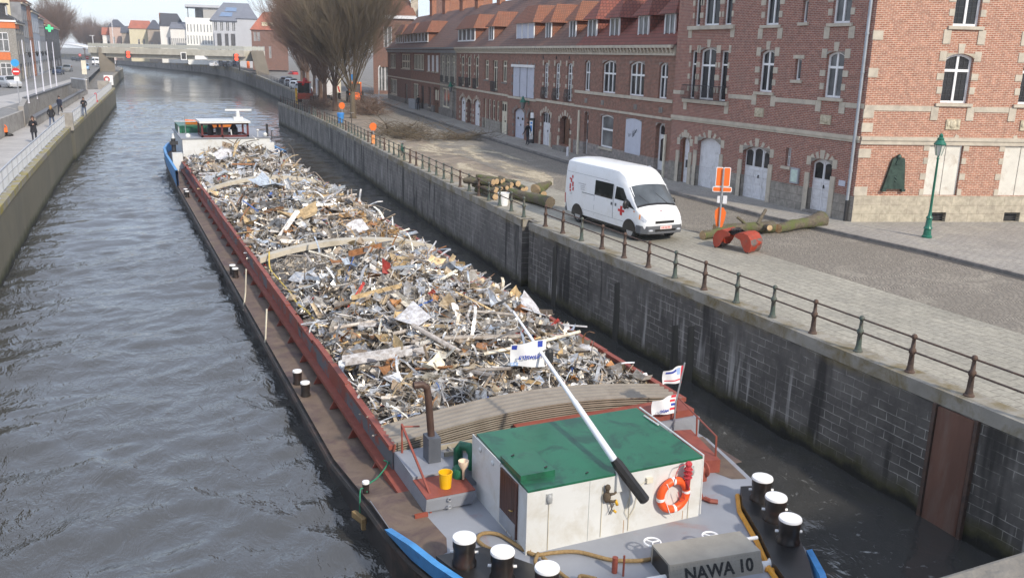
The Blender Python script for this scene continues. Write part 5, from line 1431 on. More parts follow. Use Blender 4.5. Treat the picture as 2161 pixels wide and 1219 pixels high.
mb = BB(); mb.box((7.6, 71.2, 3.05), (8.5, 71.6, 3.7)); mb.lathe([(0.22, 0), (0.25, 0.5), (0.12, 0.9)], (7.3, 72.4, 3.05), 10); mb.ball((7.3, 72.4, 4.0), 0.14); mb.lathe([(0.28, 0), (0.3, 0.5), (0.1, 0.9)], (9.0, 72.0, 3.05), 10); mb.build('helm_console', 'dark', wheel)
mb = BB(); mb.tube([(8.65, 70.55, 3.1), (8.6, 70.6, 3.6)], 0.05, 6); mb.build('wheelhouse_lamp', 'ship_white', wheel)
mb = BB(); mb.box((9.0, 71.6, 4.25), (9.7, 72.2, 4.45)); mb.lathe([(0.16, 0), (0.14, 0.3), (0.1, 0.45)], (9.35, 71.9, 4.45), 10); rd = mb.build('radar_pedestal', 'ship_white', wheel)
mb = BB(); mb.cbox((9.4, 71.9, 4.98), (1.95, 0.16, 0.13), -0.06); mb.build('radar_scanner', 'ship_white', rd)
mb = BB(); mb.box((5.15, 74.5, 3.05), (7.6, 78.5, 3.62)); mb.build('engine_skylight', 'ship_green')
mb = BB(); mb.box((5.1, 74.4, 3.05), (5.2, 74.5, 3.6)); mb.tube([(5.6, 73.8, 3.0), (5.6, 73.8, 4.4)], 0.03, 6); mb.tube([(4.8, 73.8, 4.0), (6.4, 73.8, 3.98)], 0.04, 6); mb.tube([(6.2, 73.5, 4.2), (6.2, 73.5, 4.55)], 0.02, 6); mb.build('davit', 'steel')
mb = BB(); mb.lathe([(0.16, 0), (0.16, 1.0)], (4.45, 70.6, 2.0), 10); mb.box((4.2, 70.3, 2.55), (4.75, 70.8, 2.8)); mb.box((4.3, 70.4, 0.9), (4.9, 71, 2.0)); mb.build('stern_winch', 'dark')
mb = BB(); mb.lathe([(0.12, 0), (0.05, 0.35)], (4.45, 70.6, 3.0), 8); mb.ball((5.5, 70.6, 3.15), 0.2); mb.ball((11.1, 70.4, 3.2), 0.17); mb.tube([(10.55, 70.4, 3.05), (10.55, 70.4, 3.5)], 0.03, 6); mb.ball((10.55, 70.4, 3.55), (.12, .12, .09)); mb.build('deck_lamp', 'ship_white')
mb = BB(); mb.tube([(11.3, 70.6, 3.0), (11.3, 70.6, 4.0)], 0.09, 8); mb.tube([(11.65, 70.8, 2.5), (11.65, 70.8, 3.5), (11.65, 70.2, 3.5)], 0.03, 6); mb.build('side_light_mast', 'dark')
bulwark(HULL_L, 61.9, 83.7, 0, 1.7, 'stern_bulwark', 'ship_blue', False); bulwark(HULL_R, 71, 83.7, 1, 1.75, 'stern_bulwark', 'ship_blue', False)
mb = BB(); mb.box((4.2, 68.6, 0.8), (4.9, 69.4, 2.1)); mb.build('stern_locker', 'ship_white')
mb = BB(); mb.tube([(3.96, 31.8, 0.35), (4.06, 31.8, 1.0), (4.1, 31.6, 1.9)], 0.03, 5); mb.tube([(3.98, 27.2, 0.4), (4.1, 27.3, 1.6)], 0.03, 5); mb.build('mooring_pole', 'cream')

# ---- things on and around the barge
def arched_sheet(z0, dx=0.0, dy=0.0, n=30):
    """one arched corrugated hatch cover"""
    mb = MB(); ridges = 5; cols = ridges * 4 + 1
    vs = []
    for i in range(n + 1):
        a = i / n
        for j in range(cols):
            v_ = j / (cols - 1)
            vs.append((-3.6 + 7.2 * a + dx, v_ * 0.98 + dy, z0 + 0.33 * math.sin(PI * a) + 0.016 * math.cos(v_ * ridges * 2 * PI)))
    fs = [(i * cols + j, (i + 1) * cols + j, (i + 1) * cols + j + 1, i * cols + j + 1) for i in range(n) for j in range(cols - 1)]
    mb.add(vs, fs)
    o = len(vs); mb.add([(x, y, z - 0.03) for x, y, z in vs], [tuple(reversed(f)) for f in fs])
    rim = [j for j in range(cols)] + [i * cols + cols - 1 for i in range(1, n + 1)] + [n * cols + j for j in range(cols - 2, -1, -1)] + [i * cols for i in range(n - 1, 0, -1)]
    for a, b in zip(rim, rim[1:] + rim[:1]): mb.f.append((b, a, a + o, b + o)); mb.mi.append(0)
    return mb
rn = random.Random(11)
hc = arched_sheet(0).build('hatch_cover', 'beige_hatch', smooth='auto')
hc.location = (8.5, 16.38, 1.56 + 0.0)
for k in range(8):
    z = 1.2 + k * 0.05
    if k == 7:
        hc.location.z = z; tag(hc, 'arched corrugated beige hatch cover, topmost of the stack behind the green cabin roof', 'hatch cover', 'stacked hatch covers')
    else:
        c = hc.copy(); COL.objects.link(c); c.location = (8.5 + rn.uniform(-.06, .06), 16.38 + rn.uniform(-.008, .008), z)
        tag(c, 'arched beige hatch cover lying beneath the top one of the stack', 'hatch cover', 'stacked hatch covers')

# life buoy on the cabin front
mb = MB(); mb.torus((0, 0, 0), 0.285, 0.075, 'y', 40, 12)
lb = mb.build('lifebuoy', plain('lifebuoy_orange', (0.85, 0.11, 0.02), 0.45, var=0.06), smooth=True); lb.location = (9.0, 12.21, 1.63)
tag(lb, 'orange lifebuoy with white bands hung on the white cabin front', 'lifebuoy')
for k in range(4):
    a = R(6) + k * PI / 2; mb = MB(); mb.torus((0, 0, 0), 0.285, 0.0775, 'y', 4, 12, a - 0.1, a + 0.1); mb.build('reflective_band', 'cap_white', lb, smooth=True)
mb = MB(); mb.tube([(-0.22, -0.075, 0.3), (-0.16, -0.08, 0.18), (-0.2, -0.085, -0.1), (-0.12, -0.085, -0.3), (-0.02, -0.04, -0.42)], 0.008, 5); mb.tube([(0.33, -0.08, 0.05), (0.3, -0.085, -0.25)], 0.008, 5); mb.build('grab_line', 'cap_white', lb)
M['rope_red'] = plain('red_rope', (0.50, 0.05, 0.06), 0.85, var=0.35, scale=40, bmp=0.4)
mb = MB()
for k in range(9):
    x = 0.035 * math.cos(k * 2.4); y = 0.03 * math.sin(k * 2.4); mb.tube([(x, y, 0.0), (x * 1.3, y, -0.12), (x * 1.2, y, -0.3), (x * 0.6 + 0.01, y, -0.46 - 0.03 * math.sin(k))], 0.018, 5)
for z in (-0.08, -0.16, -0.24): mb.torus((0, 0, z), 0.07, 0.016, 'z', 14, 5)
mb.ball((0, 0, 0.02), (0.07, 0.06, 0.06)); mb.tube([(-0.04, 0, 0.04), (-0.2, -0.01, 0.02), (-0.26, 0, -0.1), (-0.3, 0.0, -0.35)], 0.008, 5); mb.tube([(-0.2, 0, -0.5), (-0.12, 0.01, -0.72), (-0.02, 0.01, -0.7), (-0.06, 0.01, -0.55)], 0.007, 5)
rr = mb.build('rope_bundle', 'rope_red', smooth=True); rr.location = (9.24, 12.14, 2.22); tag(rr, 'bundle of red throwing rope tied above the lifebuoy', 'rope')
# odd brown ornament on the wall
mb = MB(); mb.ball((0, 0, 0), (0.075, 0.06, 0.11)); mb.ball((0.0, -0.01, 0.19), (0.055, 0.05, 0.06)); mb.tube([(0, 0, 0.08), (0.01, 0, 0.15)], 0.035, 7); mb.tube([(0.03, -0.02, 0.05), (0.12, -0.04, 0.06), (0.17, -0.03, 0.08)], [0.03, 0.022, 0.018], 6); mb.tube([(0.02, 0, -0.08), (0.12, -0.03, -0.1), (0.17, -0.03, -0.09)], 0.025, 6); mb.m = 1; mb.tube([(0.16, -0.035, -0.08), (0.2, -0.035, -0.18)], 0.028, 6); mb.tube([(0.14, -0.03, -0.28), (0.18, -0.03, -0.32)], 0.026, 6); mb.m = 0; mb.tube([(0.06, 0, -0.1), (0.12, -0.01, -0.3)], 0.01, 5); mb.tube([(0.16, 0, -0.16), (0.05, 0.0, -0.36)], 0.007, 5)
og = mb.build('ornament', [plain('dark_brown_felt', (0.10, 0.075, 0.05), 0.9, var=0.3, scale=12), 'yellow'], smooth=True); og.location = (7.58, 12.23, 1.86); tag(og, 'small brown and yellow figure hung on the white cabin wall beside the mast', 'ornament')
# bucket, funnel, ladder
def bucket(loc, mat, label, r=0.13, h=0.3):
    mb = MB(); mb.lathe([(r * 0.82, 0), (r, h), (r * 1.06, h), (r * 1.06, h + 0.02), (r * 0.97, h + 0.02), (r * 0.8, 0.02)], (0, 0, 0), 20)
    b = mb.build('bucket', mat, smooth='auto'); b.location = loc; tag(b, label, 'bucket')
    g = MB(); g.torus((0, 0, h - 0.02), r * 1.02, 0.006, 'y', 16, 5, PI, 2 * PI); g.build('handle', 'steel', b); return b
bk = bucket((5.36, 14.52, 1.38), plain('yellow_plastic', (0.80, 0.46, 0.01), 0.4, var=0.05), 'yellow plastic bucket on the red locker lid by the cabin')
mb = MB(); mb.lathe([(0.02, -0.2), (0.03, 0.0), (0.1, 0.12), (0.105, 0.2), (0.095, 0.2), (0.02, 0.02)], (0, 0, 0), 16); fn = mb.build('funnel', plain('cream_plastic', (0.75, 0.6, 0.45), 0.5), smooth='auto'); fn.location = (5.78, 14.65, 1.6); tag(fn, 'cream plastic funnel standing between the yellow bucket and the cabin', 'funnel')
mb = MB(); mb.lathe([(0.13, 0), (0.13, 0.18), (0.1, 0.22)], (0, 0, 0), 12); gd = mb.build('green_can', 'ship_green', smooth='auto'); gd.location = (5.75, 14.83, 1.38); tag(gd, 'green can under the cream funnel', 'can')
mb = MB()
for y in (0, 0.34): mb.box((0, y, 0), (2.6, y + 0.05, 0.09))
for k in range(8): mb.box((0.2 + k * 0.32, 0.05, 0.03), (0.25 + k * 0.32, 0.34, 0.06))
ld = mb.build('wooden_ladder', plain('grey_wood', (0.32, 0.28, 0.21), 0.8, var=0.2, scale=3)); ld.location = (5.75, 15.62, 1.45); ld.rotation_euler = (0, R(-1), R(2)); tag(ld, 'grey wooden ladder lying between the hatch covers and the green roof', 'ladder')
# ropes
def rope(name, pts, r, mat, label, cat='rope'):
    P = [Vector(p) for p in pts]; out = []
    for i in range(len(P) - 1):
        p0, p1, p2, p3 = P[max(i - 1, 0)], P[i], P[i + 1], P[min(i + 2, len(P) - 1)]
        for k in range(6):
            t = k / 6; out.append(0.5 * ((2 * p1) + (-p0 + p2) * t + (2 * p0 - 5 * p1 + 4 * p2 - p3) * t * t + (-p0 + 3 * p1 - 3 * p2 + p3) * t ** 3))
    out.append(P[-1]); mb = MB(); mb.tube(out, r, 8); o = mb.build(name, mat, smooth=True); tag(o, label, cat); return o
rope('mooring_rope', [(5.56, 12.35, 1.2), (5.48, 12.7, 1.06), (5.42, 13.02, 1.06), (5.6, 13.18, 1.06), (5.85, 13.02, 1.06), (6.0, 12.55, 1.06), (6.12, 12.22, 1.06), (6.25, 12.12, 1.08), (6.5, 12.12, 1.06), (6.9, 11.98, 1.06), (7.3, 11.55, 1.06), (7.7, 11.35, 1.06), (7.95, 11.3, 1.06)], 0.036, 'rope', 'thick brown mooring rope looping across the grey foredeck')
rope('mooring_rope', [(6.2, 12.15, 1.1), (6.05, 11.95, 1.06), (6.1, 11.75, 1.06), (6.25, 11.8, 1.06), (6.2, 11.95, 1.12), (6.35, 11.3, 1.06), (6.6, 11.1, 1.06), (6.65, 10.8, 1.08), (6.45, 10.9, 1.12), (6.5, 11.2, 1.14), (6.7, 11.0, 1.16)], 0.034, 'rope', 'tangle of brown rope end behind the last left bow bollard')
M['rope_green'] = plain('green_rope', (0.03, 0.22, 0.12), 0.8, var=0.3, scale=30)
rope('mooring_line', [(4.12, 15.68, 0.95), (4.2, 15.85, 1.02), (4.45, 16.1, 1.0), (4.72, 16.4, 1.05), (4.8, 16.5, 1.1), (4.74, 16.6, 1.12), (4.86, 16.52, 1.06)], 0.016, 'rope_green', 'thin green line from the small bollard to the red coaming')
rope('fender_line', [(4.1, 15.75, 1.0), (4.0, 15.7, 1.02), (3.96, 15.62, 0.8), (3.95, 15.6, 0.5)], 0.014, 'rope_green', 'green line hanging over the hull side down to a wooden fender')
mb = MB(); mb.cbox((0, 0, 0), (0.1, 0.42, 0.14), 0.3); mb.cbox((0.02, -0.24, -0.02), (0.09, 0.1, 0.24)); fe = mb.build('wooden_fender', 'rope', bevel=0.015); fe.location = (3.92, 15.55, 0.5); tag(fe, 'square wooden fender hanging on green line at the hull side', 'fender')
M['rope_yellow'] = plain('yellow_hose', (0.62, 0.45, 0.10), 0.7, var=0.15)
rope('yellow_hose', [(5.3, 34.0, 1.95), (5.15, 33.0, 1.55), (5.12, 31.0, 1.58), (5.15, 29.0, 1.6), (5.1, 27.5, 1.62), (5.2, 26.2, 1.65), (5.15, 24.8, 1.62)], 0.03, 'rope_yellow', 'yellow hose draped along the inner side of the red coaming')
# flags
M['flag_white'] = plain('white_flag_cloth', (0.78, 0.78, 0.80), 0.8, var=0.04)
M['flag_blue'] = plain('blue_flag_print', (0.03, 0.06, 0.36), 0.8); M['flag_red'] = plain('red_flag_print', (0.6, 0.03, 0.05), 0.8); M['flag_pale'] = plain('pale_blue_flag_print', (0.3, 0.42, 0.65), 0.8)
def flag(loc, rz, W, H, stripes, label, marks=(), word=None, droop=0.12, wsize=0.12, wloc=(0, 0)):
    """cloth flying to -x from a pole at x = 0; stripes (u0, u1, material)"""
    def pt(u, v_, off=0.0): return (-u * W, 0.05 * math.sin(u * 7 + v_ * 2) * (0.3 + u) - off, -v_ * H * (1 - 0.25 * u) - droop * u * u)
    def cloth(u0, u1, v0, v1, off):
        mb = MB(); n, m = 10, 6; vs = [pt(u0 + (u1 - u0) * i / n, v0 + (v1 - v0) * j / m, off) for i in range(n + 1) for j in range(m + 1)]
        mb.add(vs, [(i * (m + 1) + j, (i + 1) * (m + 1) + j, (i + 1) * (m + 1) + j + 1, i * (m + 1) + j + 1) for i in range(n) for j in range(m)]); return mb
    f = cloth(0, 1, 0, 1, 0).build('flag', 'flag_white', smooth=True); f.location = loc; f.rotation_euler = (0, 0, rz); tag(f, label, 'flag')
    for (u0, u1, v0, v1, m_) in stripes: cloth(u0, u1, v0, v1, 0.006).build('printed_stripe', m_, f, smooth=True)
    if word:
        text('lettering', word, wsize, 'flag_blue', f, (wloc[0], -0.085, wloc[1]), (R(90), R(5), 0), 0.002, sx=-1.0, bold=0.002)
    return f
flag((8.06, 15.75, 3.68), R(3), 0.82, 0.62, ((0.1, 0.24, 0.03, 0.26, 'flag_blue'), (0.16, 0.22, 0.06, 0.16, 'flag_white'), (0.85, 0.97, 0.05, 0.25, 'flag_blue'), (0.78, 1.0, 0.84, 1.0, 'flag_pale')), 'large white banner with blue lettering seen from behind, hung from the mast', word='Nawatra', wsize=0.16, wloc=(-0.42, -0.30), droop=0.02)
flag((11.42, 15.5, 2.76), R(8), 0.55, 0.42, ((0.0, 0.08, 0, 1, 'flag_red'), (0.12, 0.32, 0.1, 0.5, 'flag_pale'), (0.35, 0.9, 0.12, 0.26, 'flag_blue'), (0.1, 0.9, 0.75, 0.83, 'flag_red')), 'small tattered white flag with a red edge, upper of two on the staff', droop=0.06)
flag((11.3, 15.5, 2.08), R(8), 0.68, 0.46, ((0.02, 0.2, 0.0, 0.14, 'flag_red'), (0.04, 0.26, 0.24, 0.36, 'flag_red'), (0.02, 0.2, 0.45, 0.58, 'flag_blue'), (0.03, 0.28, 0.68, 0.8, 'flag_red')), 'white flag with red and blue stripes and small letters, lower of two on the staff', word='MADO', wsize=0.09, wloc=(-0.42, -0.3), droop=0.05)
mb = BB(); mb.tube([(11.28, 15.5, 1.0), (11.3, 15.5, 1.9), (11.46, 15.5, 2.82)], 0.02, 6); mb.build('flag_staff', 'steel')
# orange lifeboat behind the wheelhouse
mb = MB(); n = 12; secs = []
for i in range(n + 1):
    t_ = i / n; w_ = 0.75 * math.sin(PI * min(1, 0.12 + t_ * 0.95)) ** 0.6; zb_ = -0.35 + 0.25 * (2 * t_ - 1) ** 4
    secs.append([(-1.9 + 3.8 * t_, -w_, 0.25 + 0.12 * (2 * t_ - 1) ** 2), (-1.9 + 3.8 * t_, -w_ * 0.7, zb_ * 0.6), (-1.9 + 3.8 * t_, 0, zb_), (-1.9 + 3.8 * t_, w_ * 0.7, zb_ * 0.6), (-1.9 + 3.8 * t_, w_, 0.25 + 0.12 * (2 * t_ - 1) ** 2)])
vs = [p for s_ in secs for p in s_]; mb.add(vs, [(i * 5 + j, i * 5 + j + 1, (i + 1) * 5 + j + 1, (i + 1) * 5 + j) for i in range(n) for j in range(4)]); mb.add([p for s_ in secs for p in (s_[0], s_[4])], [(2 * i, 2 * i + 1, 2 * i + 3, 2 * i + 2) for i in range(n)])
lbt = mb.build('lifeboat', plain('faded_orange_boat', (0.62, 0.19, 0.03), 0.5, var=0.15, scale=2), smooth='auto'); lbt.location = (7.7, 76.2, 3.55); tag(lbt, 'small orange lifeboat carried behind the wheelhouse', 'lifeboat')
mb = MB(); mb.torus((0, 0, 0), 0.01, 0.01, 'z', 4, 4)
mb = MB()
for i in range(n):
    for k in (0, 4):
        mb.tube([secs[i][k], secs[i + 1][k]], 0.04, 5)
mb.build('gunwale', 'orange', lbt)
for x in (-1.2, 1.2):
    mb = MB(); mb.box((x - 0.06, -0.5, -0.95), (x + 0.06, 0.5, -0.25)); mb.build('cradle', 'steel', lbt)
# ================================================================ scrap in the hold
def heap_z(x, y):
    """surface of the scrap load"""
    u = (x - 8.5) / 3.55
    crown = np.interp(y, [17.4, 18.5, 21, 26, 32, 33.9, 35.5, 40, 46, 51.5, 52.6, 55, 60, 66, 69.6], [-.25, 0.3, 0.75, 1.1, 0.85, 0.2, 0.75, 1.25, 1.25, 0.45, 0.1, 0.5, 1.15, 1.15, 0.5])
    z = 1.4 + crown * np.clip(1 - np.abs(u) ** 2.2, 0, 1)
    z = z + 0.16 * np.sin(x * 1.9 + y * 0.7) * np.cos(y * 1.3 - x * 0.6) * np.clip(1.2 - np.abs(u), 0, 1)
    return z
SCR = [((0.46, 0.45, 0.44), 30), ((0.62, 0.61, 0.60), 20), ((0.36, 0.34, 0.31), 16), ((0.75, 0.72, 0.66), 12), ((0.42, 0.35, 0.25), 10), ((0.50, 0.55, 0.62), 8), ((0.2, 0.18, 0.16), 8), ((0.34, 0.17, 0.07), 4), ((0.26, 0.21, 0.16), 12), ((0.55, 0.42, 0.24), 4), ((0.35, 0.04, 0.03), 0.7), ((0.06, 0.13, 0.4), 0.7)]
SCW = np.cumsum([w_ for _, w_ in SCR]) / sum(w_ for _, w_ in SCR)
def scrap_mat(name, metal, rough):
    m, t, p = _new(name)
    a = N(t, 'ShaderNodeAttribute'); a.attribute_name = 'tint'
    n = noise(t, coords(t, world=True), 7, 5, 0.65)
    t.links.new(mix(t, 1.0, a.outputs[0], ramp(t, n, [(0.28, (0.45, 0.4, 0.36)), (0.6, (1.08,) * 3)]), 'MULTIPLY'), p.inputs['Base Color'])
    p.inputs['Metallic'].default_value = metal; p.inputs['Roughness'].default_value = rough
    bump(t, p, noise(t, coords(t, world=True), 16, 3), 0.35, 0.02)
    return m
M['scrap_bright'] = scrap_mat('bright_scrap', 0.75, 0.34); M['scrap_dull'] = scrap_mat('dull_scrap', 0.1, 0.6)

def piece(rs, kind, s):
    """vertices and faces of one bit of scrap, centred, size s"""
    if kind == 0:                                             # bent sheet
        n = 3; a = rs.uniform(0.5, 1.0) * s; b = rs.uniform(0.3, 0.8) * s; k1, k2, tw = rs.uniform(-1.3, 1.3), rs.uniform(-0.8, 0.8), rs.uniform(-0.8, 0.8)
        sk = rs.uniform(-0.4, 0.4); crease = rs.rand() < 0.4
        V = []
        for i in range(n + 1):
            for j in range(n):
                u, v = i / n - 0.5, j / (n - 1) - 0.5
                h = k1 * u * u + k2 * v * v + tw * u * v
                if crease: h = abs(u + 0.3 * v) * k1
                V.append((u * a + sk * v * s * 0.4 + rs.uniform(-.05, .05) * s, v * b + rs.uniform(-.06, .06) * s, h * s * 0.7))
        F = [(i * n + j, (i + 1) * n + j, (i + 1) * n + j + 1, i * n + j + 1) for i in range(n) for j in range(n - 1)]
    elif kind == 1:                                           # curled strip
        n = 6; L = rs.uniform(1.0, 2.6) * s; w_ = rs.uniform(0.06, 0.16) * s; k = rs.uniform(-2.2, 2.2); th = 0.0; x = z = 0.0; V = []
        for i in range(n + 1):
            V += [(x, -w_ / 2, z), (x, w_ / 2, z + rs.uniform(-.02, .02) * s)]
            th += k / n + rs.uniform(-.25, .25); x += L / n * math.cos(th); z += L / n * math.sin(th)
        V = [(a - x / 2, b, c - z / 2) for a, b, c in V]
        F = [(2 * i, 2 * i + 2, 2 * i + 3, 2 * i + 1) for i in range(n)]
    elif kind == 2:                                           # rod or pipe
        n = 4; L = rs.uniform(1.2, 3.2) * s; r = rs.uniform(0.02, 0.05) * s; k = rs.uniform(-0.5, 0.5); V = []
        for i in range(4):
            u = i / 3 - 0.5
            for j in range(n):
                an = 2 * PI * j / n; V.append((u * L, r * math.cos(an) + k * u * u * s, r * math.sin(an)))
        F = [(i * n + j, (i + 1) * n + j, (i + 1) * n + (j + 1) % n, i * n + (j + 1) % n) for i in range(3) for j in range(n)]
    elif kind == 3:                                           # channel / angle profile
        L = rs.uniform(0.8, 2.0) * s; w_ = rs.uniform(0.1, 0.22) * s; h = rs.uniform(0.08, 0.2) * s
        pr = [(-w_ / 2, h), (-w_ / 2, 0), (w_ / 2, 0), (w_ / 2, h * rs.randint(0, 2))]; V = [(sx * L / 2, y, z) for sx in (-1, 1) for y, z in pr]
        F = [(i, i + 1, 4 + i + 1, 4 + i) for i in range(3)]
    else:                                                     # crumpled lump
        V = [tuple(np.array(p) * s * 0.3 * rs.uniform(0.5, 1.3, 3)) for p in ((1, 0, 0), (-1, 0, 0), (0, 1, 0), (0, -1, 0), (0, 0, 1), (0, 0, -1))]
        F = [(0, 2, 4), (2, 1, 4), (1, 3, 4), (3, 0, 4), (2, 0, 5), (1, 2, 5), (3, 1, 5), (0, 3, 5)]
    return np.array(V), F

def rot(rs, tilt):
    a, b, c = rs.uniform(0, 2 * PI), rs.randn() * tilt, rs.randn() * tilt
    return np.array(Matrix.Rotation(a, 3, 'Z') @ Matrix.Rotation(b, 3, 'X') @ Matrix.Rotation(c, 3, 'Y'))

def scrap_mesh(name, VS, FS, tints, mats, mi):
    me = bpy.data.meshes.new(name)
    me.from_pydata(VS.tolist(), [], FS)
    at = me.color_attributes.new('tint', 'FLOAT_COLOR', 'POINT')
    c4 = np.concatenate([tints, np.ones((len(tints), 1))], 1).astype(np.float32)
    at.data.foreach_set('color', c4.ravel())
    for m_ in mats: me.materials.append(M[m_])
    me.polygons.foreach_set('material_index', mi)
    me.update()
    o = bpy.data.objects.new(name, me); COL.objects.link(o); return o

def make_heap():
    rs = np.random.RandomState(42)
    VS, FS, TI, MI = [], [], [], []; off = 0
    # the body of the load below the loose pieces
    xs = np.arange(4.92, 12.081, 0.35); ys = np.arange(17.45, 69.45, 0.35)
    X, Y = np.meshgrid(xs, ys); Z = heap_z(X, Y) - 0.12 + rs.uniform(-.12, .12, X.shape)
    nx, ny = len(xs), len(ys)
    VS.append(np.stack([X.ravel(), Y.ravel(), Z.ravel()], 1)); TI.append(np.tile([[0.17, 0.155, 0.14]], (nx * ny, 1)) * rs.uniform(0.5, 1.6, (nx * ny, 1)))
    for j in range(ny - 1):
        for i in range(nx - 1): FS.append((j * nx + i, j * nx + i + 1, (j + 1) * nx + i + 1, (j + 1) * nx + i)); MI.append(1)
    off = nx * ny
    n = 16000
    for k in range(n):
        y = 17.65 + 51.6 * rs.rand() ** 1.35
        x = rs.uniform(5.0, 12.0)
        if 33.7 < y < 34.75 or 52.3 < y < 53.25:
            if rs.rand() < 0.97: continue
        kind = rs.choice(5, p=[0.42, 0.26, 0.10, 0.11, 0.11])
        s = float(np.clip(rs.lognormal(-1.36, 0.5), 0.12, 0.75)) * (1 + 0.010 * (y - 17))
        V, F = piece(rs, kind, s)
        V = V @ rot(rs, 0.42 if kind in (0, 4) else 0.24).T
        lift = rs.rand() ** 2 * 0.22 - 0.06
        half = np.abs(V[:, 0]).max()
        x = min(max(x, 4.95 + half * 0.6), 12.05 - half * 0.6)
        V = V + np.array([x, y, float(heap_z(x, y)) + lift])
        c = np.array(SCR[int(np.searchsorted(SCW, rs.rand()))][0])
        # one corner holds a heap of brown shavings, another a grey wire tangle
        if 35.2 < y < 38.5 and 8.6 < x < 11.6: c = np.array((0.36, 0.23, 0.11)); V = (V - V.mean(0)) * 0.45 + V.mean(0)
        elif 29.5 < y < 33.6 and 5.0 < x < 7.6: c = np.array((0.42, 0.38, 0.32)); V = (V - V.mean(0)) * 0.5 + V.mean(0)
        c = c * np.array((1.0, .985, .95)) * rs.uniform(0.85, 1.6)
        VS.append(V); TI.append(np.tile(np.clip(c, 0, 0.95), (len(V), 1)))
        for f in F: FS.append(tuple(i + off for i in f)); MI.append(0 if (c.max() > 0.4 and c.max() - c.min() < 0.15 and rs.rand() < 0.75) else 1)
        off += len(V)
    def add_tube(pts, r, c, nn=3):
        nonlocal off
        mb = MB(); mb.tube(pts, r, nn, cap=False); V = np.array(mb.v); VS.append(V); TI.append(np.tile(np.array(c), (len(V), 1)))
        for f in mb.f: FS.append(tuple(i + off for i in f)); MI.append(1)
        off += len(V)
    for k in range(300):                                      # loose wire and bar
        y = 18 + 50 * rs.rand() ** 1.5; x = rs.uniform(5.6, 11.4); p = np.array([x, y, float(heap_z(x, y)) + .1]); a = rs.uniform(0, 6.3); tw = rs.uniform(-.9, .9); L = rs.uniform(.08, .2); q = []
        for i in range(12):
            q.append(p.copy()); a += tw + rs.uniform(-.3, .3); p = p + np.array([math.cos(a) * L, math.sin(a) * L, 0]); p[0] = min(max(p[0], 5.1), 11.9); p[2] = float(heap_z(p[0], p[1])) + rs.uniform(.06, .26)
        add_tube(q, rs.uniform(.008, .018), np.array((.5, .485, .46)) * rs.uniform(.4, 1.6))
    for k in range(70):                                       # pipes
        y = 18.5 + 48 * rs.rand() ** 1.4; x = rs.uniform(6, 11); a = rs.uniform(0, 6.3); L = rs.uniform(.4, 1.1); z = float(heap_z(x, y)) + rs.uniform(.04, .16)
        add_tube([(x - math.cos(a) * L, y - math.sin(a) * L, z), (x + math.cos(a) * L, y + math.sin(a) * L, z + rs.uniform(-.15, .2))], rs.uniform(.03, .07), np.array((.4, .36, .32)) * rs.uniform(.5, 1.6), 8)
    o = scrap_mesh('scrap_metal', np.concatenate(VS), FS, np.concatenate(TI), ['scrap_bright', 'scrap_dull'], MI)
    tag(o, 'loose heap of shredded scrap metal filling the hold of the barge', 'scrap', kind='stuff')
make_heap()

# the larger pieces are things of their own
CN = {'pale grey': ((0.62, 0.62, 0.64), 1), 'bright silver': ((0.66, 0.65, 0.63), 0), 'cream': ((0.74, 0.69, 0.57), 1), 'rust brown': ((0.33, 0.16, 0.07), 1), 'dull brown': ((0.24, 0.19, 0.14), 1), 'blue grey': ((0.46, 0.53, 0.62), 1), 'dark grey': ((0.16, 0.155, 0.155), 1), 'tan': ((0.5, 0.37, 0.2), 1)}
KN = {0: 'bent sheet', 1: 'curled strip', 2: 'thin rod', 3: 'channel bar'}
KO = {0: ('bent_sheet', 'metal sheet'), 1: ('curled_strip', 'metal strip'), 2: ('metal_rod', 'metal rod'), 3: ('channel_bar', 'metal bar')}
def one_piece(rs, kind, s, cname, x, y, tilt, lift, label=None, rz=None):
    V, F = piece(rs, kind, s)
    M3 = rot(rs, tilt) if rz is None else np.array(Matrix.Rotation(rz, 3, 'Z') @ Matrix.Rotation(tilt, 3, 'X'))
    V = V @ M3.T
    c, dull = CN[cname]
    o = scrap_mesh(KO[kind][0], V, F, np.tile(np.array(c), (len(V), 1)), ['scrap_dull' if dull else 'scrap_bright'], [0] * len(F))
    o.location = (x, y, float(heap_z(x, y)) + lift)
    so = o.modifiers.new('thickness', 'SOLIDIFY'); so.thickness = 0.006
    return o
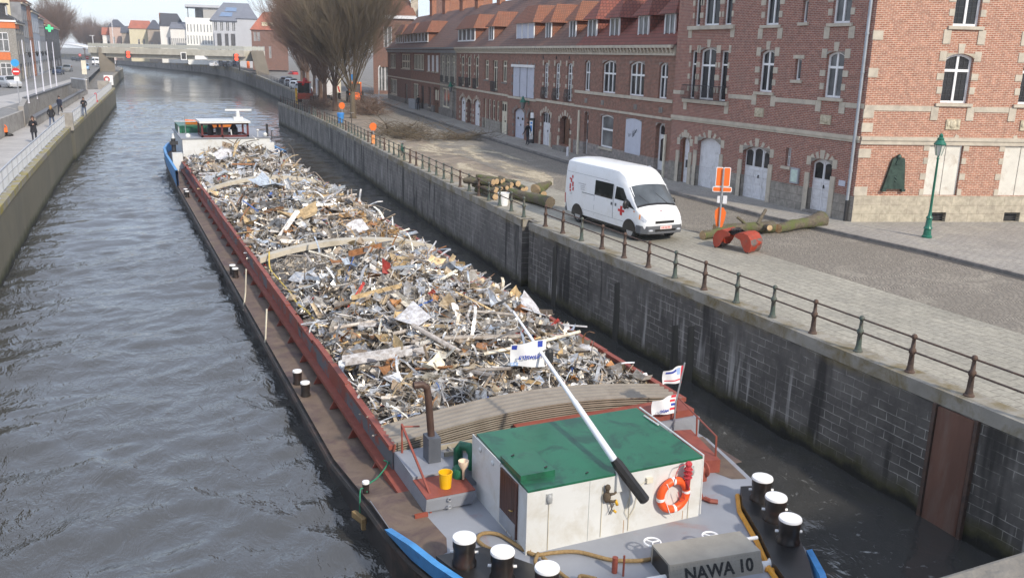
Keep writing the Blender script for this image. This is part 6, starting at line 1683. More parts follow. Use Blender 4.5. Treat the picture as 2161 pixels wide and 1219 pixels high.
def large_pieces():
    rs = np.random.RandomState(77)
    used = {}
    named = [(0, 1.25, 'pale grey', 7.05, 22.4, 0.15, 0.22, 'big pale grey torn sheet lying flat in the middle of the load', 0.4), (0, 0.95, 'cream', 6.75, 19.45, 0.5, 0.24, 'big cream sheet propped up near the bow hatch covers', 0.7),
             (3, 0.6, 'blue grey', 5.85, 28.6, 0.1, 0.2, 'pale blue strip of sheet near the left coaming before the first beam', -0.9), (0, 1.0, 'rust brown', 5.85, 20.2, 0.3, 0.2, 'orange rusty crumpled sheet near the left coaming at the bow', 0.5),
             (2, 1.3, 'cream', 9.7, 19.6, 0.05, 0.3, 'long pale wooden looking bar crossing the load near the right coaming', 0.25), (0, 1.9, 'tan', 7.1, 37.8, 0.25, 0.18, 'large tan curved sheet beyond the first beam', 0.2),
             (0, 1.3, 'pale grey', 11.3, 23.0, 0.6, 0.25, 'large pale sheet standing tilted beside the right coaming', 1.2), (3, 1.9, 'pale grey', 6.0, 20.6, 0.05, 0.2, 'long pale grey bar lying across the load by the rusty sheet', 0.1), (0, 1.8, 'blue grey', 7.2, 46.0, 0.3, 0.2, 'large blue grey sheet between the two beams', 0.9), (0, 1.7, 'pale grey', 7.3, 61.5, 0.4, 0.25, 'large pale grey panel near the wheelhouse', 0.6)]
    for k, s, c, x, y, t, l, lab, rz in named:
        tag(one_piece(rs, k, s, c, x, y, t, l, lab, rz), lab, KO[k][1], 'larger pieces of scrap in the hold')
    zone_y = ((18.0, 22, 'close behind the bow hatch covers'), (22, 27.5, 'somewhat behind the bow hatch covers'), (27.5, 33.4, 'just before the first beam'), (35, 43, 'just beyond the first beam'), (43, 52, 'just before the second beam'), (53.5, 61, 'just beyond the second beam'), (61, 68.5, 'below the wheelhouse'))
    zone_x = ((5.3, 7.2, 'near the left coaming'), (7.2, 9.6, 'in the middle of the load'), (9.6, 11.7, 'near the right coaming'))
    for zi, (y0, y1, yn) in enumerate(zone_y):
        for (x0, x1, xn) in zone_x:
            combos = [(k, c) for k in (0, 0, 0, 1, 3, 2) for c in CN]
            rs.shuffle(combos)
            seen = set()
            for (k, c) in combos:
                k = int(k); c = str(c)
                if (k, c) in seen or len(seen) >= 9: continue
                seen.add((k, c))
                x, y = rs.uniform(x0, x1), rs.uniform(y0, y1)
                s = rs.uniform(0.5, 0.85) * (1 + 0.012 * (y - 17))
                o = one_piece(rs, k, s, c, x, y, 0.3 if k == 0 else 0.15, rs.uniform(0.08, 0.2))
                tag(o, '%s %s %s, %s' % (c, KN[k], xn, yn), KO[k][1], 'larger pieces of scrap in the hold')
large_pieces()
# ================================================================ right bank furniture
def rail_post():
    mb = MB(); mb.lathe([(0.11, 0), (0.11, 0.03), (0.085, 0.05), (0.066, 0.14), (0.054, 0.42), (0.078, 0.455), (0.08, 0.52), (0.05, 0.56), (0.038, 0.76), (0.06, 0.785), (0.062, 0.83), (0.045, 0.865), (0.015, 0.88)], (0, 0, 0), 12)
    return mb
def railing(label, pts, first_y, step, mats, rails=(0.80, 0.485), dx=0.24):
    """cast iron posts along the coping with two rails"""
    P = [Vector((p[0] + dx, p[1], p[2])) for p in pts]
    def at(y):
        for a, b in zip(P[:-1], P[1:]):
            if a.y <= y <= b.y: return a.lerp(b, (y - a.y) / (b.y - a.y))
        return None
    root = thing('quay_railing', label, 'railing', (P[0].x, P[0].y, P[0].z))
    y = first_y; pos = []; proto = {}
    rn = random.Random(3)
    while True:
        p = at(y)
        if p is None: break
        m_ = mats[rn.randrange(len(mats))]
        if m_ not in proto: o = proto[m_] = rail_post().build('post', m_, root, smooth='auto')
        else: o = proto[m_].copy(); COL.objects.link(o)
        o.location = p - P[0] + Vector((0, 0, 0.004)); pos.append(p - P[0]); y += step
    for h in rails:
        mb = MB(); mb.tube([q + Vector((0, 0, h)) for q in pos], 0.021, 6); mb.build('rail', 'iron', root)
    return root
railing('rusty cast iron railing with green posts on the quay edge beside the van', [(15.4, -20, 2.9), (15.4, 31.8, 2.9)], 7.0 - 0.0 + 0.0, 1.5, ['iron', 'iron', 'iron_green'])
railing('cast iron railing running from the ladder recess past the log pile towards the trees', [(p[0], p[1], p[2]) for p in WR[3 - 1:9]], 33.1, 1.5, ['iron_green', 'iron', 'iron_green'])
railing('dark railing along the far quay beyond the bare trees', [(p[0] + 0.2, p[1], p[2]) for p in WR[9:15]], 127.5, 3.2, ['dark'], dx=0.4)

# ---------------------------------------------------------------- vehicles: lofted bodies
class Loft:
    """body through stations [(x, [(y, z) from sill to roof centre])]"""
    def __init__(s, st): s.st = st; s.K = len(st[0][1])
    def at(s, x, t):
        st = s.st
        for a, b in zip(st[:-1], st[1:]):
            if a[0] <= x <= b[0]:
                f = (x - a[0]) / (b[0] - a[0]); break
        else: f = 1.0
        k = min(int(t), s.K - 2); g = t - k
        p = [(a[1][j][0] + (b[1][j][0] - a[1][j][0]) * f, a[1][j][1] + (b[1][j][1] - a[1][j][1]) * f) for j in (k, k + 1)]
        return (x, p[0][0] + (p[1][0] - p[0][0]) * g, p[0][1] + (p[1][1] - p[0][1]) * g)
    def body(s):
        mb = MB(); n = s.K * 2 - 1; vs = []
        for x, pr in s.st:
            ring = [(x, y, z) for y, z in pr] + [(x, -y, z) for y, z in pr[::-1][1:]]
            vs += ring
        fs = [(i * n + j, (i + 1) * n + j, (i + 1) * n + j + 1, i * n + j + 1) for i in range(len(s.st) - 1) for j in range(n - 1)]
        fs += [((i + 1) * n, i * n, i * n + n - 1, (i + 1) * n + n - 1) for i in range(len(s.st) - 1)]
        fs += [tuple(range(n)), tuple(range((len(s.st)) * n - 1, (len(s.st) - 1) * n - 1, -1))]
        mb.add(vs, fs); return mb
    def panel(s, mb, x0, x1, t0, t1, side=1, off=0.006, nx=4, nt=3, skew=0.0, skew1=0.0):
        """patch lying just proud of the body; skew shifts x at the top (t1) at the x0 / x1 ends"""
        vs = []
        for i in range(nx + 1):
            for j in range(nt + 1):
                v_ = j / nt; xa, xb = x0 + skew * v_, x1 + skew1 * v_
                x, t = xa + (xb - xa) * i / nx, t0 + (t1 - t0) * v_
                p = Vector(s.at(x, t)); e = 0.01
                du = Vector(s.at(min(x + e, s.st[-1][0]), t)) - Vector(s.at(max(x - e, s.st[0][0]), t)); dv = Vector(s.at(x, min(t + e, s.K - 1.001))) - Vector(s.at(x, max(t - e, 0)))
                nn = dv.cross(du)
                nn = nn.normalized() if nn.length > 1e-12 else Vector((0, 1, 0))
                q = p + nn * off
                vs.append((q.x, q.y * side, q.z))
        F = [(i * (nt + 1) + j, (i + 1) * (nt + 1) + j, (i + 1) * (nt + 1) + j + 1, i * (nt + 1) + j + 1) for i in range(nx) for j in range(nt)]
        mb.add(vs, F if side > 0 else [f[::-1] for f in F])
    def front_panel(s, mb, x0, x1, off=0.008, yk=0.86, nx=5, ny=8):
        """patch across the body between two stations (windscreen, rear window, bonnet)"""
        vs = []
        for i in range(nx + 1):
            x = x0 + (x1 - x0) * i / nx
            for j in range(ny + 1):
                u = -1 + 2 * j / ny
                w_ = s.K - 1.001; t = 4.6 + (w_ - 4.6) * (1 - abs(u) * yk)
                p = s.at(x, t); vs.append((x, p[1] * (1 if u >= 0 else -1), p[2] + off))
        mb.add(vs, [(i * (ny + 1) + j, (i + 1) * (ny + 1) + j, (i + 1) * (ny + 1) + j + 1, i * (ny + 1) + j + 1) for i in range(nx) for j in range(ny)])

def wheel(parent, x, y, r=0.33, w_=0.22):
    mb = MB(); mb.lathe([(r * 0.6, -w_ / 2), (r * 0.92, -w_ / 2), (r, -w_ / 2 + 0.03), (r, w_ / 2 - 0.03), (r * 0.92, w_ / 2), (r * 0.6, w_ / 2)], (0, 0, 0), 20, 'y')
    o = mb.build('wheel', 'tyre', parent, (x, y, r), smooth='auto')
    mb = MB(); s = 1 if y > 0 else -1; a, b = sorted((s * (w_ / 2 - 0.05), s * (w_ / 2 + 0.004)))
    mb.lathe([(r * 0.62, a), (r * 0.62, b), (r * 0.5, b)] if s > 0 else [(r * 0.5, a), (r * 0.62, a), (r * 0.62, b)], (0, 0, 0), 16, 'y')
    for k in range(5):
        an = 2 * PI * k / 5; mb.cbox((r * 0.36 * math.sin(an), s * (w_ / 2 + 0.004), r * 0.36 * math.cos(an)), (0.07, 0.012, r * 0.3), 0, 0, an)
    mb.build('rim', 'steel', o, smooth='auto')

VP_ = [(.94, .36), (.975, .6), (.99, .95), (.975, 1.30), (.94, 1.90), (.905, 2.2), (.845, 2.42), (.64, 2.53), (0, 2.57)]
def sc_(pr, ky=1.0, top=1.0, z0=1.88): return [(y * ky, z if z <= z0 else z0 + (z - z0) * top) for y, z in pr]
VAN = Loft([(0.0, sc_(VP_, .975, .95)), (0.06, sc_(VP_, .995, .99)), (0.6, VP_), (2.0, VP_), (3.3, VP_), (3.75, sc_(VP_, 1, .97)), (4.1, [(.93, .36), (.965, .6), (.985, .95), (.967, 1.30), (.925, 1.88), (.88, 2.07), (.81, 2.25), (.6, 2.36), (0, 2.40)]),
            (4.45, [(.93, .36), (.965, .6), (.98, .95), (.955, 1.29), (.895, 1.83), (.86, 1.91), (.80, 1.95), (.52, 2.0), (0, 2.02)]),
            (5.08, [(.92, .36), (.955, .6), (.965, .9), (.94, 1.18), (.9, 1.21), (.86, 1.235), (.8, 1.255), (.5, 1.30), (0, 1.32)]),
            (5.36, [(.9, .38), (.94, .6), (.93, .8), (.89, .98), (.86, 1.02), (.8, 1.05), (.7, 1.08), (.4, 1.12), (0, 1.13)]),
            (5.56, [(.8, .4), (.86, .58), (.84, .72), (.80, .84), (.77, .87), (.71, .89), (.6, .92), (.35, .95), (0, .96)]),
            (5.64, [(.68, .42), (.72, .56), (.70, .68), (.66, .78), (.63, .80), (.58, .82), (.5, .84), (.3, .86), (0, .87)])])
M['van_white'] = plain('van_white_paint', (0.80, 0.81, 0.82), 0.28, var=0.025, scale=1.2, c2=(0.66, 0.64, 0.59), amt=(0.5, 0.85))
M['bumper'] = plain('grey_plastic_bumper', (0.10, 0.105, 0.115), 0.55, var=0.1)
M['lens'] = plain('clear_lamp_glass', (0.55, 0.56, 0.58), 0.12, 0.3, var=0.2, scale=9)
M['amber'] = plain('amber_lens', (0.75, 0.24, 0.03), 0.2); M['red_lens'] = plain('red_lens', (0.5, 0.01, 0.01), 0.2)
hd = Vector((17.54 - 17.36, 27.67 - 31.51)).normalized(); vz = math.atan2(hd.y, hd.x)
ro = Vector((17.40, 31.42)) + Vector((-hd.y, hd.x)) * 0.86 - hd * 1.03
van = thing('ambulance_van', 'white high roofed van with red crosses parked on the quay behind the railing', 'van', (ro.x, ro.y, Z0 + 0.01), vz)
VAN.body().build('body', 'van_white', van, smooth='auto')
for s in (1, -1):
    mb = MB(); VAN.panel(mb, 3.72, 4.62, 3.12, 3.92, s, skew=0.05, skew1=-0.42); w1 = mb.build('side_window', 'glass_car', van)
    mb = MB(); VAN.panel(mb, 2.3, 3.58, 3.03, 4.0, s); mb.build('side_window', 'glass_car', van)
    mb = MB(); VAN.panel(mb, 1.35, 2.3, 2.92, 2.99, s, 0.012); mb.build('door_rail', 'bumper', van)
    mb = MB(); VAN.panel(mb, 3.62, 3.65, 1.0, 3.95, s, 0.004); VAN.panel(mb, 2.28, 2.30, 0.6, 3.95, s, 0.004); VAN.panel(mb, 0.1, 4.0, 4.3, 4.34, s, 0.004); VAN.panel(mb, 1.4, 4.5, 1.0, 1.03, s, 0.004); mb.build('panel_seam', plain('panel_gap', (0.3, 0.31, 0.32), 0.6), van)
    for x in (3.5, 3.78):
        mb = MB(); VAN.panel(mb, x, x + 0.1, 2.45, 2.75, s, 0.02); mb.build('door_handle', 'bumper', van)
    for x in (1.03, 4.78):
        wheel(van, x, s * 0.84, 0.335, 0.22)
        mb = MB(); n = 14
        for k in range(n):
            a0, a1 = PI * k / n, PI * (k + 1) / n; q = lambda a, r_: (x + r_ * math.cos(a), s * 0.988, 0.34 + r_ * math.sin(a))
            mb.poly([q(a0, 0.0), q(a0, 0.43), q(a1, 0.43)] if s < 0 else [q(a0, 0.0), q(a1, 0.43), q(a0, 0.43)])
        mb.build('wheel_arch', 'black', van)
    mb = MB(); mb.ball((4.62, s * 1.1, 1.28), (0.07, 0.1, 0.17), 10, 7); mb.box((4.55, min(s * .93, s * 1.05), 1.14), (4.65, max(s * .93, s * 1.05), 1.2)); mb.build('wing_mirror', 'black', van, smooth='auto')
    mb = MB(); VAN.panel(mb, 4.52, 5.05, 2.85, 3.4, s, 0.008, skew=-0.0, skew1=-0.35); mb.build('quarter_trim', 'black', van)
    mb = MB(); VAN.panel(mb, 5.36, 5.58, 2.2, 3.4, s, 0.012); h = mb.build('headlight', 'lens', van)
    mb = MB(); VAN.panel(mb, 5.30, 5.38, 2.2, 3.2, s, 0.012); mb.build('indicator', 'amber', h)
    mb = MB(); VAN.panel(mb, 4.98, 5.06, 2.55, 2.7, s, 0.014); mb.build('side_repeater', 'amber', van)
    # red cross on the front door, emblem and small grey lettering at the rear
    mb = MB(); VAN.panel(mb, 4.0, 4.42, 2.0, 2.25, s, 0.01); VAN.panel(mb, 4.14, 4.28, 1.62, 2.62, s, 0.0125); mb.build('red_cross', 'red', van)
    mb = MB()
    for (a, b, c, d) in ((0.42, 0.52, 3.45, 3.72), (0.55, 0.66, 3.2, 3.5), (0.36, 0.46, 3.0, 3.35), (0.6, 0.7, 2.85, 3.15), (0.5, 0.6, 3.75, 3.95), (0.38, 0.5, 2.72, 2.92), (0.32, 0.40, 3.62, 3.75)): VAN.panel(mb, a, b, c, d, s, 0.01, 1, 1)
    mb.build('emblem', 'red', van)
    mb = MB()
    for k, (a, b, t) in enumerate(((1.05, 1.6, 3.5), (1.2, 1.55, 3.36), (1.22, 1.5, 3.24), (1.24, 1.52, 3.12), (0.42, 0.62, 2.52), (0.42, 0.6, 2.4))):
        x = a
        while x < b: VAN.panel(mb, x, x + 0.03, t, t + 0.055, s, 0.009, 1, 1); x += 0.045
    mb.build('small_lettering', plain('grey_print', (0.42, 0.43, 0.45), 0.6), van)
    mb = MB(); VAN.panel(mb, 0.02, 0.09, 1.2, 2.4, s, 0.01); mb.build('tail_light', 'red_lens', van)
mb = MB(); VAN.front_panel(mb, 4.48, 5.05, 0.008, 1.0); ws = mb.build('windscreen', glass('windscreen_glass', (.075, .085, .095), .06), van, smooth=True)
mb = MB(); VAN.front_panel(mb, 5.05, 5.12, 0.012, 1.0, 2); mb.build('scuttle', 'black', van)
mb = MB(); mb.tube([(5.06, 0.5, 1.33), (4.75, 0.15, 1.68)], 0.012, 5); mb.tube([(5.06, -0.3, 1.33), (4.78, -0.6, 1.62)], 0.012, 5); mb.build('wiper', 'black', ws)
mb = MB()
mb.prism([(5.2, 0.985), (5.45, 0.94), (5.66, 0.74), (5.72, 0.3), (5.72, -0.3), (5.66, -0.74), (5.45, -0.94), (5.2, -0.985), (5.2, -0.9), (5.2, 0.9)], 0.32, 0.62); bp = mb.build('front_bumper', 'bumper', van, bevel=0.02)
mb = MB(); mb.box((5.715, -0.45, 0.42), (5.725, 0.45, 0.5)); mb.build('air_intake', 'black', bp)
for s in (1, -1):
    mb = MB(); mb.ball((5.66, s * 0.62, 0.45), (0.06, 0.11, 0.05), 10, 6); mb.build('fog_lamp', 'lens', bp)
mb = MB(); mb.box((5.73, -0.26, 0.50), (5.742, 0.26, 0.62)); pl = mb.build('number_plate', plain('pale_plate', (0.78, 0.62, 0.58), 0.5), bp)
mb = MB()
for k in range(6): mb.box((5.7425, -0.2 + k * 0.07, 0.53), (5.744, -0.165 + k * 0.07, 0.59))
mb.build('plate_character', 'red', pl)
mb = MB(); mb.box((5.6, -0.42, 0.70), (5.655, 0.42, 0.79)); mb.build('grille', 'black', van)
mb = MB(); mb.ball((5.60, 0, 0.88), (0.03, 0.09, 0.035), 10, 6); mb.build('badge', 'steel', van)
mb = MB(); mb.box((5.35, -0.02, 1.138), (5.45, 0.02, 1.142)); mb.box((5.385, -0.055, 1.137), (5.415, 0.055, 1.143)); mb.build('red_cross', 'red', van)
mb = MB(); mb.prism([(-0.06, -0.92), (0.16, -0.985), (0.16, 0.985), (-0.06, 0.92)], 0.34, 0.72); mb.build('rear_bumper', 'bumper', van, bevel=0.02)
mb = MB(); mb.box((0.3, -0.8, 0.22), (5.3, 0.8, 0.37)); mb.build('underbody', 'black', van)

CARP = [(.74, .22), (.80, .4), (.82, .62), (.80, .86), (.70, 1.28), (.66, 1.36), (.58, 1.42), (.4, 1.46), (0, 1.47)]
def low(h): return [(.74, .22), (.80, .4), (.815, .58), (.79, h - .1), (.77, h - .07), (.74, h - .05), (.68, h - .02), (.4, h), (0, h + .01)]
def car_loft(L, tall=1.0):
    k = L / 4.1
    st = [(0.0, [(y * .88, z if z < .7 else .7 + (z - .7) * .45) for y, z in CARP]), (0.12, [(y * .96, z if z < .8 else .8 + (z - .8) * .6) for y, z in CARP]), (0.55, CARP), (2.1, CARP), (2.55, [(y, z if z < .87 else .87 + (z - .87) * .96) for y, z in CARP]), (3.15, low(.95)), (3.8, low(.8)), (4.05, [(y * .9, z) for y, z in low(.68)]), (4.1, [(y * .8, z) for y, z in low(.6)])]
    return Loft([(x * k, [(y, z if z < .87 else .87 + (z - .87) * tall) for y, z in pr]) for x, pr in st]), k
def car(loc, rz, paint, label, L=4.1, tall=1.0, group='parked cars', cat='car', name='parked_car'):
    lf, k = car_loft(L, tall)
    c = thing(name, label, cat, loc, rz, group)
    lf.body().build('body', paint, c, smooth='auto')
    mb = MB()
    for s in (1, -1):
        lf.panel(mb, 0.62 * k, 1.45 * k, 3.1, 3.95, s, skew=0.12 * k); lf.panel(mb, 1.5 * k, 2.5 * k, 3.1, 3.95, s, skew1=-0.28 * k)
    mb.build('side_window', 'glass_car', c)
    mb = MB(); lf.front_panel(mb, 2.58 * k, 3.1 * k, 0.01, 0.95); mb.build('windscreen', 'glass_car', c)
    mb = MB(); lf.front_panel(mb, 0.1 * k, 0.45 * k, 0.012, 0.9); mb.build('rear_window', 'glass_car', c)
    for s in (1, -1):
        for x in (0.75 * k, 3.3 * k): wheel(c, x, s * 0.72, 0.3, 0.18)
        mb = MB(); lf.panel(mb, 3.82 * k, 4.04 * k, 2.4, 3.2, s, 0.012); mb.build('headlight', 'lens', c)
        mb = MB(); lf.panel(mb, 0.01, 0.12 * k, 2.3, 3.1, s, 0.012); mb.build('tail_light', 'red_lens', c)
    return c

# ---------------------------------------------------------------- street lamp, signs
mb = MB(); mb.lathe([(0.19, 0), (0.19, 0.06), (0.15, 0.1), (0.13, 0.32), (0.17, 0.36), (0.12, 0.45), (0.10, 0.72), (0.13, 0.76), (0.07, 0.86), (0.05, 1.1), (0.038, 3.0), (0.06, 3.04), (0.035, 3.08), (0.035, 3.15)], (0, 0, 0), 14)
lamp = thing('street_lamp', 'green cast iron street lamp with a glass lantern on the pavement', 'street lamp', (28.62, 23.9, Z0 + 0.115))
mb.build('lamp_post', 'green_lamp', lamp, smooth='auto')
mb = MB(); mb.lathe([(0.10, 3.15), (0.19, 3.55), (0.19, 3.56), (0.0, 3.56)], (0, 0, 0), 6); mb.build('lantern_glass', plain('milky_glass', (0.55, 0.55, 0.5), 0.15, var=0.05), lamp)
mb = MB(); mb.lathe([(0.22, 3.55), (0.23, 3.58), (0.12, 3.74), (0.13, 3.78), (0.07, 3.84), (0.08, 3.9), (0.02, 3.98)], (0, 0, 0), 12)
for k in range(6): a = 2 * PI * k / 6; mb.tube([(0.10 * math.cos(a), 0.10 * math.sin(a), 3.15), (0.195 * math.cos(a), 0.195 * math.sin(a), 3.56)], 0.012, 4)
mb.build('lantern_cap', 'green_lamp', lamp, smooth='auto')
def wall_lantern(loc, label, rz=0, k=1.0):
    t = thing('wall_lantern', label, 'lantern', loc, rz, 'green wall lanterns')
    mb = MB(); mb.tube([(0, 0.0, 0), (0, -0.25, 0.1), (0, -0.5, 0.05)], 0.03 * k, 6); mb.box((-0.06, -0.01, -0.2), (0.06, 0.03, 0.15)); mb.lathe([(0.24 * k, 0), (0.1 * k, 0.22 * k), (0.03, 0.4 * k)], (0, -0.5, 0.0), 6); mb.build('bracket', 'green_lamp', t)
    mb = MB(); mb.lathe([(0.09 * k, -0.42 * k), (0.19 * k, -0.01), (0.19 * k, 0.0)], (0, -0.5, 0), 6); mb.build('lantern_glass', 'glass_grey', t)
p = h3.matrix_basis @ Vector((-1.6, 0, 3.0)); wall_lantern(p, 'green wall lantern above the bus stop on the house with the wide shutter', h3.rotation_euler.z, 1.2)
p = h6.matrix_basis @ Vector((-0.6, 0, 3.3)); wall_lantern(p, 'green wall lantern on the grey stone fronted house', h6.rotation_euler.z, 1.3)
# orange no parking boards on a post by the van
sp = thing('road_sign', 'galvanised post with two orange boards and a lower orange shield, between van and log', 'road sign', (21.08, 27.0, Z0 + 0.006), R(-32))
mb = MB(); mb.tube([(0, 0, 0), (0, 0, 2.62)], 0.035, 8); mb.build('sign_post', 'steel', sp)
def rrect(x0, x1, z0, z1, r, n=4):
    out = []
    for cx, cz, a in ((x1 - r, z0 + r, -90), (x1 - r, z1 - r, 0), (x0 + r, z1 - r, 90), (x0 + r, z0 + r, 180)):
        out += [(cx + r * math.cos(R(a + 90 * k / n)), cz + r * math.sin(R(a + 90 * k / n))) for k in range(n + 1)]
    return out
def board(parent, pts, y, mat='orange', name='sign_board', border=True):
    o = None
    if border:
        mb = MB(); mb.prism_y(pts, y, y + 0.012); o = mb.build(name, 'white', parent)
        mb = MB(); mb.prism_y(inset(pts, 0.025), y - 0.006, y - 0.001); mb.build('sign_face', mat, o)
        mb = MB(); mb.prism_y(inset(pts, 0.025), y + 0.013, y + 0.018); mb.build('sign_back', mat, o)
    else:
        mb = MB(); mb.prism_y(pts, y, y + 0.015); o = mb.build(name, mat, parent)
    return o
board(sp, rrect(-0.27, -0.01, 1.93, 2.66, 0.04), .05); board(sp, rrect(0.01, 0.27, 1.93, 2.66, 0.04), .05)
board(sp, rrect(-0.36, 0.36, 1.72, 1.92, 0.05), .04)
board(sp, [(-0.19, 0.75), (-0.12, 0.42), (0.1, 0.3), (0.2, 0.72), (0.22, 0.95), (0.12, 1.12), (-0.06, 1.15), (-0.2, 1.0)], .04, border=False, name='covered_sign')
mb = MB(); mb.box((0.05, -0.07, 1.3), (0.2, -0.04, 1.6)); mb.box((-0.16, -0.06, 1.32), (-0.06, -0.04, 1.58)); mb.build('paper_notice', 'white_old', sp)
mb = MB(); mb.lathe([(0.42, 0), (0.4, 0.09), (0.12, 0.12)], (0, 0, 0), 8); mb.build('sign_foot', 'black', sp)
def bagged_sign(loc, label, h=1.9, r=0.27):
    t = thing('road_sign', label, 'road sign', loc, R(-20))
    mb = MB(); mb.tube([(0, 0, 0), (0, 0, h)], 0.035, 8); mb.build('sign_post', 'steel', t)
    mb = MB(); mb.prism_y([(r * math.cos(2 * PI * k / 14) * (1 if k % 3 else .92), h - r + r * math.sin(2 * PI * k / 14)) for k in range(14)], -0.09, -0.03); mb.prism_y([(-0.14, h - 2.1 * r), (0.14, h - 2.1 * r), (0.2, h - 1.6 * r), (-0.2, h - 1.6 * r)], -0.085, -0.035); mb.build('orange_cover', 'orange', t)
    return t
b1 = bagged_sign((17.95, 64.3, Z0), 'orange covered round sign by the railing near the fallen branches', 1.6, 0.27)
mb = MB(); mb.prism_y([(-0.12, 0.1), (0.12, 0.05), (0.13, 0.7), (-0.12, 0.72)], -0.08, -0.04); mb.build('orange_cover', plain('pale_orange_cover', (0.8, 0.33, 0.12), 0.6), b1)
bagged_sign((21.0, 86.2, Z0), 'orange covered round sign standing above the blue bin by the trees', 1.9, 0.3)
mb = MB(); mb.lathe([(0.27, 0), (0.33, 0.85), (0.36, 0.86), (0.36, 0.92), (0.3, 0.98)], (0, 0, 0), 12); bn = mb.build('blue_bin', 'blue', smooth='auto'); bn.location = (20.6, 85.2, Z0); tag(bn, 'blue plastic bin under the orange sign near the trees', 'bin')
mb = MB(); mb.box((-0.11, -0.11, 0), (0.11, 0.11, 1.9)); mb.box((-0.15, -0.15, 1.9), (0.15, 0.15, 1.98)); yp = mb.build('yellow_post', 'yellow'); yp.location = (22.7, 117.5, Z0); tag(yp, 'square yellow post at the corner of the quay beneath the trees', 'post')
bk2 = bucket((16.1, 36.2, Z0 + 0.004), 'white', 'white tub behind the railing below the log pile', 0.26, 0.55)
# notice totem on the pavement
tt = thing('bus_stop', 'dark notice pillar with a white and blue panel against the row houses', 'notice pillar', (29.85, 62.0, Z0 + 0.115), R(-70))
mb = MB(); mb.box((-0.22, -0.08, 0), (0.22, 0.08, 1.9)); mb.build('pillar', 'dark', tt); mb = MB(); mb.box((-0.17, -0.085, 0.6), (0.17, -0.081, 1.7)); mb.build('panel', 'white', tt)
mb = MB(); mb.box((-0.12, -0.088, 0.9), (0.1, -0.0855, 1.35)); mb.box((-0.1, -0.0885, 1.45), (0.12, -0.0855, 1.6)); mb.build('blue_print', 'blue', tt); mb = MB(); mb.box((-0.16, -0.03, 1.9), (0.16, 0.03, 2.3)); mb.build('top_sign', 'white', tt)
mb = MB(); mb.box((-0.9, -0.25, 0), (0.9, 0.25, 1.1)); mb.box((-0.95, -0.28, 1.1), (0.95, 0.28, 1.16)); mb.box((-0.01, -0.256, 0.05), (0.01, -0.25, 1.05)); cb = mb.build('utility_cabinet', 'zinc'); cb.location = (34.6, 105.5, Z0 + 0.115); cb.rotation_euler = (0, 0, R(-82)); tag(cb, 'grey utility cabinet against the far row houses', 'cabinet')
mb = MB(); mb.lathe([(0.09, 0), (0.09, 0.55), (0.06, 0.62)], (0, 0, 0), 10); bo_ = mb.build('bollard_post', 'white_old'); bo_.location = (28.25, 53.0, Z0 + 0.115); tag(bo_, 'short white post on the pavement by the arched brown door', 'bollard', 'white posts on the pavement')
c = bo_.copy(); COL.objects.link(c); c.location = (27.9, 42.4, Z0 + 0.115); c['label'] = 'short white post beside the steps next to the tall building'

# ---------------------------------------------------------------- felled timber
def bark_mat(name, a, b, moss, mf=(0.45, 0.62)):
    m, t, p = _new(name); v = coords(t); n = noise(t, v, 9, 5, 0.7)
    col = ramp(t, n, [(0.3, a), (0.7, b)]); col = mix(t, ramp(t, noise(t, v, 2.2, 5, 0.6), [(mf[0], (0, 0, 0)), (mf[1], (1, 1, 1))]), col, moss)
    t.links.new(col, p.inputs['Base Color']); p.inputs['Roughness'].default_value = 0.9; bump(t, p, n, 0.9, 0.04); return m
M['bark'] = bark_mat('mossy_bark', (0.075, 0.06, 0.042), (0.17, 0.14, 0.10), (0.10, 0.115, 0.035))
M['bark_twig'] = bark_mat('olive_twig_bark', (0.085, 0.066, 0.047), (0.165, 0.125, 0.085), (0.12, 0.098, 0.06))
M['bark_brown'] = bark_mat('brown_twig_bark', (0.11, 0.07, 0.052), (0.22, 0.145, 0.105), (0.15, 0.10, 0.07))
M['cut_wood'] = plain('fresh_cut_wood', (0.52, 0.37, 0.21), 0.75, var=0.18, scale=7, c2=(0.36, 0.23, 0.12), amt=(0.45, 0.65))
def log(p0, p1, r0, r1, label=None, group=None, stubs=(), bend=0.05, flare=0.0, seed=0, name='log'):
    rs = random.Random(seed); p0, p1 = Vector(p0), Vector(p1); d = p1 - p0; n = 9
    side = d.cross(Vector((0, 0, 1))).normalized()
    mb = MB(); pts, rr_ = [], []
    for i in range(n + 1):
        t = i / n; pts.append(p0 + d * t + side * bend * math.sin(PI * t) + Vector((0, 0, rs.uniform(-.01, .01)))); rr_.append((r0 + (r1 - r0) * t) * rs.uniform(0.94, 1.06) + flare * max(0, t - 0.6) ** 2 * 4)
    pts = [q - p0 for q in pts]
    mb.tube(pts, rr_, 14, cap=False)
    nv = len(mb.v)
    for i in range(nv): mb.v[i] = tuple(Vector(mb.v[i]) + Vector((rs.uniform(-1, 1), rs.uniform(-1, 1), rs.uniform(-1, 1))) * 0.07 * (rr_[i // 14]))
    ends = (mb.v[:14][::-1], mb.v[-14:])
    for (q0, q1, r) in stubs: mb.tube([Vector(q0) - p0, (Vector(q0) + Vector(q1)) / 2 - p0 + Vector((0, 0, .02)), Vector(q1) - p0], [r * 1.2, r, r * 0.95], 9, cap=False)
    o = mb.build(name, 'bark', None, p0, smooth=True)
    c = MB(); c.poly(ends[0]); c.poly(ends[1])
    for (q0, q1, r) in stubs:
        a = Vector(q1) - p0; dd = (Vector(q1) - Vector(q0)).normalized(); u = dd.orthogonal().normalized(); w_ = dd.cross(u)
        c.poly([a + dd * 0.004 + (u * math.cos(2 * PI * k / 10) + w_ * math.sin(2 * PI * k / 10)) * r * 0.93 for k in range(10)])
    c.build('cut_face', 'cut_wood', o)
    if label: tag(o, label, 'log', group)
    return o
zz = Z0 + 0.006
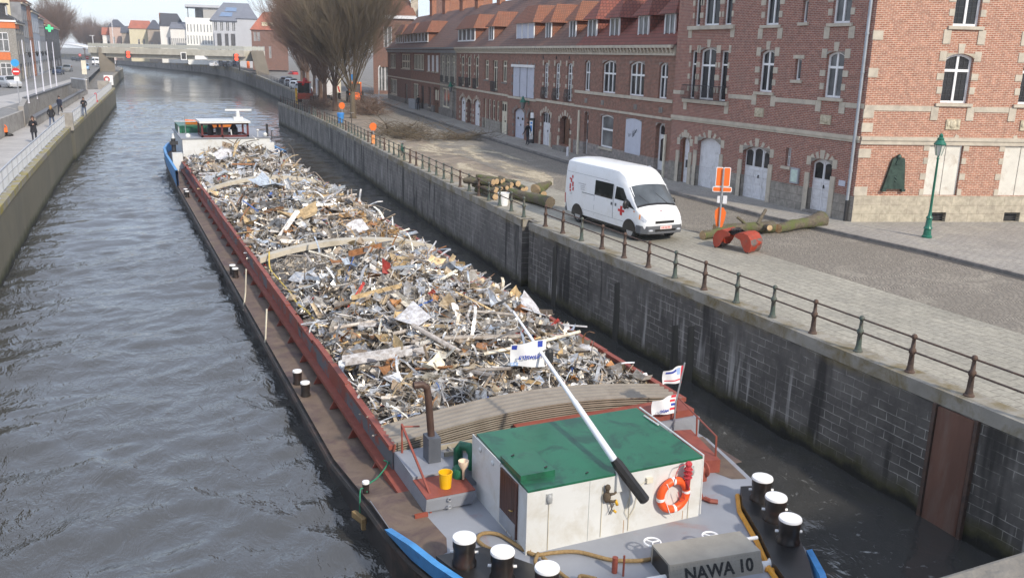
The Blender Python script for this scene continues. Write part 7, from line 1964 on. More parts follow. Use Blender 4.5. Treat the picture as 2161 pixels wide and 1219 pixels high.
log((23.85, 26.85, zz + .2), (26.6, 27.4, zz + .29), .19, .25, 'thick mossy felled trunk with flared root end lying by the kerb', 'felled tree trunks', bend=-.05, flare=.2, seed=4)
log((20.15, 26.75, zz + .17), (22.2, 27.2, zz + .22), .16, .2, 'short split log with pale cut end behind the red grab bucket', 'felled tree trunks', seed=8)
log((23.75, 27.0, zz + .24), (21.3, 27.55, zz + .2), .23, .17, 'middle mossy trunk with a sawn side branch, between the split log and the thick trunk', 'felled tree trunks', (((23.0, 27.1, zz + .35), (23.6, 27.4, zz + .85), .07), ((23.3, 26.9, zz + .25), (23.2, 26.6, zz + .3), .12), ((22.6, 27.2, zz + .3), (22.3, 27.5, zz + .62), .06)), seed=9)
rp = random.Random(12)
k_ = 0
for lay, (n_, dz) in enumerate(((9, 0.0), (7, .27), (4, .52))):
    for i in range(n_):
        x = 16.35 + (i + .5 * lay) * .33 + rp.uniform(-.06, .06); y = 37.6 + .33 * i + lay * .5 + rp.uniform(-.3, .3) - .12 * (x - 16.3); r = rp.uniform(.08, .16); a_ = R(rp.uniform(75, 125)); L_ = rp.uniform(1.1, 2.2)
        log((x, y, zz + r + dz), (x + L_ * math.cos(a_), y + L_ * math.sin(a_), zz + r + dz + rp.uniform(-.05, .12)), r, r * .92, ['log with a pale sawn end in the lowest layer of the pile by the railing', 'log lying in the middle layer of the pile by the railing', 'log lying on top of the pile by the railing'][lay], 'logs piled by the railing', seed=20 + k_, bend=.03); k_ += 1
log((17.9, 36.6, zz + .55), (19.0, 37.3, zz + .75), .30, .12, 'broad mossy crotch of a tree standing up out of the log pile', 'logs piled by the railing', (((18.2, 36.7, zz + .5), (18.15, 36.25, zz + .4), .17),), seed=51)
log((17.75, 34.75, zz + .26), (17.3, 38.1, zz + .24), .26, .24, 'long straight log lying on the ground behind the van', 'logs piled by the railing', seed=52)
mb = MB(); mb.lathe([(0.2, 0), (0.19, 0.3)], (0, 0, 0), 12); sm = mb.build('stump_slice', 'cut_wood'); sm.location = (18.6, 42.4, zz); tag(sm, 'pale round slice of trunk standing on the sawdust', 'wood slice')

# clamshell grab
gr = thing('grab_bucket', 'red clamshell grab bucket with worn steel jaws standing on the street edge', 'grab bucket', (20.3, 24.9, Z0 + 0.006), R(-68))
M['worn_steel'] = plain('worn_red_steel', (0.20, 0.17, 0.15), 0.42, 0.55, var=0.25, scale=2, c2=(0.50, 0.055, 0.02), amt=(0.56, 0.6))
M['grab_red'] = plain('grab_red_paint', (0.33, 0.05, 0.025), 0.65, var=0.2, scale=3, c2=(0.16, 0.1, 0.08), amt=(0.55, 0.75))
for s in (-1, 1):
    arc = [(s * x, z) for x, z in ((.28, .86), (.55, .9), (.78, .82), (.93, .62), (.98, .4), (.94, .18), (.84, .0))]
    prof = arc + [(s * x, z) for x, z in ((.66, .1), (.52, .32), (.42, .55), (.14, .66), (.12, .76))]
    for y in (-.5, .5):
        mb = MB(); mb.prism_y(prof if s < 0 else prof[::-1], y - .02, y + .02); mb.build('jaw_plate', 'grab_red', gr)
    for k0, k1, m_ in ((0, 3, 'grab_red'), (3, 6, 'worn_steel')):
        mb = MB()
        for p_, q_ in zip(arc[k0:k1], arc[k0 + 1:k1 + 1]): mb.add([(p_[0], -.48, p_[1]), (q_[0], -.48, q_[1]), (q_[0], .48, q_[1]), (p_[0], .48, p_[1]), (p_[0] * .97, -.48, p_[1] - .02), (q_[0] * .97, -.48, q_[1] - .02), (q_[0] * .97, .48, q_[1] - .02), (p_[0] * .97, .48, p_[1] - .02)], [(0, 1, 2, 3), (7, 6, 5, 4)])
        mb.build('jaw_shell', m_, gr)
    mb = MB(); mb.box((min(s * .80, s * .87), -.52, 0), (max(s * .80, s * .87), .52, .07)); mb.box((min(s * .72, s * .8), -.06, 0), (max(s * .72, s * .8), .06, .1)); mb.build('cutting_edge', 'iron', gr)
mb = MB(); mb.cbox((0, 0, .78), (.5, .5, .16)); mb.tube([(-.4, -.1, .72), (.4, -.1, .72)], .07, 8); mb.tube([(-.4, .12, .76), (.4, .12, .76)], .07, 8); mb.tube([(0, 0, .8), (0, 0, 1.0)], .12, 10)
for k in range(5): mb.tube([(-.25 + k * .1, -.2, .8), (-.2 + k * .1, -.3, .95), (-.1 + k * .08, -.1, .98), (-.1 + k * .1, .2, .82)], .025, 5)
mb.build('hinge_block', 'black', gr); gr.scale = (.78,) * 3

# ---------------------------------------------------------------- bare trees
def tree_mesh(seed, H=13.0, trunk_h=3.3, r0=0.3, spread=0.62, twigs=(9, 5, 6, 6), lean=0.0):
    """trunk and limbs (tubes), and a fan of thin upright twigs; returns two builders"""
    rs = random.Random(seed); tr, cw = MB(), MB()
    top = Vector((lean, 0, trunk_h))
    tr.tube([(0, 0, -0.1), (0, 0, 0.25), (lean * .3, 0.02, trunk_h * .5), top], [r0 * 1.5, r0 * 1.08, r0 * .92, r0 * .85], 12)
    def grow(p, d, L, r, lvl):
        q = [p]; dd = d.copy(); n = 3 if lvl < 2 else 2
        for i in range(n):
            dd = (dd + Vector((rs.uniform(-.14, .14), rs.uniform(-.14, .14), 0.07 if lvl < 3 else 0.03))).normalized(); q.append(q[-1] + dd * L / n)
        (tr if lvl < 2 else cw).tube(q, [r * (1 - 0.5 * i / n) for i in range(n + 1)], 6 if lvl < 2 else 3, cap=False)
        if lvl >= len(twigs): return
        for k in range(twigs[lvl]):
            t = rs.uniform(0.25, 1.0) if lvl else rs.uniform(0.3, 1.0); i = min(int(t * n), n - 1); b = q[i].lerp(q[i + 1], t * n - i)
            az = rs.uniform(0, 2 * PI); sp = rs.uniform(.2, .55) if lvl < 3 else rs.uniform(.2, .7)
            o = dd.orthogonal().normalized(); o2 = dd.cross(o)
            nd = (dd + (o * math.cos(az) + o2 * math.sin(az)) * sp); nd.z += .12; nd.normalize()
            grow(b, nd, L * rs.uniform(.5, .8) * (0.85 if lvl > 1 else 1), max(r * .5 * rs.uniform(.6, 1.0), 0.013), lvl + 1)
    nl = 22
    for k in range(nl):
        az = 2 * PI * k / nl + rs.uniform(-.3, .3); sp = spread * rs.uniform(.3, 1.35)
        d = Vector((math.cos(az) * sp, math.sin(az) * sp, 1)).normalized()
        grow(top + Vector((0, 0, rs.uniform(-.6, .1))), d, (H - trunk_h) * rs.uniform(.36, .52), r0 * rs.uniform(.15, .27), 1)
    return tr, cw
TP = {}
def tree(var, loc, rz, k, label, mat, group='bare trees along the quay', name='bare_tree'):
    key = (var, mat)
    if key not in TP:
        t = thing(name, label, 'tree', loc, rz, group)
        tr, cw = tree_mesh(100 + var, *[(19, 2.9, .31, .56), (19, 3.0, .32, .55), (17.5, 2.7, .28, .55)][var], twigs=(0, 10, 9, 6))
        tr.build('trunk', mat, t, smooth=True); cw.build('crown', mat, t)
        TP[key] = t; t.scale = (k,) * 3
        return t
    c = dup(TP[key], loc, rz, label); c.scale = (k,) * 3; c['group'] = group
    return c
tree(0, (23.35, 91.2, Z0), 0.4, .93, 'bare olive brown tree with fanned branches, nearest and broadest of the row', 'bark_twig')
for i, (x, y, v_, rz, k, lab) in enumerate([(24.3, 103, 1, 1.0, .95, 'bare brown tree just behind the nearest broad tree'), (25.4, 113, 2, 2.2, 1.05, 'bare brown tree third in the row beside the parked machinery'), (28.6, 129, 1, 3.1, 1.0, 'bare brown tree fourth in the row behind the red machine'), (30.9, 144.5, 2, .5, 1.1, 'bare brown tree fifth in the row where the quay steps back'), (33.6, 163, 1, 4.2, 1.0, 'bare brown tree sixth in the row above the parked cars'), (36.8, 184, 2, 1.7, 1.1, 'bare brown tree farthest along the row of quay trees'), (26.6, 121, 1, 5.2, .95, 'bare brown tree half hidden between the third and fourth of the row'), (30.0, 136.5, 2, 2.9, 1.0, 'bare brown tree half hidden between the fourth and fifth of the row'), (35.0, 173, 1, .2, 1.0, 'bare brown tree just before the last of the row')]):
    tree(v_, (x, y, Z0), rz, k, lab, 'bark_brown')
# brush left on the ground
def brush(loc, n, sx, sy, sz, label, mat='bark_twig', seed=1, big=0, kind=None):
    rs = random.Random(seed); mb = MB()
    for i in range(n):
        p = Vector((rs.gauss(0, .4) * sx, rs.gauss(0, .4) * sy, abs(rs.gauss(0, .4)) * sz)); a = rs.uniform(0, 2 * PI); L = rs.uniform(.6, 1.7)
        d = Vector((math.cos(a), math.sin(a), rs.uniform(-.1, .55))).normalized(); q = [p, p + d * L * .5 + Vector((0, 0, rs.uniform(0, .15))), p + d * L + Vector((rs.uniform(-.2, .2), rs.uniform(-.2, .2), rs.uniform(-.1, .2)))]
        for v_ in q: v_.z = max(v_.z, .02)
        mb.tube(q, [.02, .014, .006], 3, cap=False)
    for i in range(big):
        a = rs.uniform(0, 2 * PI); L = rs.uniform(1.6, 3.6); p = Vector((rs.uniform(-.4, .4) * sx, rs.uniform(-.4, .4) * sy, .2)); d = Vector((math.cos(a), math.sin(a), rs.uniform(.05, .7))).normalized()
        q = [p, p + d * L * .4, p + d * L + Vector((0, 0, -.1))]; mb.tube(q, [.07, .05, .02], 5)
        for k in range(6):
            b = q[1].lerp(q[2], rs.random()); e = b + Vector((rs.uniform(-.7, .7), rs.uniform(-.7, .7), rs.uniform(0, .6))); mb.tube([b, e], [.02, .008], 3, cap=False)
    o = mb.build('brush_pile', mat); o.location = loc; tag(o, label, 'brush', 'heaps of cut branches')
    return o
brush((22.0, 69.5, Z0 + .01), 650, 2.6, 4.5, 1.0, 'heap of cut branches with long bare limbs on the sawdust', seed=3, big=9)
brush((26.5, 97, Z0 + .01), 800, 2.6, 4.0, 2.2, 'dark heap of cut branches in front of the orange tractor', 'bark_brown', 4)
brush((25.6, 66.5, Z0 + .01), 220, 3.2, 1.2, .5, 'low trail of cut twigs on the street before the cream door', seed=6, big=2)
brush((23.5, 108, Z0 + .01), 500, 3.0, 6.0, 1.4, 'brown heap of twigs between the tree trunks', 'bark_brown', 9)

# ---------------------------------------------------------------- machines and cars beyond
tr = thing('tractor', 'orange tractor with a glazed cab facing the brush heap', 'tractor', (31.5, 121.5, Z0), R(-100))
mb = MB(); mb.box((-0.2, -.45, .6), (1.9, .45, 1.35)); mb.box((1.5, -.5, .45), (2.1, .5, .9)); mb.box((-1.5, -.6, .6), (-.2, .6, 1.0)); mb.build('bonnet', 'orange', tr, bevel=.06)
mb = MB(); mb.box((-1.4, -.75, 1.0), (.0, .75, 2.5)); mb.build('cab', 'glass_grey', tr)
mb = MB(); mb.box((-1.5, -.85, 2.5), (.1, .85, 2.72))
for x in (-1.42, -.02):
    for y in (-.77, .77): mb.box((x - .05, y - .05, 1.0), (x + .05, y + .05, 2.5))
mb.build('cab_frame', 'orange', tr)
M['lamp_on'] = plain('work_lamp', (0.9, 0.6, 0.2), 0.3)
mb = MB(); [mb.ball((.15, y, 2.6), .12) for y in (-.55, .55)]; mb.build('work_lamp', 'lamp_on', tr)
for x, y, r in ((-1.0, .95, .75), (-1.0, -.95, .75), (1.4, .85, .5), (1.4, -.85, .5)): wheel(tr, x, y, r, .42)
def truck(loc, rz, label, body, stripe=True):
    t = thing('truck', label, 'truck', loc, rz)
    mb = MB(); mb.box((0, -1.2, 1.0), (4.6, 1.2, 3.0)); mb.build('box_body', body, t)
    mb = MB(); mb.box((4.8, -1.1, .5), (6.3, 1.1, 2.5)); mb.build('cab', 'white', t, bevel=.12)
    mb = MB(); mb.box((6.29, -.95, 1.5), (6.32, .95, 2.3)); mb.box((5.2, 1.1, 1.5), (6.0, 1.12, 2.2)); mb.box((5.2, -1.12, 1.5), (6.0, -1.1, 2.2)); mb.build('windscreen', 'glass_car', t)
    mb = MB(); mb.box((0, -.5, .6), (6.2, .5, 1.0)); mb.build('chassis', 'black', t)
    if stripe:
        mb = MB()
        for k in range(5): mb.poly([(-.012, -1.1 + k * .46, 1.1), (-.012, -.9 + k * .46, 1.1), (-.012, -.68 + k * .46, 1.9), (-.012, -.88 + k * .46, 1.9)][::-1])
        mb.build('warning_stripe', 'red', t)
    for x in (1.0, 5.3):
        for y in (-1.0, 1.0): wheel(t, x, y, .48, .3)
truck((30.0, 128.5, Z0), R(78), 'white lorry with red warning stripes on its back beside the tractor', 'cream')
truck((27.4, 121, Z0), R(80), 'white open backed lorry half hidden behind the tree trunks', 'white_old', False)
rl = thing('loader_crane', 'red machine with folded crane arm parked under the trees', 'crane', (24.6, 121, Z0), R(-110))
mb = MB(); mb.box((-1.6, -.8, .5), (1.6, .8, 1.3)); mb.box((-1.5, -.7, 1.3), (-.2, .7, 1.8)); mb.build('chassis', 'grab_red', rl, bevel=.05)
mb = MB(); mb.box((.1, -.75, 1.3), (1.4, .75, 2.6)); mb.build('cab', 'glass_car', rl)
mb = MB(); mb.box((.0, -.8, 2.6), (1.5, .8, 2.75)); mb.tube([(-.8, 0, 1.8), (-1.2, 0, 3.0), (.6, 0, 3.1), (1.9, 0, 2.4)], .16, 6); mb.build('crane_arm', 'red', rl)
for x in (-1.1, 1.1):
    for y in (-.85, .85): wheel(rl, x, y, .45, .3)
PA = {k: plain(k + '_car_paint', c_, 0.28, 0.2, var=0.06) for k, c_ in {'silver': (.5, .51, .53), 'white': (.78, .78, .78), 'dark': (.035, .037, .045), 'navy': (.03, .045, .09), 'red': (.45, .03, .03), 'grey': (.2, .21, .22), 'brown': (.14, .11, .09), 'sky': (.25, .4, .6)}.items()}
for (px, py, rz, c_, lab) in ((597, 176, -70, 'grey', 'grey car parked on the far quay nearest the bridge end'), (607, 181, -74, 'silver', 'silver car parked on the far quay second from the bridge end'), (618, 187, -72, 'white', 'white car parked on the far quay in front of the silver ones'), (629, 192, -75, 'silver', 'silver car parked beside the white one near the red machine')):
    g_ = ground(px, py, 3.05); car((g_.x, g_.y, 3.03), R(rz), PA[c_], lab)
g_ = ground(592, 160, 3.3); car((g_.x + 4, g_.y, 3.1), R(100), PA['red'], 'red car parked behind the silver cars on the far quay')
for i, (px, c_) in enumerate(((426, 'white'), (447, 'dark'), (460, 'grey'), (474, 'navy'))):
    g_ = ground(px, 140, 4.3); car((g_.x + 3, g_.y, 4.25), R(60), PA[c_], '%s car under the far bridge, on the quay' % {'white': 'white', 'dark': 'black', 'grey': 'grey', 'navy': 'dark blue'}[c_])

# ---------------------------------------------------------------- people
M['skin'] = plain('skin', (0.50, 0.30, 0.22), 0.55, var=0.06)
M['cloth_black'] = plain('black_cloth', (0.016, 0.016, 0.02), 0.85, var=0.3, scale=10); M['cloth_navy'] = plain('navy_cloth', (0.02, 0.025, 0.05), 0.85, var=0.25, scale=10); M['cloth_dark'] = plain('dark_trousers', (0.022, 0.024, 0.035), 0.85, var=0.25, scale=10)
M['denim'] = plain('blue_denim', (0.08, 0.11, 0.18), 0.85, var=0.2, scale=10); M['hair_brown'] = plain('brown_hair', (0.045, 0.022, 0.012), 0.6, var=0.3, scale=20); M['hair_fair'] = plain('fair_hair', (0.32, 0.19, 0.07), 0.6, var=0.3, scale=20); M['leather'] = plain('dark_leather', (0.03, 0.02, 0.018), 0.5)
M['hi_vis'] = plain('orange_workwear', (0.8, 0.2, 0.03), 0.8, var=0.1)
def person(loc, rz, label, top='cloth_black', legs='cloth_dark', hair='hair_brown', long_hair=False, coat=0.0, stride=0.22, arms=('swing', 'swing'), H=1.72, shoes='leather', group=None, scarf=None, bag=None):
    """walking or standing figure; one continuous skinned body facing +y"""
    k = H / 1.75
    J = {}; E = []; Rr = {}
    def j(n_, p, r, par=None):
        J[n_] = Vector(p) * k; Rr[n_] = (r if hasattr(r, '__len__') else (r, r))
        if par: E.append((par, n_))
    s = stride
    j('pelvis', (0, 0, .94), (.155, .11)); j('waist', (0, .005, 1.08), (.135, .095), 'pelvis'); j('chest', (0, .01, 1.28), (.165, .11), 'waist'); j('collar', (0, 0, 1.42), (.11, .085), 'chest'); j('neck', (0, .01, 1.50), .055, 'collar'); j('jaw', (0, .03, 1.575), (.062, .075), 'neck'); j('head', (0, .02, 1.66), (.078, .095), 'jaw'); j('crown', (0, .01, 1.72), (.055, .065), 'head')
    for sd, n_ in ((1, 'l'), (-1, 'r')):
        f = s * sd
        j('hip' + n_, (.095 * sd, 0, .88), .095, 'pelvis'); j('knee' + n_, (.10 * sd, f * .55 + .03, .49), .062, 'hip' + n_); j('ankle' + n_, (.10 * sd, f - (.06 if f < 0 else 0), .09 + (.05 if f < 0 and s > .1 else 0)), .042, 'knee' + n_); j('toe' + n_, (.11 * sd, f + .13, .035 + (.02 if f < 0 and s > .1 else 0)), (.045, .035), 'ankle' + n_)
        j('sho' + n_, (.185 * sd, 0, 1.405), .062, 'collar')
        a = arms[0 if sd > 0 else 1]
        if a == 'swing': e, w_ = (.23 * sd, -f * .35, 1.13), (.235 * sd, -f * .9 + .06, .90)
        elif a == 'chest': e, w_ = (.25 * sd, .05, 1.15), (.07 * sd, .21, 1.22)
        elif a == 'face': e, w_ = (.23 * sd, .1, 1.17), (.06 * sd, .2, 1.42)
        elif a == 'pocket': e, w_ = (.28 * sd, -.05, 1.14), (.2 * sd, .08, .97)
        else: e, w_ = (.22 * sd, 0, 1.13), (.22 * sd, .04, .88)
        j('elb' + n_, e, .046, 'sho' + n_); j('wri' + n_, w_, .031, 'elb' + n_)
        d = (Vector(w_) - Vector(e)).normalized(); j('palm' + n_, Vector(w_) + d * .08, (.04, .022), 'wri' + n_)
    names = list(J)
    me = bpy.data.meshes.new('person_rig'); me.from_pydata([J[n_] for n_ in names], [(names.index(a), names.index(b)) for a, b in E], [])
    o = bpy.data.objects.new('person_rig', me); COL.objects.link(o)
    o.modifiers.new('skin', 'SKIN')
    for i, n_ in enumerate(names): me.skin_vertices[0].data[i].radius = tuple(x * k for x in Rr[n_]); me.skin_vertices[0].data[i].use_root = (n_ == 'pelvis')
    o.modifiers.new('sub', 'SUBSURF').levels = 1; o.modifiers['sub'].render_levels = 1
    dg = bpy.context.evaluated_depsgraph_get(); m2 = bpy.data.meshes.new_from_object(o.evaluated_get(dg))
    bpy.data.objects.remove(o); bpy.data.meshes.remove(me)
    mb = MB(); mb.v = [tuple(v.co) for v in m2.vertices]; mb.f = [tuple(p_.vertices) for p_ in m2.polygons]
    def region(c):
        d = min(names, key=lambda n_: (J[n_] - c).length - Rr[n_][0] * k)
        if d in ('neck', 'jaw', 'head', 'crown') or d.startswith('palm'): return 0
        if d.startswith(('hip', 'knee', 'pelvis')): return 2
        if d.startswith(('ankle', 'toe')): return 3 if c.z < .12 * k else 2
        return 1
    mb.mi = [region(p_.center) for p_ in m2.polygons]
    bpy.data.meshes.remove(m2)
    mb.m = 0                                                   # fingers, thumb, nose, ears
    for n_, sd in (('l', 1), ('r', -1)):
        a, b = J['wri' + n_], J['palm' + n_]; d = (b - a).normalized(); sidev = d.cross(Vector((sd, 0, 0))).normalized() if abs(d.x) < .9 else Vector((0, 0, 1)); nrm = sidev.cross(d)
        for q, L in enumerate((.07, .08, .075, .06)):
            p0 = b + sidev * (q - 1.5) * .019; mb.tube([p0 - d * .02, p0 + d * L * .5 - nrm * .006 * sd, p0 + d * L - nrm * .03 * sd], [.0095, .009, .007], 5)
        p0 = a + d * .035 + sidev * .03; mb.tube([p0, p0 + sidev * .03 + d * .03, p0 + sidev * .035 + d * .06], [.011, .010, .008], 5)
    hc_ = J['head']
    mb.tube([hc_ + Vector((0, .088, .015)) * k, hc_ + Vector((0, .112, -.02)) * k, hc_ + Vector((0, .092, -.03)) * k], [.008, .016, .01], 6)
    for sd in (1, -1): mb.ball(hc_ + Vector((.078 * sd, 0, -.01)) * k, (.012, .022, .032), 6, 5)
    mb.m = 4
    for sd in (1, -1): mb.ball(hc_ + Vector((.03 * sd, .093, .012)) * k, (.012, .006, .008), 6, 4)
    mb.ball(hc_ + Vector((0, .098, -.068)) * k, (.024, .006, .007), 6, 4)
    o = mb.build('person', ['skin', top, legs, shoes, 'dark'], smooth=True); o.location = loc; o.rotation_euler = (0, 0, rz); tag(o, label, 'person', group)
    h = MB(); h.ball(hc_ + Vector((0, -.018, .035)) * k, (.095 * k, .108 * k, .095 * k), 12, 8)
    if long_hair: h.tube([hc_ + Vector((0, -.05, .02)) * k, hc_ + Vector((0, -.085, -.1)) * k, hc_ + Vector((0, -.09, -.24)) * k], [.085 * k, .095 * k, .06 * k], 10); [h.tube([hc_ + Vector((.07 * q, -.01, .03)) * k, hc_ + Vector((.088 * q, .0, -.1)) * k, hc_ + Vector((.07 * q, .03, -.22)) * k], [.03, .035, .02], 6) for q in (1, -1)]
    h.build('hair', hair, o, smooth=True)
    if coat:
        c = MB(); n = 16; prof = [(1.40, .125, .1), (1.3, .185, .135), (1.1, .17, .13), (.98, .185, .15), (.98 - coat, .185 + .12 * coat, .155 + .15 * coat)]
        vs = [(rx * k * math.cos(2 * PI * i / n), ry * k * math.sin(2 * PI * i / n) + .005, z * k) for z, rx, ry in prof for i in range(n)]
        c.add(vs, [(a * n + i, a * n + (i + 1) % n, (a + 1) * n + (i + 1) % n, (a + 1) * n + i) for a in range(len(prof) - 1) for i in range(n)]); c.build('coat', top, o, smooth=True)
    if scarf:
        c = MB(); c.torus(J['neck'] + Vector((0, .01, .01)), .07, .035, 'z', 14, 6); c.build('scarf', scarf, o, smooth=True)
    return o
person((28.75, 60.4, Z0 + .115), R(20), 'person in a dark suit walking along the pavement with a white bag', 'cloth_black', 'cloth_dark', stride=.2)
mb = MB(); mb.prism_y([(-.12, 0), (.12, 0), (.15, .32), (-.13, .32)], -.05, .05); mb.tube([(-.08, 0, .32), (-.03, 0, .44), (.03, 0, .44), (.08, 0, .32)], .008, 5); bg_ = mb.build('carrier_bag', 'white', bevel=.03); bg_.location = (29.03, 60.42, Z0 + .55); tag(bg_, 'white carrier bag held by the person in the dark suit', 'bag')
person((34.2, 102.5, Z0 + .115), R(160), 'distant person in black standing by a doorway of the far row houses', 'cloth_black', 'cloth_dark', stride=.05, arms=('down', 'down'))
# bicycles
def bicycle(loc, rz, paint, label):
    t = thing('bicycle', label, 'bicycle', loc, rz, 'bicycles')
    for x in (0, 1.05):
        mb = MB(); mb.torus((x, 0, .34), .32, .022, 'y', 20, 5)
        for q in range(8): a = PI * q / 4; mb.tube([(x, 0, .34), (x + .31 * math.cos(a), 0, .34 + .31 * math.sin(a))], .004, 3)
        mb.build('wheel', 'tyre', t)
    mb = MB(); P = {'r': (0, 0, .34), 'f': (1.05, 0, .34), 'b': (.45, 0, .3), 's': (.3, 0, .8), 'h': (.85, 0, .85)}
    for a, b in ('rb', 'rs', 'bs', 'bh', 'sh', 'hf'): mb.tube([P[a], P[b]], .02, 5)
    mb.build('frame', paint, t)
    mb = MB(); mb.ball((.27, 0, .88), (.13, .07, .035)); mb.build('saddle', 'black', t); mb = MB(); mb.tube([(.85, 0, .85), (.83, 0, .98), (.8, .25, 1.0)], .015, 5); mb.tube([(.83, 0, .98), (.8, -.25, 1.0)], .015, 5); mb.build('handlebar', 'steel', t)
bicycle((17.45, 55.4, Z0 + .005), R(80), 'green_lamp', 'dark green bicycle leaning on the railing near the sawdust')
bicycle((21.4, 84.2, Z0), R(75), 'dark', 'dark bicycle standing beside the blue bin')
# ================================================================ left bank
ZU = 4.2                                                     # upper street level
sheet('walkway', [(-7.0, -60), (-5.85, -60), (-4.95, 38), (-4.65, 50), (-3.85, 72), (-3.25, 83.5), (1.2, 163), (-2.3, 158), (-5.2, 108), (-6.6, 78), (-8.2, 55), (-12, 20)], Z0 + 0.002, 'walk_pale')
def U(px, py): g_ = ground(px, py, ZU); return (g_.x, g_.y)
ub = MB()
up_pts = [(-9.5, 40), (-7.2, 72.5), (-6.25, 84), (-6.9, 97), (-3.2, 148), (-2.2, 168), (0.5, 300), (-4, 420)]
for a, b in zip(up_pts[:-1], up_pts[1:]):
    ub.poly([(-300, a[1], ZU), (a[0], a[1], ZU), (b[0], b[1], ZU), (-300, b[1], ZU)])
tag(ub.build('upper_street', 'asphalt'), kind='structure')
sheet('forecourt', [(-18, 84), (-8.2, 86.5), (-7.15, 97), (-3.5, 148), (-2.55, 166), (-4.8, 166), (-8.0, 122), (-10.5, 104), (-18, 98)], ZU + 0.01, 'walk_pale')
def low_wall(label, pts, z0, z1, t=0.25, mat='concrete'):
    mb = MB()
    for a, b in zip(pts[:-1], pts[1:]):
        d = Vector((b[0] - a[0], b[1] - a[1])).normalized(); n = Vector((-d.y, d.x)) * t / 2
        mb.prism([(a[0] - n.x, a[1] - n.y), (b[0] - n.x, b[1] - n.y), (b[0] + n.x, b[1] + n.y), (a[0] + n.x, a[1] + n.y)], z0, z1)
    return tag(mb.build('low_wall', mat), label, 'wall')
low_wall('pale concrete retaining wall beside the left walkway, nearest the orange compactor', [(-9.5, 40), (-7.2, 72.5), (-6.25, 84)], Z0 - .1, ZU + 0.03)
low_wall('concrete wall end turning back from the walkway towards the sign post', [(-6.25, 84.1), (-7.6, 88.5), (-9.8, 91)], Z0 - .1, ZU + .02)
M['dark_rail'] = plain('dark_wall_capping', (0.13, 0.13, 0.135), 0.7, var=0.15)
low_wall('long dark capped ramp wall climbing beside the flag poles', [(-6.3, 84.4), (-6.8, 97), (-3.2, 148), (-2.2, 168)], Z0 - .1, ZU + .35, .4)
low_wall('second dark capped ramp wall between the ramp and the walkway', [(-5.5, 84), (-2.2, 144)], Z0 - .1, Z0 + .7, .4)
for p_, q_, z_ in (((-6.8, 97), (-3.2, 148), ZU + .35), ((-5.5, 84), (-2.2, 144), Z0 + .7)):
    o = low_wall('dark stone capping along the top of a ramp wall', [p_, q_], z_ + .002, z_ + .12, .5, 'dark_rail'); o['label'] += ' by the flag poles' if z_ > ZU else ' next to the walkway'
mb = MB()
mb.box((-3.4, 83.5, Z0 - .3), (-2.5, 84.7, Z0 + 1.15))
tag(mb.build('quay_pillar', 'concrete'), 'concrete pillar breaking the railing on the left quay', 'pillar')
M['rail_pale'] = plain('pale_galvanised_railing', (0.50, 0.52, 0.55), 0.45, 0.3, var=0.08)
def bar_rail(label, pts, inset=0.3):
    P = [Vector((p[0] - inset, p[1], p[2])) for p in pts]; root = thing('left_quay_railing'.replace('left_', ''), label, 'railing', P[0])
    for a, b in zip(P[:-1], P[1:]):
        d = b - a; L = d.length; n = int(L / .16); mb = MB()
        for k in range(n):
            q = a + d * (k / n) - P[0]; mb.box((q.x - .012, q.y - .012, q.z + .1), (q.x + .012, q.y + .012, q.z + .98))
        mb.build('rail_infill', 'rail_pale', root)
        mb = MB()
        for h, r_ in ((1.02, .03), (.98, .02), (.1, .018), (.55, .02)): mb.tube([a - P[0] + Vector((0, 0, h)), b - P[0] + Vector((0, 0, h))], r_, 5)
        mb.build('rail', 'rail_pale', root)
        for k in range(int(L / 2.0) + 1):
            q = a + d * min(1, (k * 2.0 / L)) - P[0]; mb = MB(); mb.box((q.x - .035, q.y - .035, q.z), (q.x + .035, q.y + .035, q.z + 1.0)); mb.box((q.x - .1, q.y - .1, q.z), (q.x + .1, q.y + .1, q.z + .05)); mb.build('post', 'steel', root)
bar_rail('pale barred railing on the left quay before the concrete pillar', [(-5.3, 0, 2.9), (-4.42, 38, 2.9), (-4.12, 50, 2.9), (-3.3, 72, 2.9), (-2.8, 83.2, 2.9)])
bar_rail('pale barred railing on the left quay beyond the concrete pillar', [(-2.4, 85.4, 2.9), (1.7, 164, 2.9)])
# flag poles
for i, (px, py, lab) in enumerate(((61, 218, 'tall pale flag pole nearest the corner building'), (78, 209, 'second tall pale flag pole from the corner building'), (94, 202, 'middle one of the five tall pale flag poles'), (109, 195, 'fourth tall pale flag pole, in front of the dark car'), (121, 191, 'flag pole farthest from the corner building'))):
    x, y = U(px, py); mb = MB(); mb.lathe([(.11, 0), (.11, .05), (.075, .1), (.06, 3.0), (.045, 5.7), (.0, 5.72)], (0, 0, 0), 8)
    if i == 0: fp = mb.build('flag_pole', plain('pale_lilac_pole', (0.62, 0.62, 0.68), 0.4)); o = fp
    else: o = fp.copy(); COL.objects.link(o)
    o.location = (x, y, ZU); tag(o, lab, 'flag pole', 'flag poles on the left quay')
def disc_sign(loc, rz, label, discs, h, panel=None):
    t = thing('road_sign', label, 'road sign', loc, rz)
    mb = MB(); mb.tube([(0, 0, 0), (0, 0, h)], .045, 6); mb.build('sign_post', 'steel', t)
    for (z, r_, m_, bar) in discs:
        mb = MB(); mb.lathe([(r_, -.07), (r_, -.05)], (0, 0, z), 18, 'y'); d = mb.build('sign_disc', m_, t)
        if bar: mb = MB(); mb.box((-r_ * .7, -.075, z - r_ * .16), (r_ * .7, -.0705, z + r_ * .16)); mb.build('sign_bar', 'white', d)
    if panel:
        mb = MB(); mb.box((panel[0], -.07, panel[1]), (panel[2], -.05, panel[3])); mb.build('sign_panel', panel[4], t)
    return t
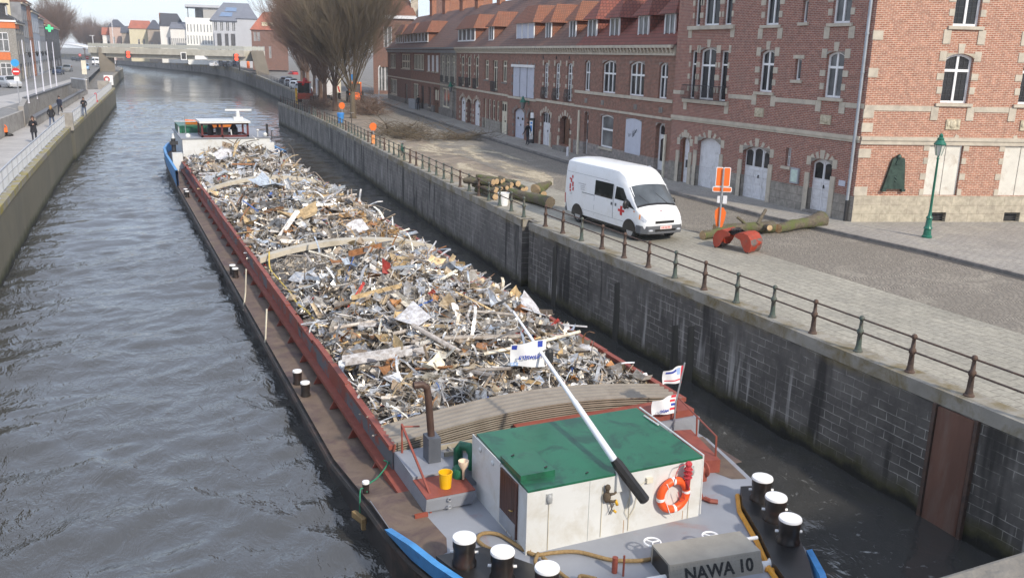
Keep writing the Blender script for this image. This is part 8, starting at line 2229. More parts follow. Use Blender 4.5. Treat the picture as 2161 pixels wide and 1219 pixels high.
x, y = U(42, 222); disc_sign((x, y, ZU), 0, 'sign post with a blue disc above a red no entry sign at the left', ((3.7, .33, plain('blue_sign', (.03, .3, .65), .4), False), (2.95, .33, 'red', True)), 4.0, (-.2, 2.1, .2, 2.5, 'white'))
x, y = U(182, 190); sp2 = disc_sign((x, y, ZU), R(-10), 'tall white sign column beside the white van on the left street', (), 3.4, (-.28, 1.9, .28, 3.6, 'cream'))
x, y = U(186, 140); disc_sign((x, y, ZU), 0, 'red no entry sign next to the white van', ((2.3, .42, 'red', True),), 2.8)
x, y = U(170, 130); disc_sign((x, y, ZU), 0, 'small far no entry sign near the second bridge', ((2.3, .5, 'red', True),), 2.8)
x0, y0 = U(153, 186); x1, y1 = U(183, 190); mb = MB(); d = Vector((x1 - x0, y1 - y0)).normalized(); n = Vector((-d.y, d.x)) * .1
mb.prism([(x0 - n.x, y0 - n.y), (x1 - n.x, y1 - n.y), (x1 + n.x, y1 + n.y), (x0 + n.x, y0 + n.y)], ZU, ZU + 1.2); o = mb.build('planter_wall', 'concrete'); tag(o, 'short pale wall with white top edge at the foot of the sign column', 'wall')
mb = MB(); mb.prism([(x0 - n.x * 1.5, y0 - n.y * 1.5), (x1 - n.x * 1.5, y1 - n.y * 1.5), (x1 + n.x * 1.5, y1 + n.y * 1.5), (x0 + n.x * 1.5, y0 + n.y * 1.5)], ZU + 1.2, ZU + 1.32); mb.build('coping', 'white_old', o)
# end of the left quay: kiosk like block with a life ring board, low far platform
mb = MB(); mb.box((-.9, -1.2, 0), (.9, 1.2, 1.3)); o = mb.build('quay_block', 'concrete'); o.location = (0.2, 160.5, Z0); tag(o, 'concrete block at the far end of the left quay wall', 'block')
lr = thing('life_ring_board', 'white board with a red ring at the end of the left quay wall', 'life ring board', (1.0, 164.5, Z0))
mb = MB(); mb.box((-.7, -.05, .5), (.7, .05, 2.1)); mb.box((-.06, -.04, 0), (.06, .04, .5)); mb.build('board', 'white', lr); mb = MB(); mb.torus((-.25, -.12, 1.45), .36, .09, 'y', 18, 6); mb.build('ring', 'red', lr)
mb = MB(); mb.lathe([(.16, 0), (.16, .12), (.1, .2), (.12, .6), (.06, .7)], (0, 0, 0), 8); o = mb.build('hydrant', 'red'); g_ = ground(203, 216, Z0); o.location = g_; o.scale = (1.3, 1.3, 1.6); tag(o, 'red hydrant post by the railing on the left walkway', 'hydrant')
# people on the left bank
def gp(px, py, z=Z0): g_ = ground(px, py, z); return (g_.x, g_.y, z + .006)
person(gp(74, 302), R(185), 'woman with long brown hair in a black coat and dark tights walking towards us', 'cloth_black', 'cloth_dark', 'hair_brown', True, .28, .18, ('chest', 'face'), 1.82, 'leather')
person(gp(111, 270), R(-14), 'person with fair hair in a black hooded jacket walking away', 'cloth_black', 'denim', 'hair_fair', True, .12, .24, ('pocket', 'pocket'), 1.8, scarf='cloth_black')
person(gp(128, 244), R(-20), 'person with short dark hair in a navy jacket walking away up the path', 'cloth_navy', 'cloth_dark', 'hair_brown', False, 0, .22, ('swing', 'swing'), 1.85)
person(gp(179, 246), R(170), 'person in a black jacket with a pale scarf beside the concrete pillar', 'cloth_black', 'denim', 'hair_brown', True, .1, .12, ('chest', 'pocket'), 1.82)
person(gp(246, 143), R(90), 'dark figure standing by the foot of the bridge pier', 'cloth_black', 'cloth_dark', stride=.08, arms=('down', 'down'), H=1.9)
# orange roller at the frame edge
rlr = thing('plate_compactor', 'orange and black plate compactor at the left edge of the walkway', 'compactor', (ground(2, 288, Z0).x, ground(2, 288, Z0).y, Z0), R(25))
mb = MB(); mb.box((-.8, -.35, .0), (.55, .35, .12)); mb.tube([(.55, 0, .06), (.62, 0, .2)], .3, 8); mb.build('base_plate', 'black', rlr)
mb = MB(); mb.box((-.5, -.3, .3), (.4, .3, .62)); mb.torus((.15, 0, .55), .32, .05, 'y', 18, 6, 0, PI); mb.build('frame', 'orange', rlr, bevel=.03)
mb = MB(); mb.box((-.4, -.22, .62), (.1, .22, .9)); mb.tube([(-.5, 0, .5), (-1.0, 0, 1.05)], .03, 6); mb.build('engine', 'black', rlr, bevel=.03)
# cars on the left
def ucar(px, py, rz, c_, lab, **k):
    x, y = U(px, py); return car((x, y, ZU + .01), R(rz), PA[c_], lab, group='cars on the left street', **k)
ucar(8, 184, -65, 'silver', 'silver car parked by the corner building at the left edge')
ucar(128, 157, -98, 'navy', 'dark blue car waiting behind the flag poles')
ucar(146, 151, -97, 'grey', 'grey car behind the dark blue one on the left street')
ucar(182, 148, -92, 'sky', 'small white and blue car coming along the left street', tall=1.1)
ucar(154, 129, -60, 'dark', 'black car far up the left street'); ucar(162, 130, -60, 'dark', 'second black car far up the left street')
def boxvan(loc, rz, paint, label):
    t = thing('delivery_van', label, 'van', loc, rz); VAN2 = VAN
    VAN2.body().build('body', paint, t, smooth='auto')
    mb = MB(); VAN2.front_panel(mb, 4.5, 5.04, .012, .93); mb.build('windscreen', 'glass_car', t)
    mb = MB()
    for s in (1, -1): VAN2.panel(mb, 3.72, 4.62, 3.12, 3.92, s, .01, skew=.05, skew1=-.42)
    mb.build('side_window', 'glass_car', t)
    mb = MB(); mb.box((5.3, -.9, .32), (5.72, .9, .62)); mb.build('front_bumper', 'bumper', t)
    for s in (1, -1):
        for x in (1.03, 4.78): wheel(t, x, s * .84, .335, .22)
x, y = U(204, 138); boxvan((x, y + 5, ZU + .01), R(-93), 'van_white', 'white high roofed van driving down the left street towards us')
x, y = U(-2, 186); mb = MB(); mb.box((-1.6, -.9, .3), (.4, .9, 1.8)); mb.box((-1.7, -.95, 1.8), (.5, .95, 1.95)); sk = mb.build('skip', 'yellow', bevel=.05); sk.location = (x - .2, y - 4, ZU); tag(sk, 'yellow container at the left edge of the photograph', 'container')

# ---------------------------------------------------------------- buildings of the left street
A_ = U(45, 173); B_ = U(131, 140)
dl = Vector((B_[0] - A_[0], B_[1] - A_[1])); Lrow = dl.length; laz = math.degrees(math.atan2(dl.x, dl.y))
ROWZ = math.atan2(dl.y, dl.x)                                # local x runs away along the street, y into the house (left)
M['grey_brick'] = brick('pale_grey_brick', (.34, .32, .29), (.28, .27, .25), (.24, .23, .21), damt=.3)
M['render_grey'] = plain('grey_render', (.26, .265, .28), .85, var=.1, scale=.8, c2=(.19, .19, .2)); M['render_blue'] = plain('blue_grey_render', (.33, .36, .41), .85, var=.1, scale=.8); M['render_cream'] = plain('cream_render', (.62, .56, .40), .85, var=.06, scale=.5); M['render_white'] = plain('white_render', (.75, .73, .69), .85, var=.06, scale=.4); M['shop_dark'] = plain('dark_shop_front', (.05, .05, .055), .6, var=.3)
def street_house(label, s0, s1, zt, wall, ops, roofmat='slate', ridge=3.0, depth=9, cat='building', gf='shop_dark', sills='stone_dark'):
    u = dl.normalized(); h = thing('town_house', label, cat, (A_[0] + u.x * s0, A_[1] + u.y * s0, ZU), ROWZ); L = s1 - s0
    mb = MB(); wall_front(mb, 0, L, 0, zt, ops, .2); shell(mb, 0, L, 0, zt, depth)
    # local y must point into the block: mirror to the left side of the street
    mb.v = [(x, y, z) for x, y, z in mb.v]
    mb.build('wall', wall, h)
    for op in ops:
        if op[1] > 2.6: window(h, *op[:4], 0, .14, (.5,), (.66,), .08, mat='white_old', sill=sills, pane='glass_grey')
        else:
            g = MB(); g.poly([(op[0], .15, op[1]), (op[2], .15, op[1]), (op[2], .15, op[3]), (op[0], .15, op[3])]); sw = g.build('shop_window', 'glass', h); g = MB(); g.box((op[0], .08, op[3] - .5), (op[2], .15, op[3])); g.build('fascia', gf, sw)
    mb = MB(); mb.prism_x([(-.35, zt), (depth / 2, zt + ridge), (depth + .3, zt), (depth + .3, zt - .12), (-.35, zt - .12)], 0, L); mb.build('roof', roofmat, h)
    mb = MB(); mb.box((0, -.3, zt - .35), (L, -.01, zt - .13)); mb.build('cornice', 'stone', h)
    return h
def win_grid(L, n, rows, w_=1.1, hgt=1.9, z0=4.0, dz=3.2, shop=True):
    o = []
    for r_ in range(rows):
        for k in range(n):
            c = L * (k + .5) / n; o.append((c - w_ / 2, z0 + dz * r_, c + w_ / 2, z0 + dz * r_ + hgt))
    if shop:
        for k in range(max(1, n - 1)): c = L * (k + .5) / max(1, n - 1); o.append((c - L / n * .5, .3, c + L / n * .5, 2.55))
    return o
# corner building: its lit end faces us
cb_ = street_house('grey corner building with orange bands and a slate roof beside the flag poles', 0, 14, 8.6, 'grey_brick', win_grid(14, 3, 2, 1.2, 2.0, 4.0, 3.0))
mb = MB(); zq = [(-.02, .9 + k * 2.7, 4.1, 2.3 + k * 2.7 - .0, 6.4) for k in range(3)]
for k in range(3):
    y0 = 1.1 + k * 2.8
    for (z0, z1) in ((.9, 2.6), (4.4, 6.9)):
        g = MB(); g.poly([(-.02, y0 + 1.3, z0), (-.02, y0, z0), (-.02, y0, z1), (-.02, y0 + 1.3, z1)]); g.build('pane', 'glass_grey', cb_)
        f = MB()
        for b_ in ((y0 - .08, y0, z0, z1), (y0 + 1.3, y0 + 1.38, z0, z1), (y0 + .6, y0 + .7, z0, z1), (y0, y0 + 1.3, z0 - .1, z0), (y0, y0 + 1.3, z1, z1 + .1), (y0, y0 + 1.3, z0 + (z1 - z0) * .62, z0 + (z1 - z0) * .62 + .09)): f.box((-.06, b_[0], b_[2]), (-.0, b_[1], b_[3]))
        f.build('window', 'white_old', cb_)
M['orange_band'] = plain('orange_panel', (.62, .17, .05), .7, var=.1)
mb = MB(); mb.box((-.06, 0, 7.6), (0, 9, 8.5)); 
for k in range(3): mb.box((-.05, 1.0 + k * 2.8, 3.1), (0, 2.5 + k * 2.8, 4.2))
mb.box((0, -.05, 7.6), (6, 0, 8.5)); mb.build('orange_band', 'orange_band', cb_)
mb = MB(); mb.box((-.2, -.2, 8.5), (.0, 9.2, 8.75)); mb.build('eaves', 'white', cb_)
mb = MB(); mb.box((2.0, 1.2, 9.2), (4.4, 4.0, 11.0)); mb.box((1.8, .9, 11.0), (4.6, 4.2, 11.2)); dd = mb.build('dormer', 'slate', cb_); mb = MB(); mb.box((2.2, 1.12, 9.5), (4.2, 1.19, 10.8)); mb.build('dormer_window', 'white', dd)
h_ = street_house('tall cream gabled house rising behind the corner building', 14.05, 24, 12.0, 'render_grey', win_grid(10, 3, 3, 1.0, 1.9, 3.9, 2.7), 'tile_brown', 3.2)
mb = MB(); mb.box((-.4, 1.5, 9.0), (-.05, 8.5, 14.6)); mb.build('gable_wall', 'render_cream', h_)
h_ = street_house('narrow red brick house with a tall chimney on the left street', 24.05, 33, 12.4, 'brick_orange', win_grid(9, 2, 3, 1.1, 2.0, 3.9, 2.8), 'tile_brown', 3.6)
chimney(h_, .6, 3.5, 13, 17.0, 1.3, .8); 
h_ = street_house('blue grey rendered house with lanterns on the left street', 33.05, 50, 11.4, 'render_blue', win_grid(17, 4, 2, 1.2, 2.2, 4.2, 3.4), 'slate', 3.5)
chimney(h_, 8, 4, 13.4, 16.4, 1.6, .8, 'brick_old'); chimney(h_, 16.2, 4, 12.5, 16, 1.8, .8, 'brick_old')
h_ = street_house('grey town house with a long row of windows on the left street', 50.05, 66, 10.8, 'render_grey', win_grid(16, 4, 2, 1.2, 2.1, 4.1, 3.2), 'tile_brown', 3.8)
h_ = street_house('dark fronted shop house with an orange roof at the end of the left street', 66.05, Lrow, 9.8, 'shop_dark', win_grid(Lrow - 66.05, 5, 2, 1.4, 2.0, 4.0, 2.9), 'tile_orange', 4.0)
# pharmacy cross and lanterns along that street
u = dl.normalized(); nl_ = Vector((u.y, -u.x))
def on_street(s, out, z): return (A_[0] + u.x * s + nl_.x * out, A_[1] + u.y * s + nl_.y * out, ZU + z)
mb = MB(); q = .55
mb.prism_y([(-q, -q * .33), (-q * .33, -q * .33), (-q * .33, -q), (q * .33, -q), (q * .33, -q * .33), (q, -q * .33), (q, q * .33), (q * .33, q * .33), (q * .33, q), (-q * .33, q), (-q * .33, q * .33), (-q, q * .33)], -.12, .12)
g_ = far(104, 60, 186); pc = mb.build('pharmacy_cross', emit('green_cross_light', (.06, .7, .25), .6)); pc.location = g_; pc.scale = (1.1,) * 3; tag(pc, 'lit green pharmacy cross hanging over the left street', 'sign')
mb = MB(); mb.tube([(-.5, 0, 0), (-1.6, .3, 0)], .04, 5); mb.build('bracket', 'dark', pc)
for i, (s_, lab) in enumerate(((8, 'dark wall lantern on the corner building of the left street'), (24.2, 'dark wall lantern on the narrow red brick house'), (38, 'dark wall lantern, first on the blue grey house'), (48, 'dark wall lantern, second on the blue grey house'))):
    t = thing('wall_lantern', lab, 'lantern', on_street(s_, .02, 4.0), ROWZ, 'dark wall lanterns'); mb = MB(); mb.tube([(0, 0, 0), (0, -.5, .15), (0, -.9, .1)], .04, 5); mb.lathe([(.1, -.55), (.26, 0), (.28, .02), (.05, .35)], (0, -.9, 0), 8); mb.build('bracket', 'dark', t)

# ================================================================ far end: bridges and the town behind
def beam_between(mb, a, b, w_, z0, z1):
    d = Vector((b[0] - a[0], b[1] - a[1])).normalized(); n = Vector((-d.y, d.x)) * w_ / 2
    mb.prism([(a[0] - n.x, a[1] - n.y), (b[0] - n.x, b[1] - n.y), (b[0] + n.x, b[1] + n.y), (a[0] + n.x, a[1] + n.y)], z0, z1)
M['bridge_conc'] = plain('bridge_concrete', (.60, .57, .48), .85, var=.1, scale=.3, c2=(.48, .45, .37)); M['pier_conc'] = plain('pier_concrete', (.20, .175, .14), .85, var=.15, scale=.4)
La, Lb = far(212, 103, 283), far(537, 112, 250)
br = thing('road_bridge', 'pale concrete road bridge crossing the canal behind the barge', 'bridge', (0, 0, 0))
zt_ = CAM.z + .1; mb = MB(); beam_between(mb, La, Lb, 9, zt_ - 1.6, zt_); mb.build('deck', 'bridge_conc', br)
mb = MB(); beam_between(mb, La, Lb, 7.6, zt_ - 2.7, zt_ - 1.6); mb.build('girder', 'bridge_conc', br)
dB = Vector((Lb.x - La.x, Lb.y - La.y)).normalized(); nB = Vector((dB.y, -dB.x))
for s in (1, -1):
    a, b = (La.x + nB.x * 4.4 * s, La.y + nB.y * 4.4 * s), (Lb.x + nB.x * 4.4 * s, Lb.y + nB.y * 4.4 * s)
    mb = MB(); beam_between(mb, a, b, .1, zt_ + .15, zt_ + 1.0); n = 60
    for k in range(n): q = (a[0] + (b[0] - a[0]) * k / n, a[1] + (b[1] - a[1]) * k / n); mb.box((q[0] - .06, q[1] - .06, zt_), (q[0] + .06, q[1] + .06, zt_ + 1.12))
    mb.build('parapet', plain('pale_parapet', (.52, .52, .46), .7, var=.06), br)
pl_, pr_ = far(225, 125, 281), far(551, 130, 246)
for q, w_, lean in ((pl_, 3.9, 0), (pr_, 3.2, .9)):
    mb = MB(); dd = Vector((q.x, q.y)).normalized(); r_ = Vector((dd.y, -dd.x)); w2 = w_ / 2
    base = [(q.x + r_.x * sx * w2 + dd.x * sy * 4.5 + r_.x * lean, q.y + r_.y * sx * w2 + dd.y * sy * 4.5 + r_.y * lean) for sx, sy in ((-1, -1), (1, -1), (1, 1), (-1, 1))]
    topp = [(x - r_.x * lean * 2, y - r_.y * lean * 2) for x, y in base]
    mb.add([(x, y, 1.5) for x, y in base] + [(x, y, zt_ - .05) for x, y in topp], [(3, 2, 1, 0), (4, 5, 6, 7), (0, 1, 5, 4), (1, 2, 6, 5), (2, 3, 7, 6), (3, 0, 4, 7)]); mb.build('pier', 'pier_conc', br)
def on_bridge(px, out=5.0, dz=0.0):
    """point on the near side of the bridge in the direction of picture column px"""
    d = RT * (px - 1080.5) - UP * (110 - 609.5) + FW * FPX; A0 = Vector((La.x + nB.x * out, La.y + nB.y * out))
    den = d.x * dB.y - d.y * dB.x; t = (A0.x * dB.y - A0.y * dB.x) / den
    return Vector((d.x * t, d.y * t, zt_ + dz))
if (Vector((La.x, La.y)) + nB * 5).length > Vector((La.x, La.y)).length: nB = -nB
for px, lab in ((270, 'red shipping light at the left end of the bridge girder'), (498, 'red shipping light at the right end of the bridge girder')):
    p = on_bridge(px, 4.8, -2.3); t = thing('signal_light', lab, 'signal light', p); mb = MB(); mb.box((-.75, -.15, -.4), (.75, .15, 1.4)); mb.build('casing', 'dark', t)
    mb = MB()
    for z in (.95, .1): mb.lathe([(.5, -.3), (.5, -.16)], (0, 0, z), 12, 'y')
    mb.build('red_lamp', emit('red_signal', (.9, .08, .03), .9), t)
p = on_bridge(387, 4.8, -1.9); mb = MB(); mb.box((-.55, -.2, -.7), (.55, .2, .9)); sg = mb.build('navigation_board', 'dark'); sg.location = p; tag(sg, 'black navigation board with a white border on the bridge girder', 'sign'); mb = MB()
for b_ in ((-.75, -.9, -.55, 1.1), (.55, -.9, .75, 1.1), (-.55, -.9, .55, -.7), (-.55, .9, .55, 1.1)): mb.box((b_[0], -.22, b_[1]), (b_[2], -.1, b_[3]))
mb.build('border', 'white', sg)
p = on_bridge(425, 4.8, -2.1); mb = MB(); mb.box((-1.7, -.1, -.45), (1.7, .1, .5)); sg = mb.build('name_board', 'white'); sg.location = p; tag(sg, 'blank white board fixed to the bridge girder', 'sign')
for px, lab, rz in ((217, 'dark clad person standing at the left end of the bridge', 30), (231, 'second dark clad person by the bridge parapet', 200), (295, 'lone person crossing the middle of the bridge', 100)):
    p = on_bridge(px, 3.6); person((p.x, p.y, zt_ + .01), R(rz), lab, 'cloth_black', 'cloth_dark', stride=.15, arms=('down', 'swing'), H=1.85)
# second bridge
wa_, wb_ = far(128, 88, 430), far(200, 93, 400); wbz = CAM.z + .6
wb2 = thing('footbridge', 'slender white arched footbridge beyond the left street', 'bridge', (0, 0, 0)); mb = MB(); n = 12
for k in range(n):
    a, b = wa_.lerp(wb_, k / n), wa_.lerp(wb_, (k + 1) / n); z = wbz + .6 - 2.0 * (k / n) ** 2
    beam_between(mb, a, b, 3, z - .5, z + .1); beam_between(mb, a, b, .15, z + .1, z + .8)
mb.build('deck', 'white', wb2)
# town behind the bridge: blocks turned towards us
def block(label, px0, px1, yt, dist, depth=10, wall='render_white', roof=None, yr=None, rows=(), zb=ZU, cat='house', name='far_house', ridge_in=(0.0, 1.0), sink=False):
    a, b = far(px0, yt, dist), far(px1, yt, dist); zt = (a.z + b.z) / 2
    d = Vector((b.x - a.x, b.y - a.y)); L = d.length; rz = math.atan2(d.y, d.x)
    t = thing(name, label, cat, (a.x, a.y, zb), rz); H = zt - zb
    ops = []
    for (v0, v1, cols, wf) in rows:
        for k in cols if hasattr(cols, '__len__') else [(i + .5) / cols for i in range(cols)]: ops.append((L * (k - wf / 2), H * v0, L * (k + wf / 2), H * v1))
    mb = MB(); wall_front(mb, 0, L, 0, H, ops, .3); shell(mb, 0, L, 0, H, depth); mb.poly([(0, 0, H), (L, 0, H), (L, depth, H), (0, depth, H)]); mb.build('wall', wall, t)
    for op in ops:
        g = MB(); g.poly([(op[0], .2, op[1]), (op[2], .2, op[1]), (op[2], .2, op[3]), (op[0], .2, op[3])]); f = MB(); w_ = (op[2] - op[0]); e = min(.12, w_ * .12)
        f.box((op[0] + w_ / 2 - e / 2, .1, op[1]), (op[0] + w_ / 2 + e / 2, .19, op[3])); f.box((op[0], .1, op[1]), (op[0] + e, .19, op[3])); f.box((op[2] - e, .1, op[1]), (op[2], .19, op[3])); o = f.build('window', 'white_old', t); g.build('pane', 'glass_grey', o)
    if roof:
        r0, r1 = far(px0, yr, dist), far(px1, yr, dist); R_ = (r0.z + r1.z) / 2 - zb; q0, q1 = L * ridge_in[0], L * ridge_in[1]; e = .4
        mb = MB(); mb.add([(-e, -e, H), (L + e, -e, H), (L + e, depth + e, H), (-e, depth + e, H), (q0, depth / 2, R_), (q1, depth / 2, R_)], [(0, 1, 5, 4), (1, 2, 5), (2, 3, 4, 5), (3, 0, 4), (3, 2, 1, 0)]); mb.build('roof', roof, t)
    return t, L, H
M['tile_far'] = plain('red_far_tiles', (.40, .13, .08), .8, var=.12, scale=.6, c2=(.3, .11, .07)); M['slate_far'] = plain('slate_far', (.075, .08, .10), .7, var=.12, scale=.5); M['slate_grey'] = plain('grey_slate_far', (.17, .18, .215), .6, var=.08, scale=.4)
M['panel_grey'] = plain('pale_grey_panels', (.46, .47, .50), .6, var=.06, scale=.4); M['recess_dark'] = plain('dark_balcony_recess', (.085, .085, .09), .6, var=.2)
block('small white cottage with a red roof at the far left behind the bridge', 216, 231, 74, 430, 8, 'render_white', 'tile_far', 58, ((.35, .6, 2, .14),))
block('pinkish house with a dark pointed roof and white chimney behind the bridge', 230, 263, 57, 425, 9, plain('pink_render', (.52, .38, .32), .85), 'slate_far', 41, ((.5, .7, 2, .14),), ridge_in=(.3, .6))
block('low grey brown house tucked between the pink and cream houses', 256, 278, 70, 415, 8, plain('brown_render', (.34, .29, .25), .85), 'slate_far', 55, ((.4, .65, 2, .14),))
block('cream house with a big red tiled roof behind the bridge', 272, 322, 61, 405, 10, 'render_cream', 'tile_far', 43, ((.45, .68, (.38, .6), .09),), ridge_in=(.1, .9))
block('narrow brown house with a steep dark gable next to the cream house', 311, 341, 62, 398, 9, plain('dun_render', (.36, .30, .25), .85), 'slate_far', 42, ((.3, .6, 2, .16),), ridge_in=(.4, .6))
t, L, H = block('white house under a black mansard roof with a red chimney', 337, 362, 55, 380, 10, 'render_white', 'slate_far', 40, ((.45, .7, (.75,), .2), (.1, .35, (.75,), .2)), ridge_in=(.05, 1.0))
mb = MB(); r_ = far(345, 28, 380).z - ZU; mb.prism_y([(.2, H), (L * 1.7, H), (L * 1.95, H + (r_ - H) * .35), (L * 1.55, r_), (.5, r_)], .3, 9); mb.build('mansard', 'slate_far', t); mb = MB(); mb.box((.0, 2, H), (2.2, 4, r_ + .1)); mb.build('chimney', 'brick_orange', t)
block('low white house with a grey roof beside the mansard house', 359, 392, 61, 376, 9, 'render_white', 'slate_grey', 46, ((.5, .72, 8, .07), (.12, .3, 4, .07)), ridge_in=(.1, 1.0))
block('bright white office block with rows of narrow windows behind the bridge', 391, 447, 38, 350, 14, plain('bright_white_render', (.84, .83, .78), .8, var=.03), None, None, ((.70, .86, 8, .045), (.44, .62, 9, .04), (.16, .28, 7, .06)), cat='office block', name='office_block')
t, L, H = block('grey tower block with a flat overhanging roof, rising behind the white office', 428, 474, 17, 372, 16, plain('grey_panel_tower', (.40, .39, .37), .8, var=.05), None, None, (), cat='tower block', name='tower_block')
mb = MB(); mb.box((-6.5, -1, H), (L + 2, 14, H + .9)); mb.build('flat_roof', 'panel_grey', t); mb = MB(); mb.box((-3, 4, H - 5), (0, 12, H)); mb.tube([(-5.5, 0, H - 9), (-5.5, 0, H)], .2, 6); mb.build('penthouse', 'glass_grey', t)
# apartment block with big slate roof and solar panels
t, L, H = block('long grey apartment block with solar panels on its slate roof', 448, 536, 45, 325, 16, 'panel_grey', None, None, ((.78, .97, 7, .09),), cat='apartment block', name='apartment_block')
Rz = far(490, 4, 325).z - ZU
mb = MB(); mb.add([(-1, -.6, H), (L + .8, -.6, H), (L + .8, 16.6, H), (-1, 16.6, H), (L * .28, 8, Rz), (L * .9, 8, Rz)], [(0, 1, 5, 4), (1, 2, 5), (2, 3, 4, 5), (3, 0, 4), (3, 2, 1, 0)]); rf_ = mb.build('roof', 'slate_grey', t)
def on_roof(u, v_):  # point on the front slope
    a = Vector((-1 + (L + 1.8) * u, -.6, H)); b = Vector((L * .28 + L * .62 * u, 8, Rz)); return a.lerp(b, v_)
M['solar'] = plain('solar_panel', (.20, .28, .42), .2, .2, var=.08)
nrm = (on_roof(.5, 0) - on_roof(.4, 0)).cross(on_roof(.4, .5) - on_roof(.4, 0)).normalized() * .15
for (u0, u1, v0, v1) in ((.16, .46, .22, .44), (.22, .55, .5, .72)):
    g = MB(); g.poly([on_roof(u0, v0) + nrm, on_roof(u1, v0) + nrm, on_roof(u1, v1) + nrm, on_roof(u0, v1) + nrm]); g.build('solar_panel', 'solar', t)
for k in range(6):
    g = MB(); x = L * (.03 + k * .165); wdt = L * (.06 + .02 * (k % 2)); g.box((x, -.8, 0), (x + wdt, -.01, H * .74)); g.build('bay', 'panel_grey', t)
    g = MB(); g.box((x + wdt + .1, -.3, H * .08), (x + L * .155, -.012, H * .72)); g.build('balcony', 'recess_dark', t)
t, L, H = block('brown brick house with an orange roof and dormers at the right end of the bridge', 530, 606, 64, 270, 12, 'brick_old', 'tile_far', 24, ((.72, .95, (.1, .2), .07), (.3, .6, (.08, .2, .32, .5), .06)), ridge_in=(.35, .95), name='far_house')
mb = MB(); r_ = far(550, 50, 270).z - ZU
for u_ in (.3, .5, .7): mb.box((L * u_, 1.0, H + .4), (L * u_ + 1.6, 4, H + 2.2))
mb.build('dormer', 'render_cream', t)
t, L, H = block('grey roofed house end between the apartment block and the brick house', 500, 542, 40, 300, 10, 'panel_grey', 'slate_grey', 14, (), ridge_in=(.4, .7))
# big brick building behind the trees and the end of the row
t, L, H = block('big brick building with a huge orange roof behind the end of the row houses', 786, 874, 33, 152, 14, 'brick_old', 'tile_orange', -26, ((.60, .86, (.36,), .2), (.05, .35, (.2, .36), .16)), zb=Z0, cat='building', name='brick_building', ridge_in=(.1, .8))
mb = MB(); mb.box((-.3, -.35, H - .5), (L + .3, -.01, H + .05)); mb.build('cornice', 'white_old', t); mb = MB(); mb.box((L * .93, 2, H), (L * .93 + 1.2, 3.5, H + 4.5)); mb.build('chimney', 'stone', t)
mb = MB(); mb.box((L * .8, -.3, H - 3.0), (L * 1.02, -.01, H - 2.2)); mb.build('awning', 'white', t)
t, L, H = block('plain brick tower block rising behind the row roofs', 950, 1040, -20, 150, 10, 'brick_orange', None, None, (), zb=Z0, cat='building', name='brick_building')
mb = MB(); mb.box((-3, 0, 0), (-.01, 9, H)); mb.build('tower_stair', 'brick_old', t)
# far trees and the wood at the end of the canal
for i, (px, d_, k, v_, lab) in enumerate(((112, 330, 1.15, 1, 'hazy bare tree rising behind the end of the left street'), (124, 360, 1.2, 2, 'second hazy bare tree behind the left street'), (178, 520, 1.05, 1, 'hazy brown tree, leftmost of the far clump beyond the footbridge'), (192, 500, .95, 2, 'hazy brown tree, second in the far clump beyond the footbridge'), (206, 530, 1.08, 1, 'hazy brown tree, third in the far clump beyond the footbridge'), (221, 510, 1.05, 2, 'hazy brown tree, fourth in the far clump beyond the footbridge'), (236, 520, .95, 1, 'hazy brown tree, rightmost of the far clump by the cottages'))):
    g_ = far(px, 100, d_); tree(v_, (g_.x, g_.y, 4.4), i * 1.1, k, lab, 'bark_brown', 'far bare trees')
# lamp columns far away
for px, yt_, d_, lab in ((240, 40, 330, 'thin white lamp column by the left end of the bridge'), (197, 76, 300, 'white pillar sign by the far footbridge')):
    a = far(px, 96, d_); b = far(px, yt_, d_); mb = MB(); mb.tube([(0, 0, 4.2 - 0), (0, 0, b.z)], .12, 6); mb.box((-.8, -.15, b.z), (.5, .15, b.z + .15)); o = mb.build('lamp_column', 'white_old'); o.location = (a.x, a.y, 0); tag(o, lab, 'lamp post')
g_ = ground(500, 150, 3.6); t = thing('signal_mast', 'dark signal mast with orange lights on the far right quay below the bridge', 'signal mast', (g_.x + .8, g_.y, 3.6)); mb = MB(); mb.tube([(0, 0, 0), (0, 0, 4.6)], .16, 6); mb.box((-.7, -.2, 3.6), (.7, .2, 4.8)); mb.build('mast', 'dark', t); mb = MB(); mb.ball((0, -.2, 2.9), .35); mb.build('lamp', 'lamp_on', t)
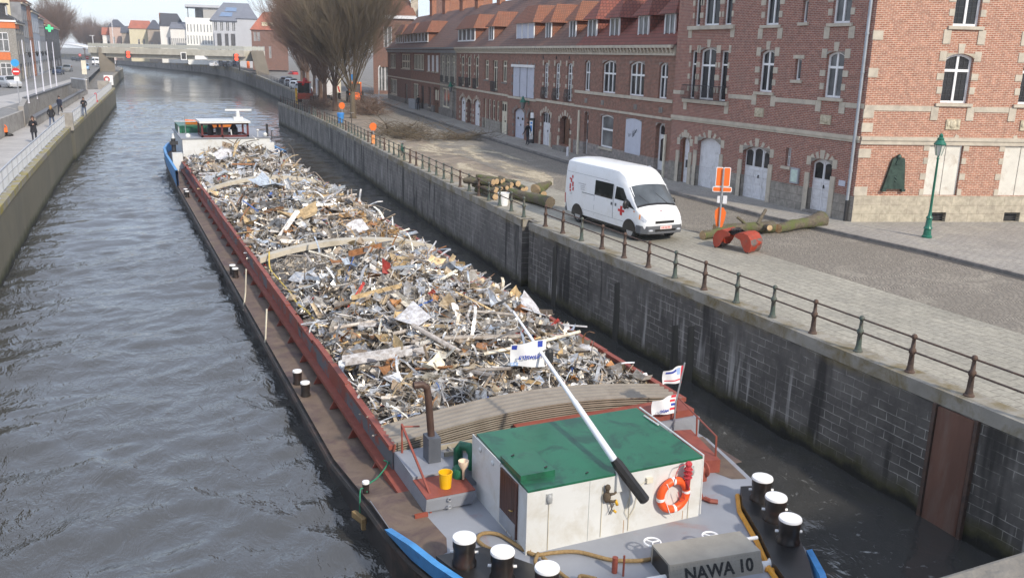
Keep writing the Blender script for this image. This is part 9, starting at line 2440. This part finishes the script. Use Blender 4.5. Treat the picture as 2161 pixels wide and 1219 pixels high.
g_ = ground(514, 148, 3.6); mb = MB(); mb.lathe([(.5, 0), (.45, 2.4), (.2, 2.8)], (0, 0, 0), 10); o = mb.build('orange_bollard', 'orange'); o.location = (g_.x + 1.5, g_.y, 3.6); tag(o, 'orange covered post beside the dark signal mast', 'post')
x, y = ground(573, 145, 3.2).x, ground(573, 145, 3.2).y; disc_sign((x + 1, y, 3.1), R(-20), 'blue sign above a red and white sign at the left edge of the trees', ((5.6, .7, plain('blue_sign_far', (.03, .12, .5), .4), False), (4.3, .5, 'red', True)), 6.2)
x, y = 32.8, 128; disc_sign((x, y, Z0), R(-30), 'blue sign over white panels beyond the tractor', ((3.2, .4, 'blue', False),), 3.6, (-.5, 1.8, .5, 2.6, 'white_old'))
mb = MB(); mb.tube([(0, 0, 0), (0, 0, 4.6), (.2, 0, 4.9)], .09, 8); mb.lathe([(.2, 0), (.16, 1.1), (.1, 1.2)], (0, 0, 0), 8); o = mb.build('white_lamp_post', 'white_old'); o.location = (33.4, 116.5, Z0 + .1); tag(o, 'white post at the kerb beside the last row house', 'post')
# the bridge we stand on: its stone parapet
mb = MB(); mb.box((-7, .62, 6.6), (30, 1.2, 8.29)); bp_ = mb.build('bridge_parapet', plain('lichened_parapet', (.22, .20, .17), .9, var=.3, scale=4, c2=(.36, .27, .08), amt=(.62, .75), bmp=.7), bevel=.015); tag(bp_, 'rough stone parapet with orange lichen in the lower right corner', 'parapet')
mb = MB(); mb.box((-7, -8, 6.2), (30, .6, 7.6)); mb.box((15.6, -8, -1), (30, .6, 6.2)); mb.box((-12, -8, -1), (-6, .6, 6.2)); o = mb.build('bridge_deck', 'asphalt'); tag(o, kind='structure')
# ---------------------------------------------------------------- air
hz = bpy.data.materials.new('haze'); hz.use_nodes = True; t = hz.node_tree; t.nodes.clear()
out = N(t, 'ShaderNodeOutputMaterial'); pv_ = N(t, 'ShaderNodeVolumePrincipled'); pv_.inputs['Color'].default_value = (.9, .94, 1, 1); pv_.inputs['Density'].default_value = .00042; pv_.inputs['Anisotropy'].default_value = .2
t.links.new(pv_.outputs[0], out.inputs['Volume'])
mb = MB(); mb.box((-420, -75, -2.5), (520, 1000, 34)); o = mb.build('haze', hz); tag(o, kind='stuff')
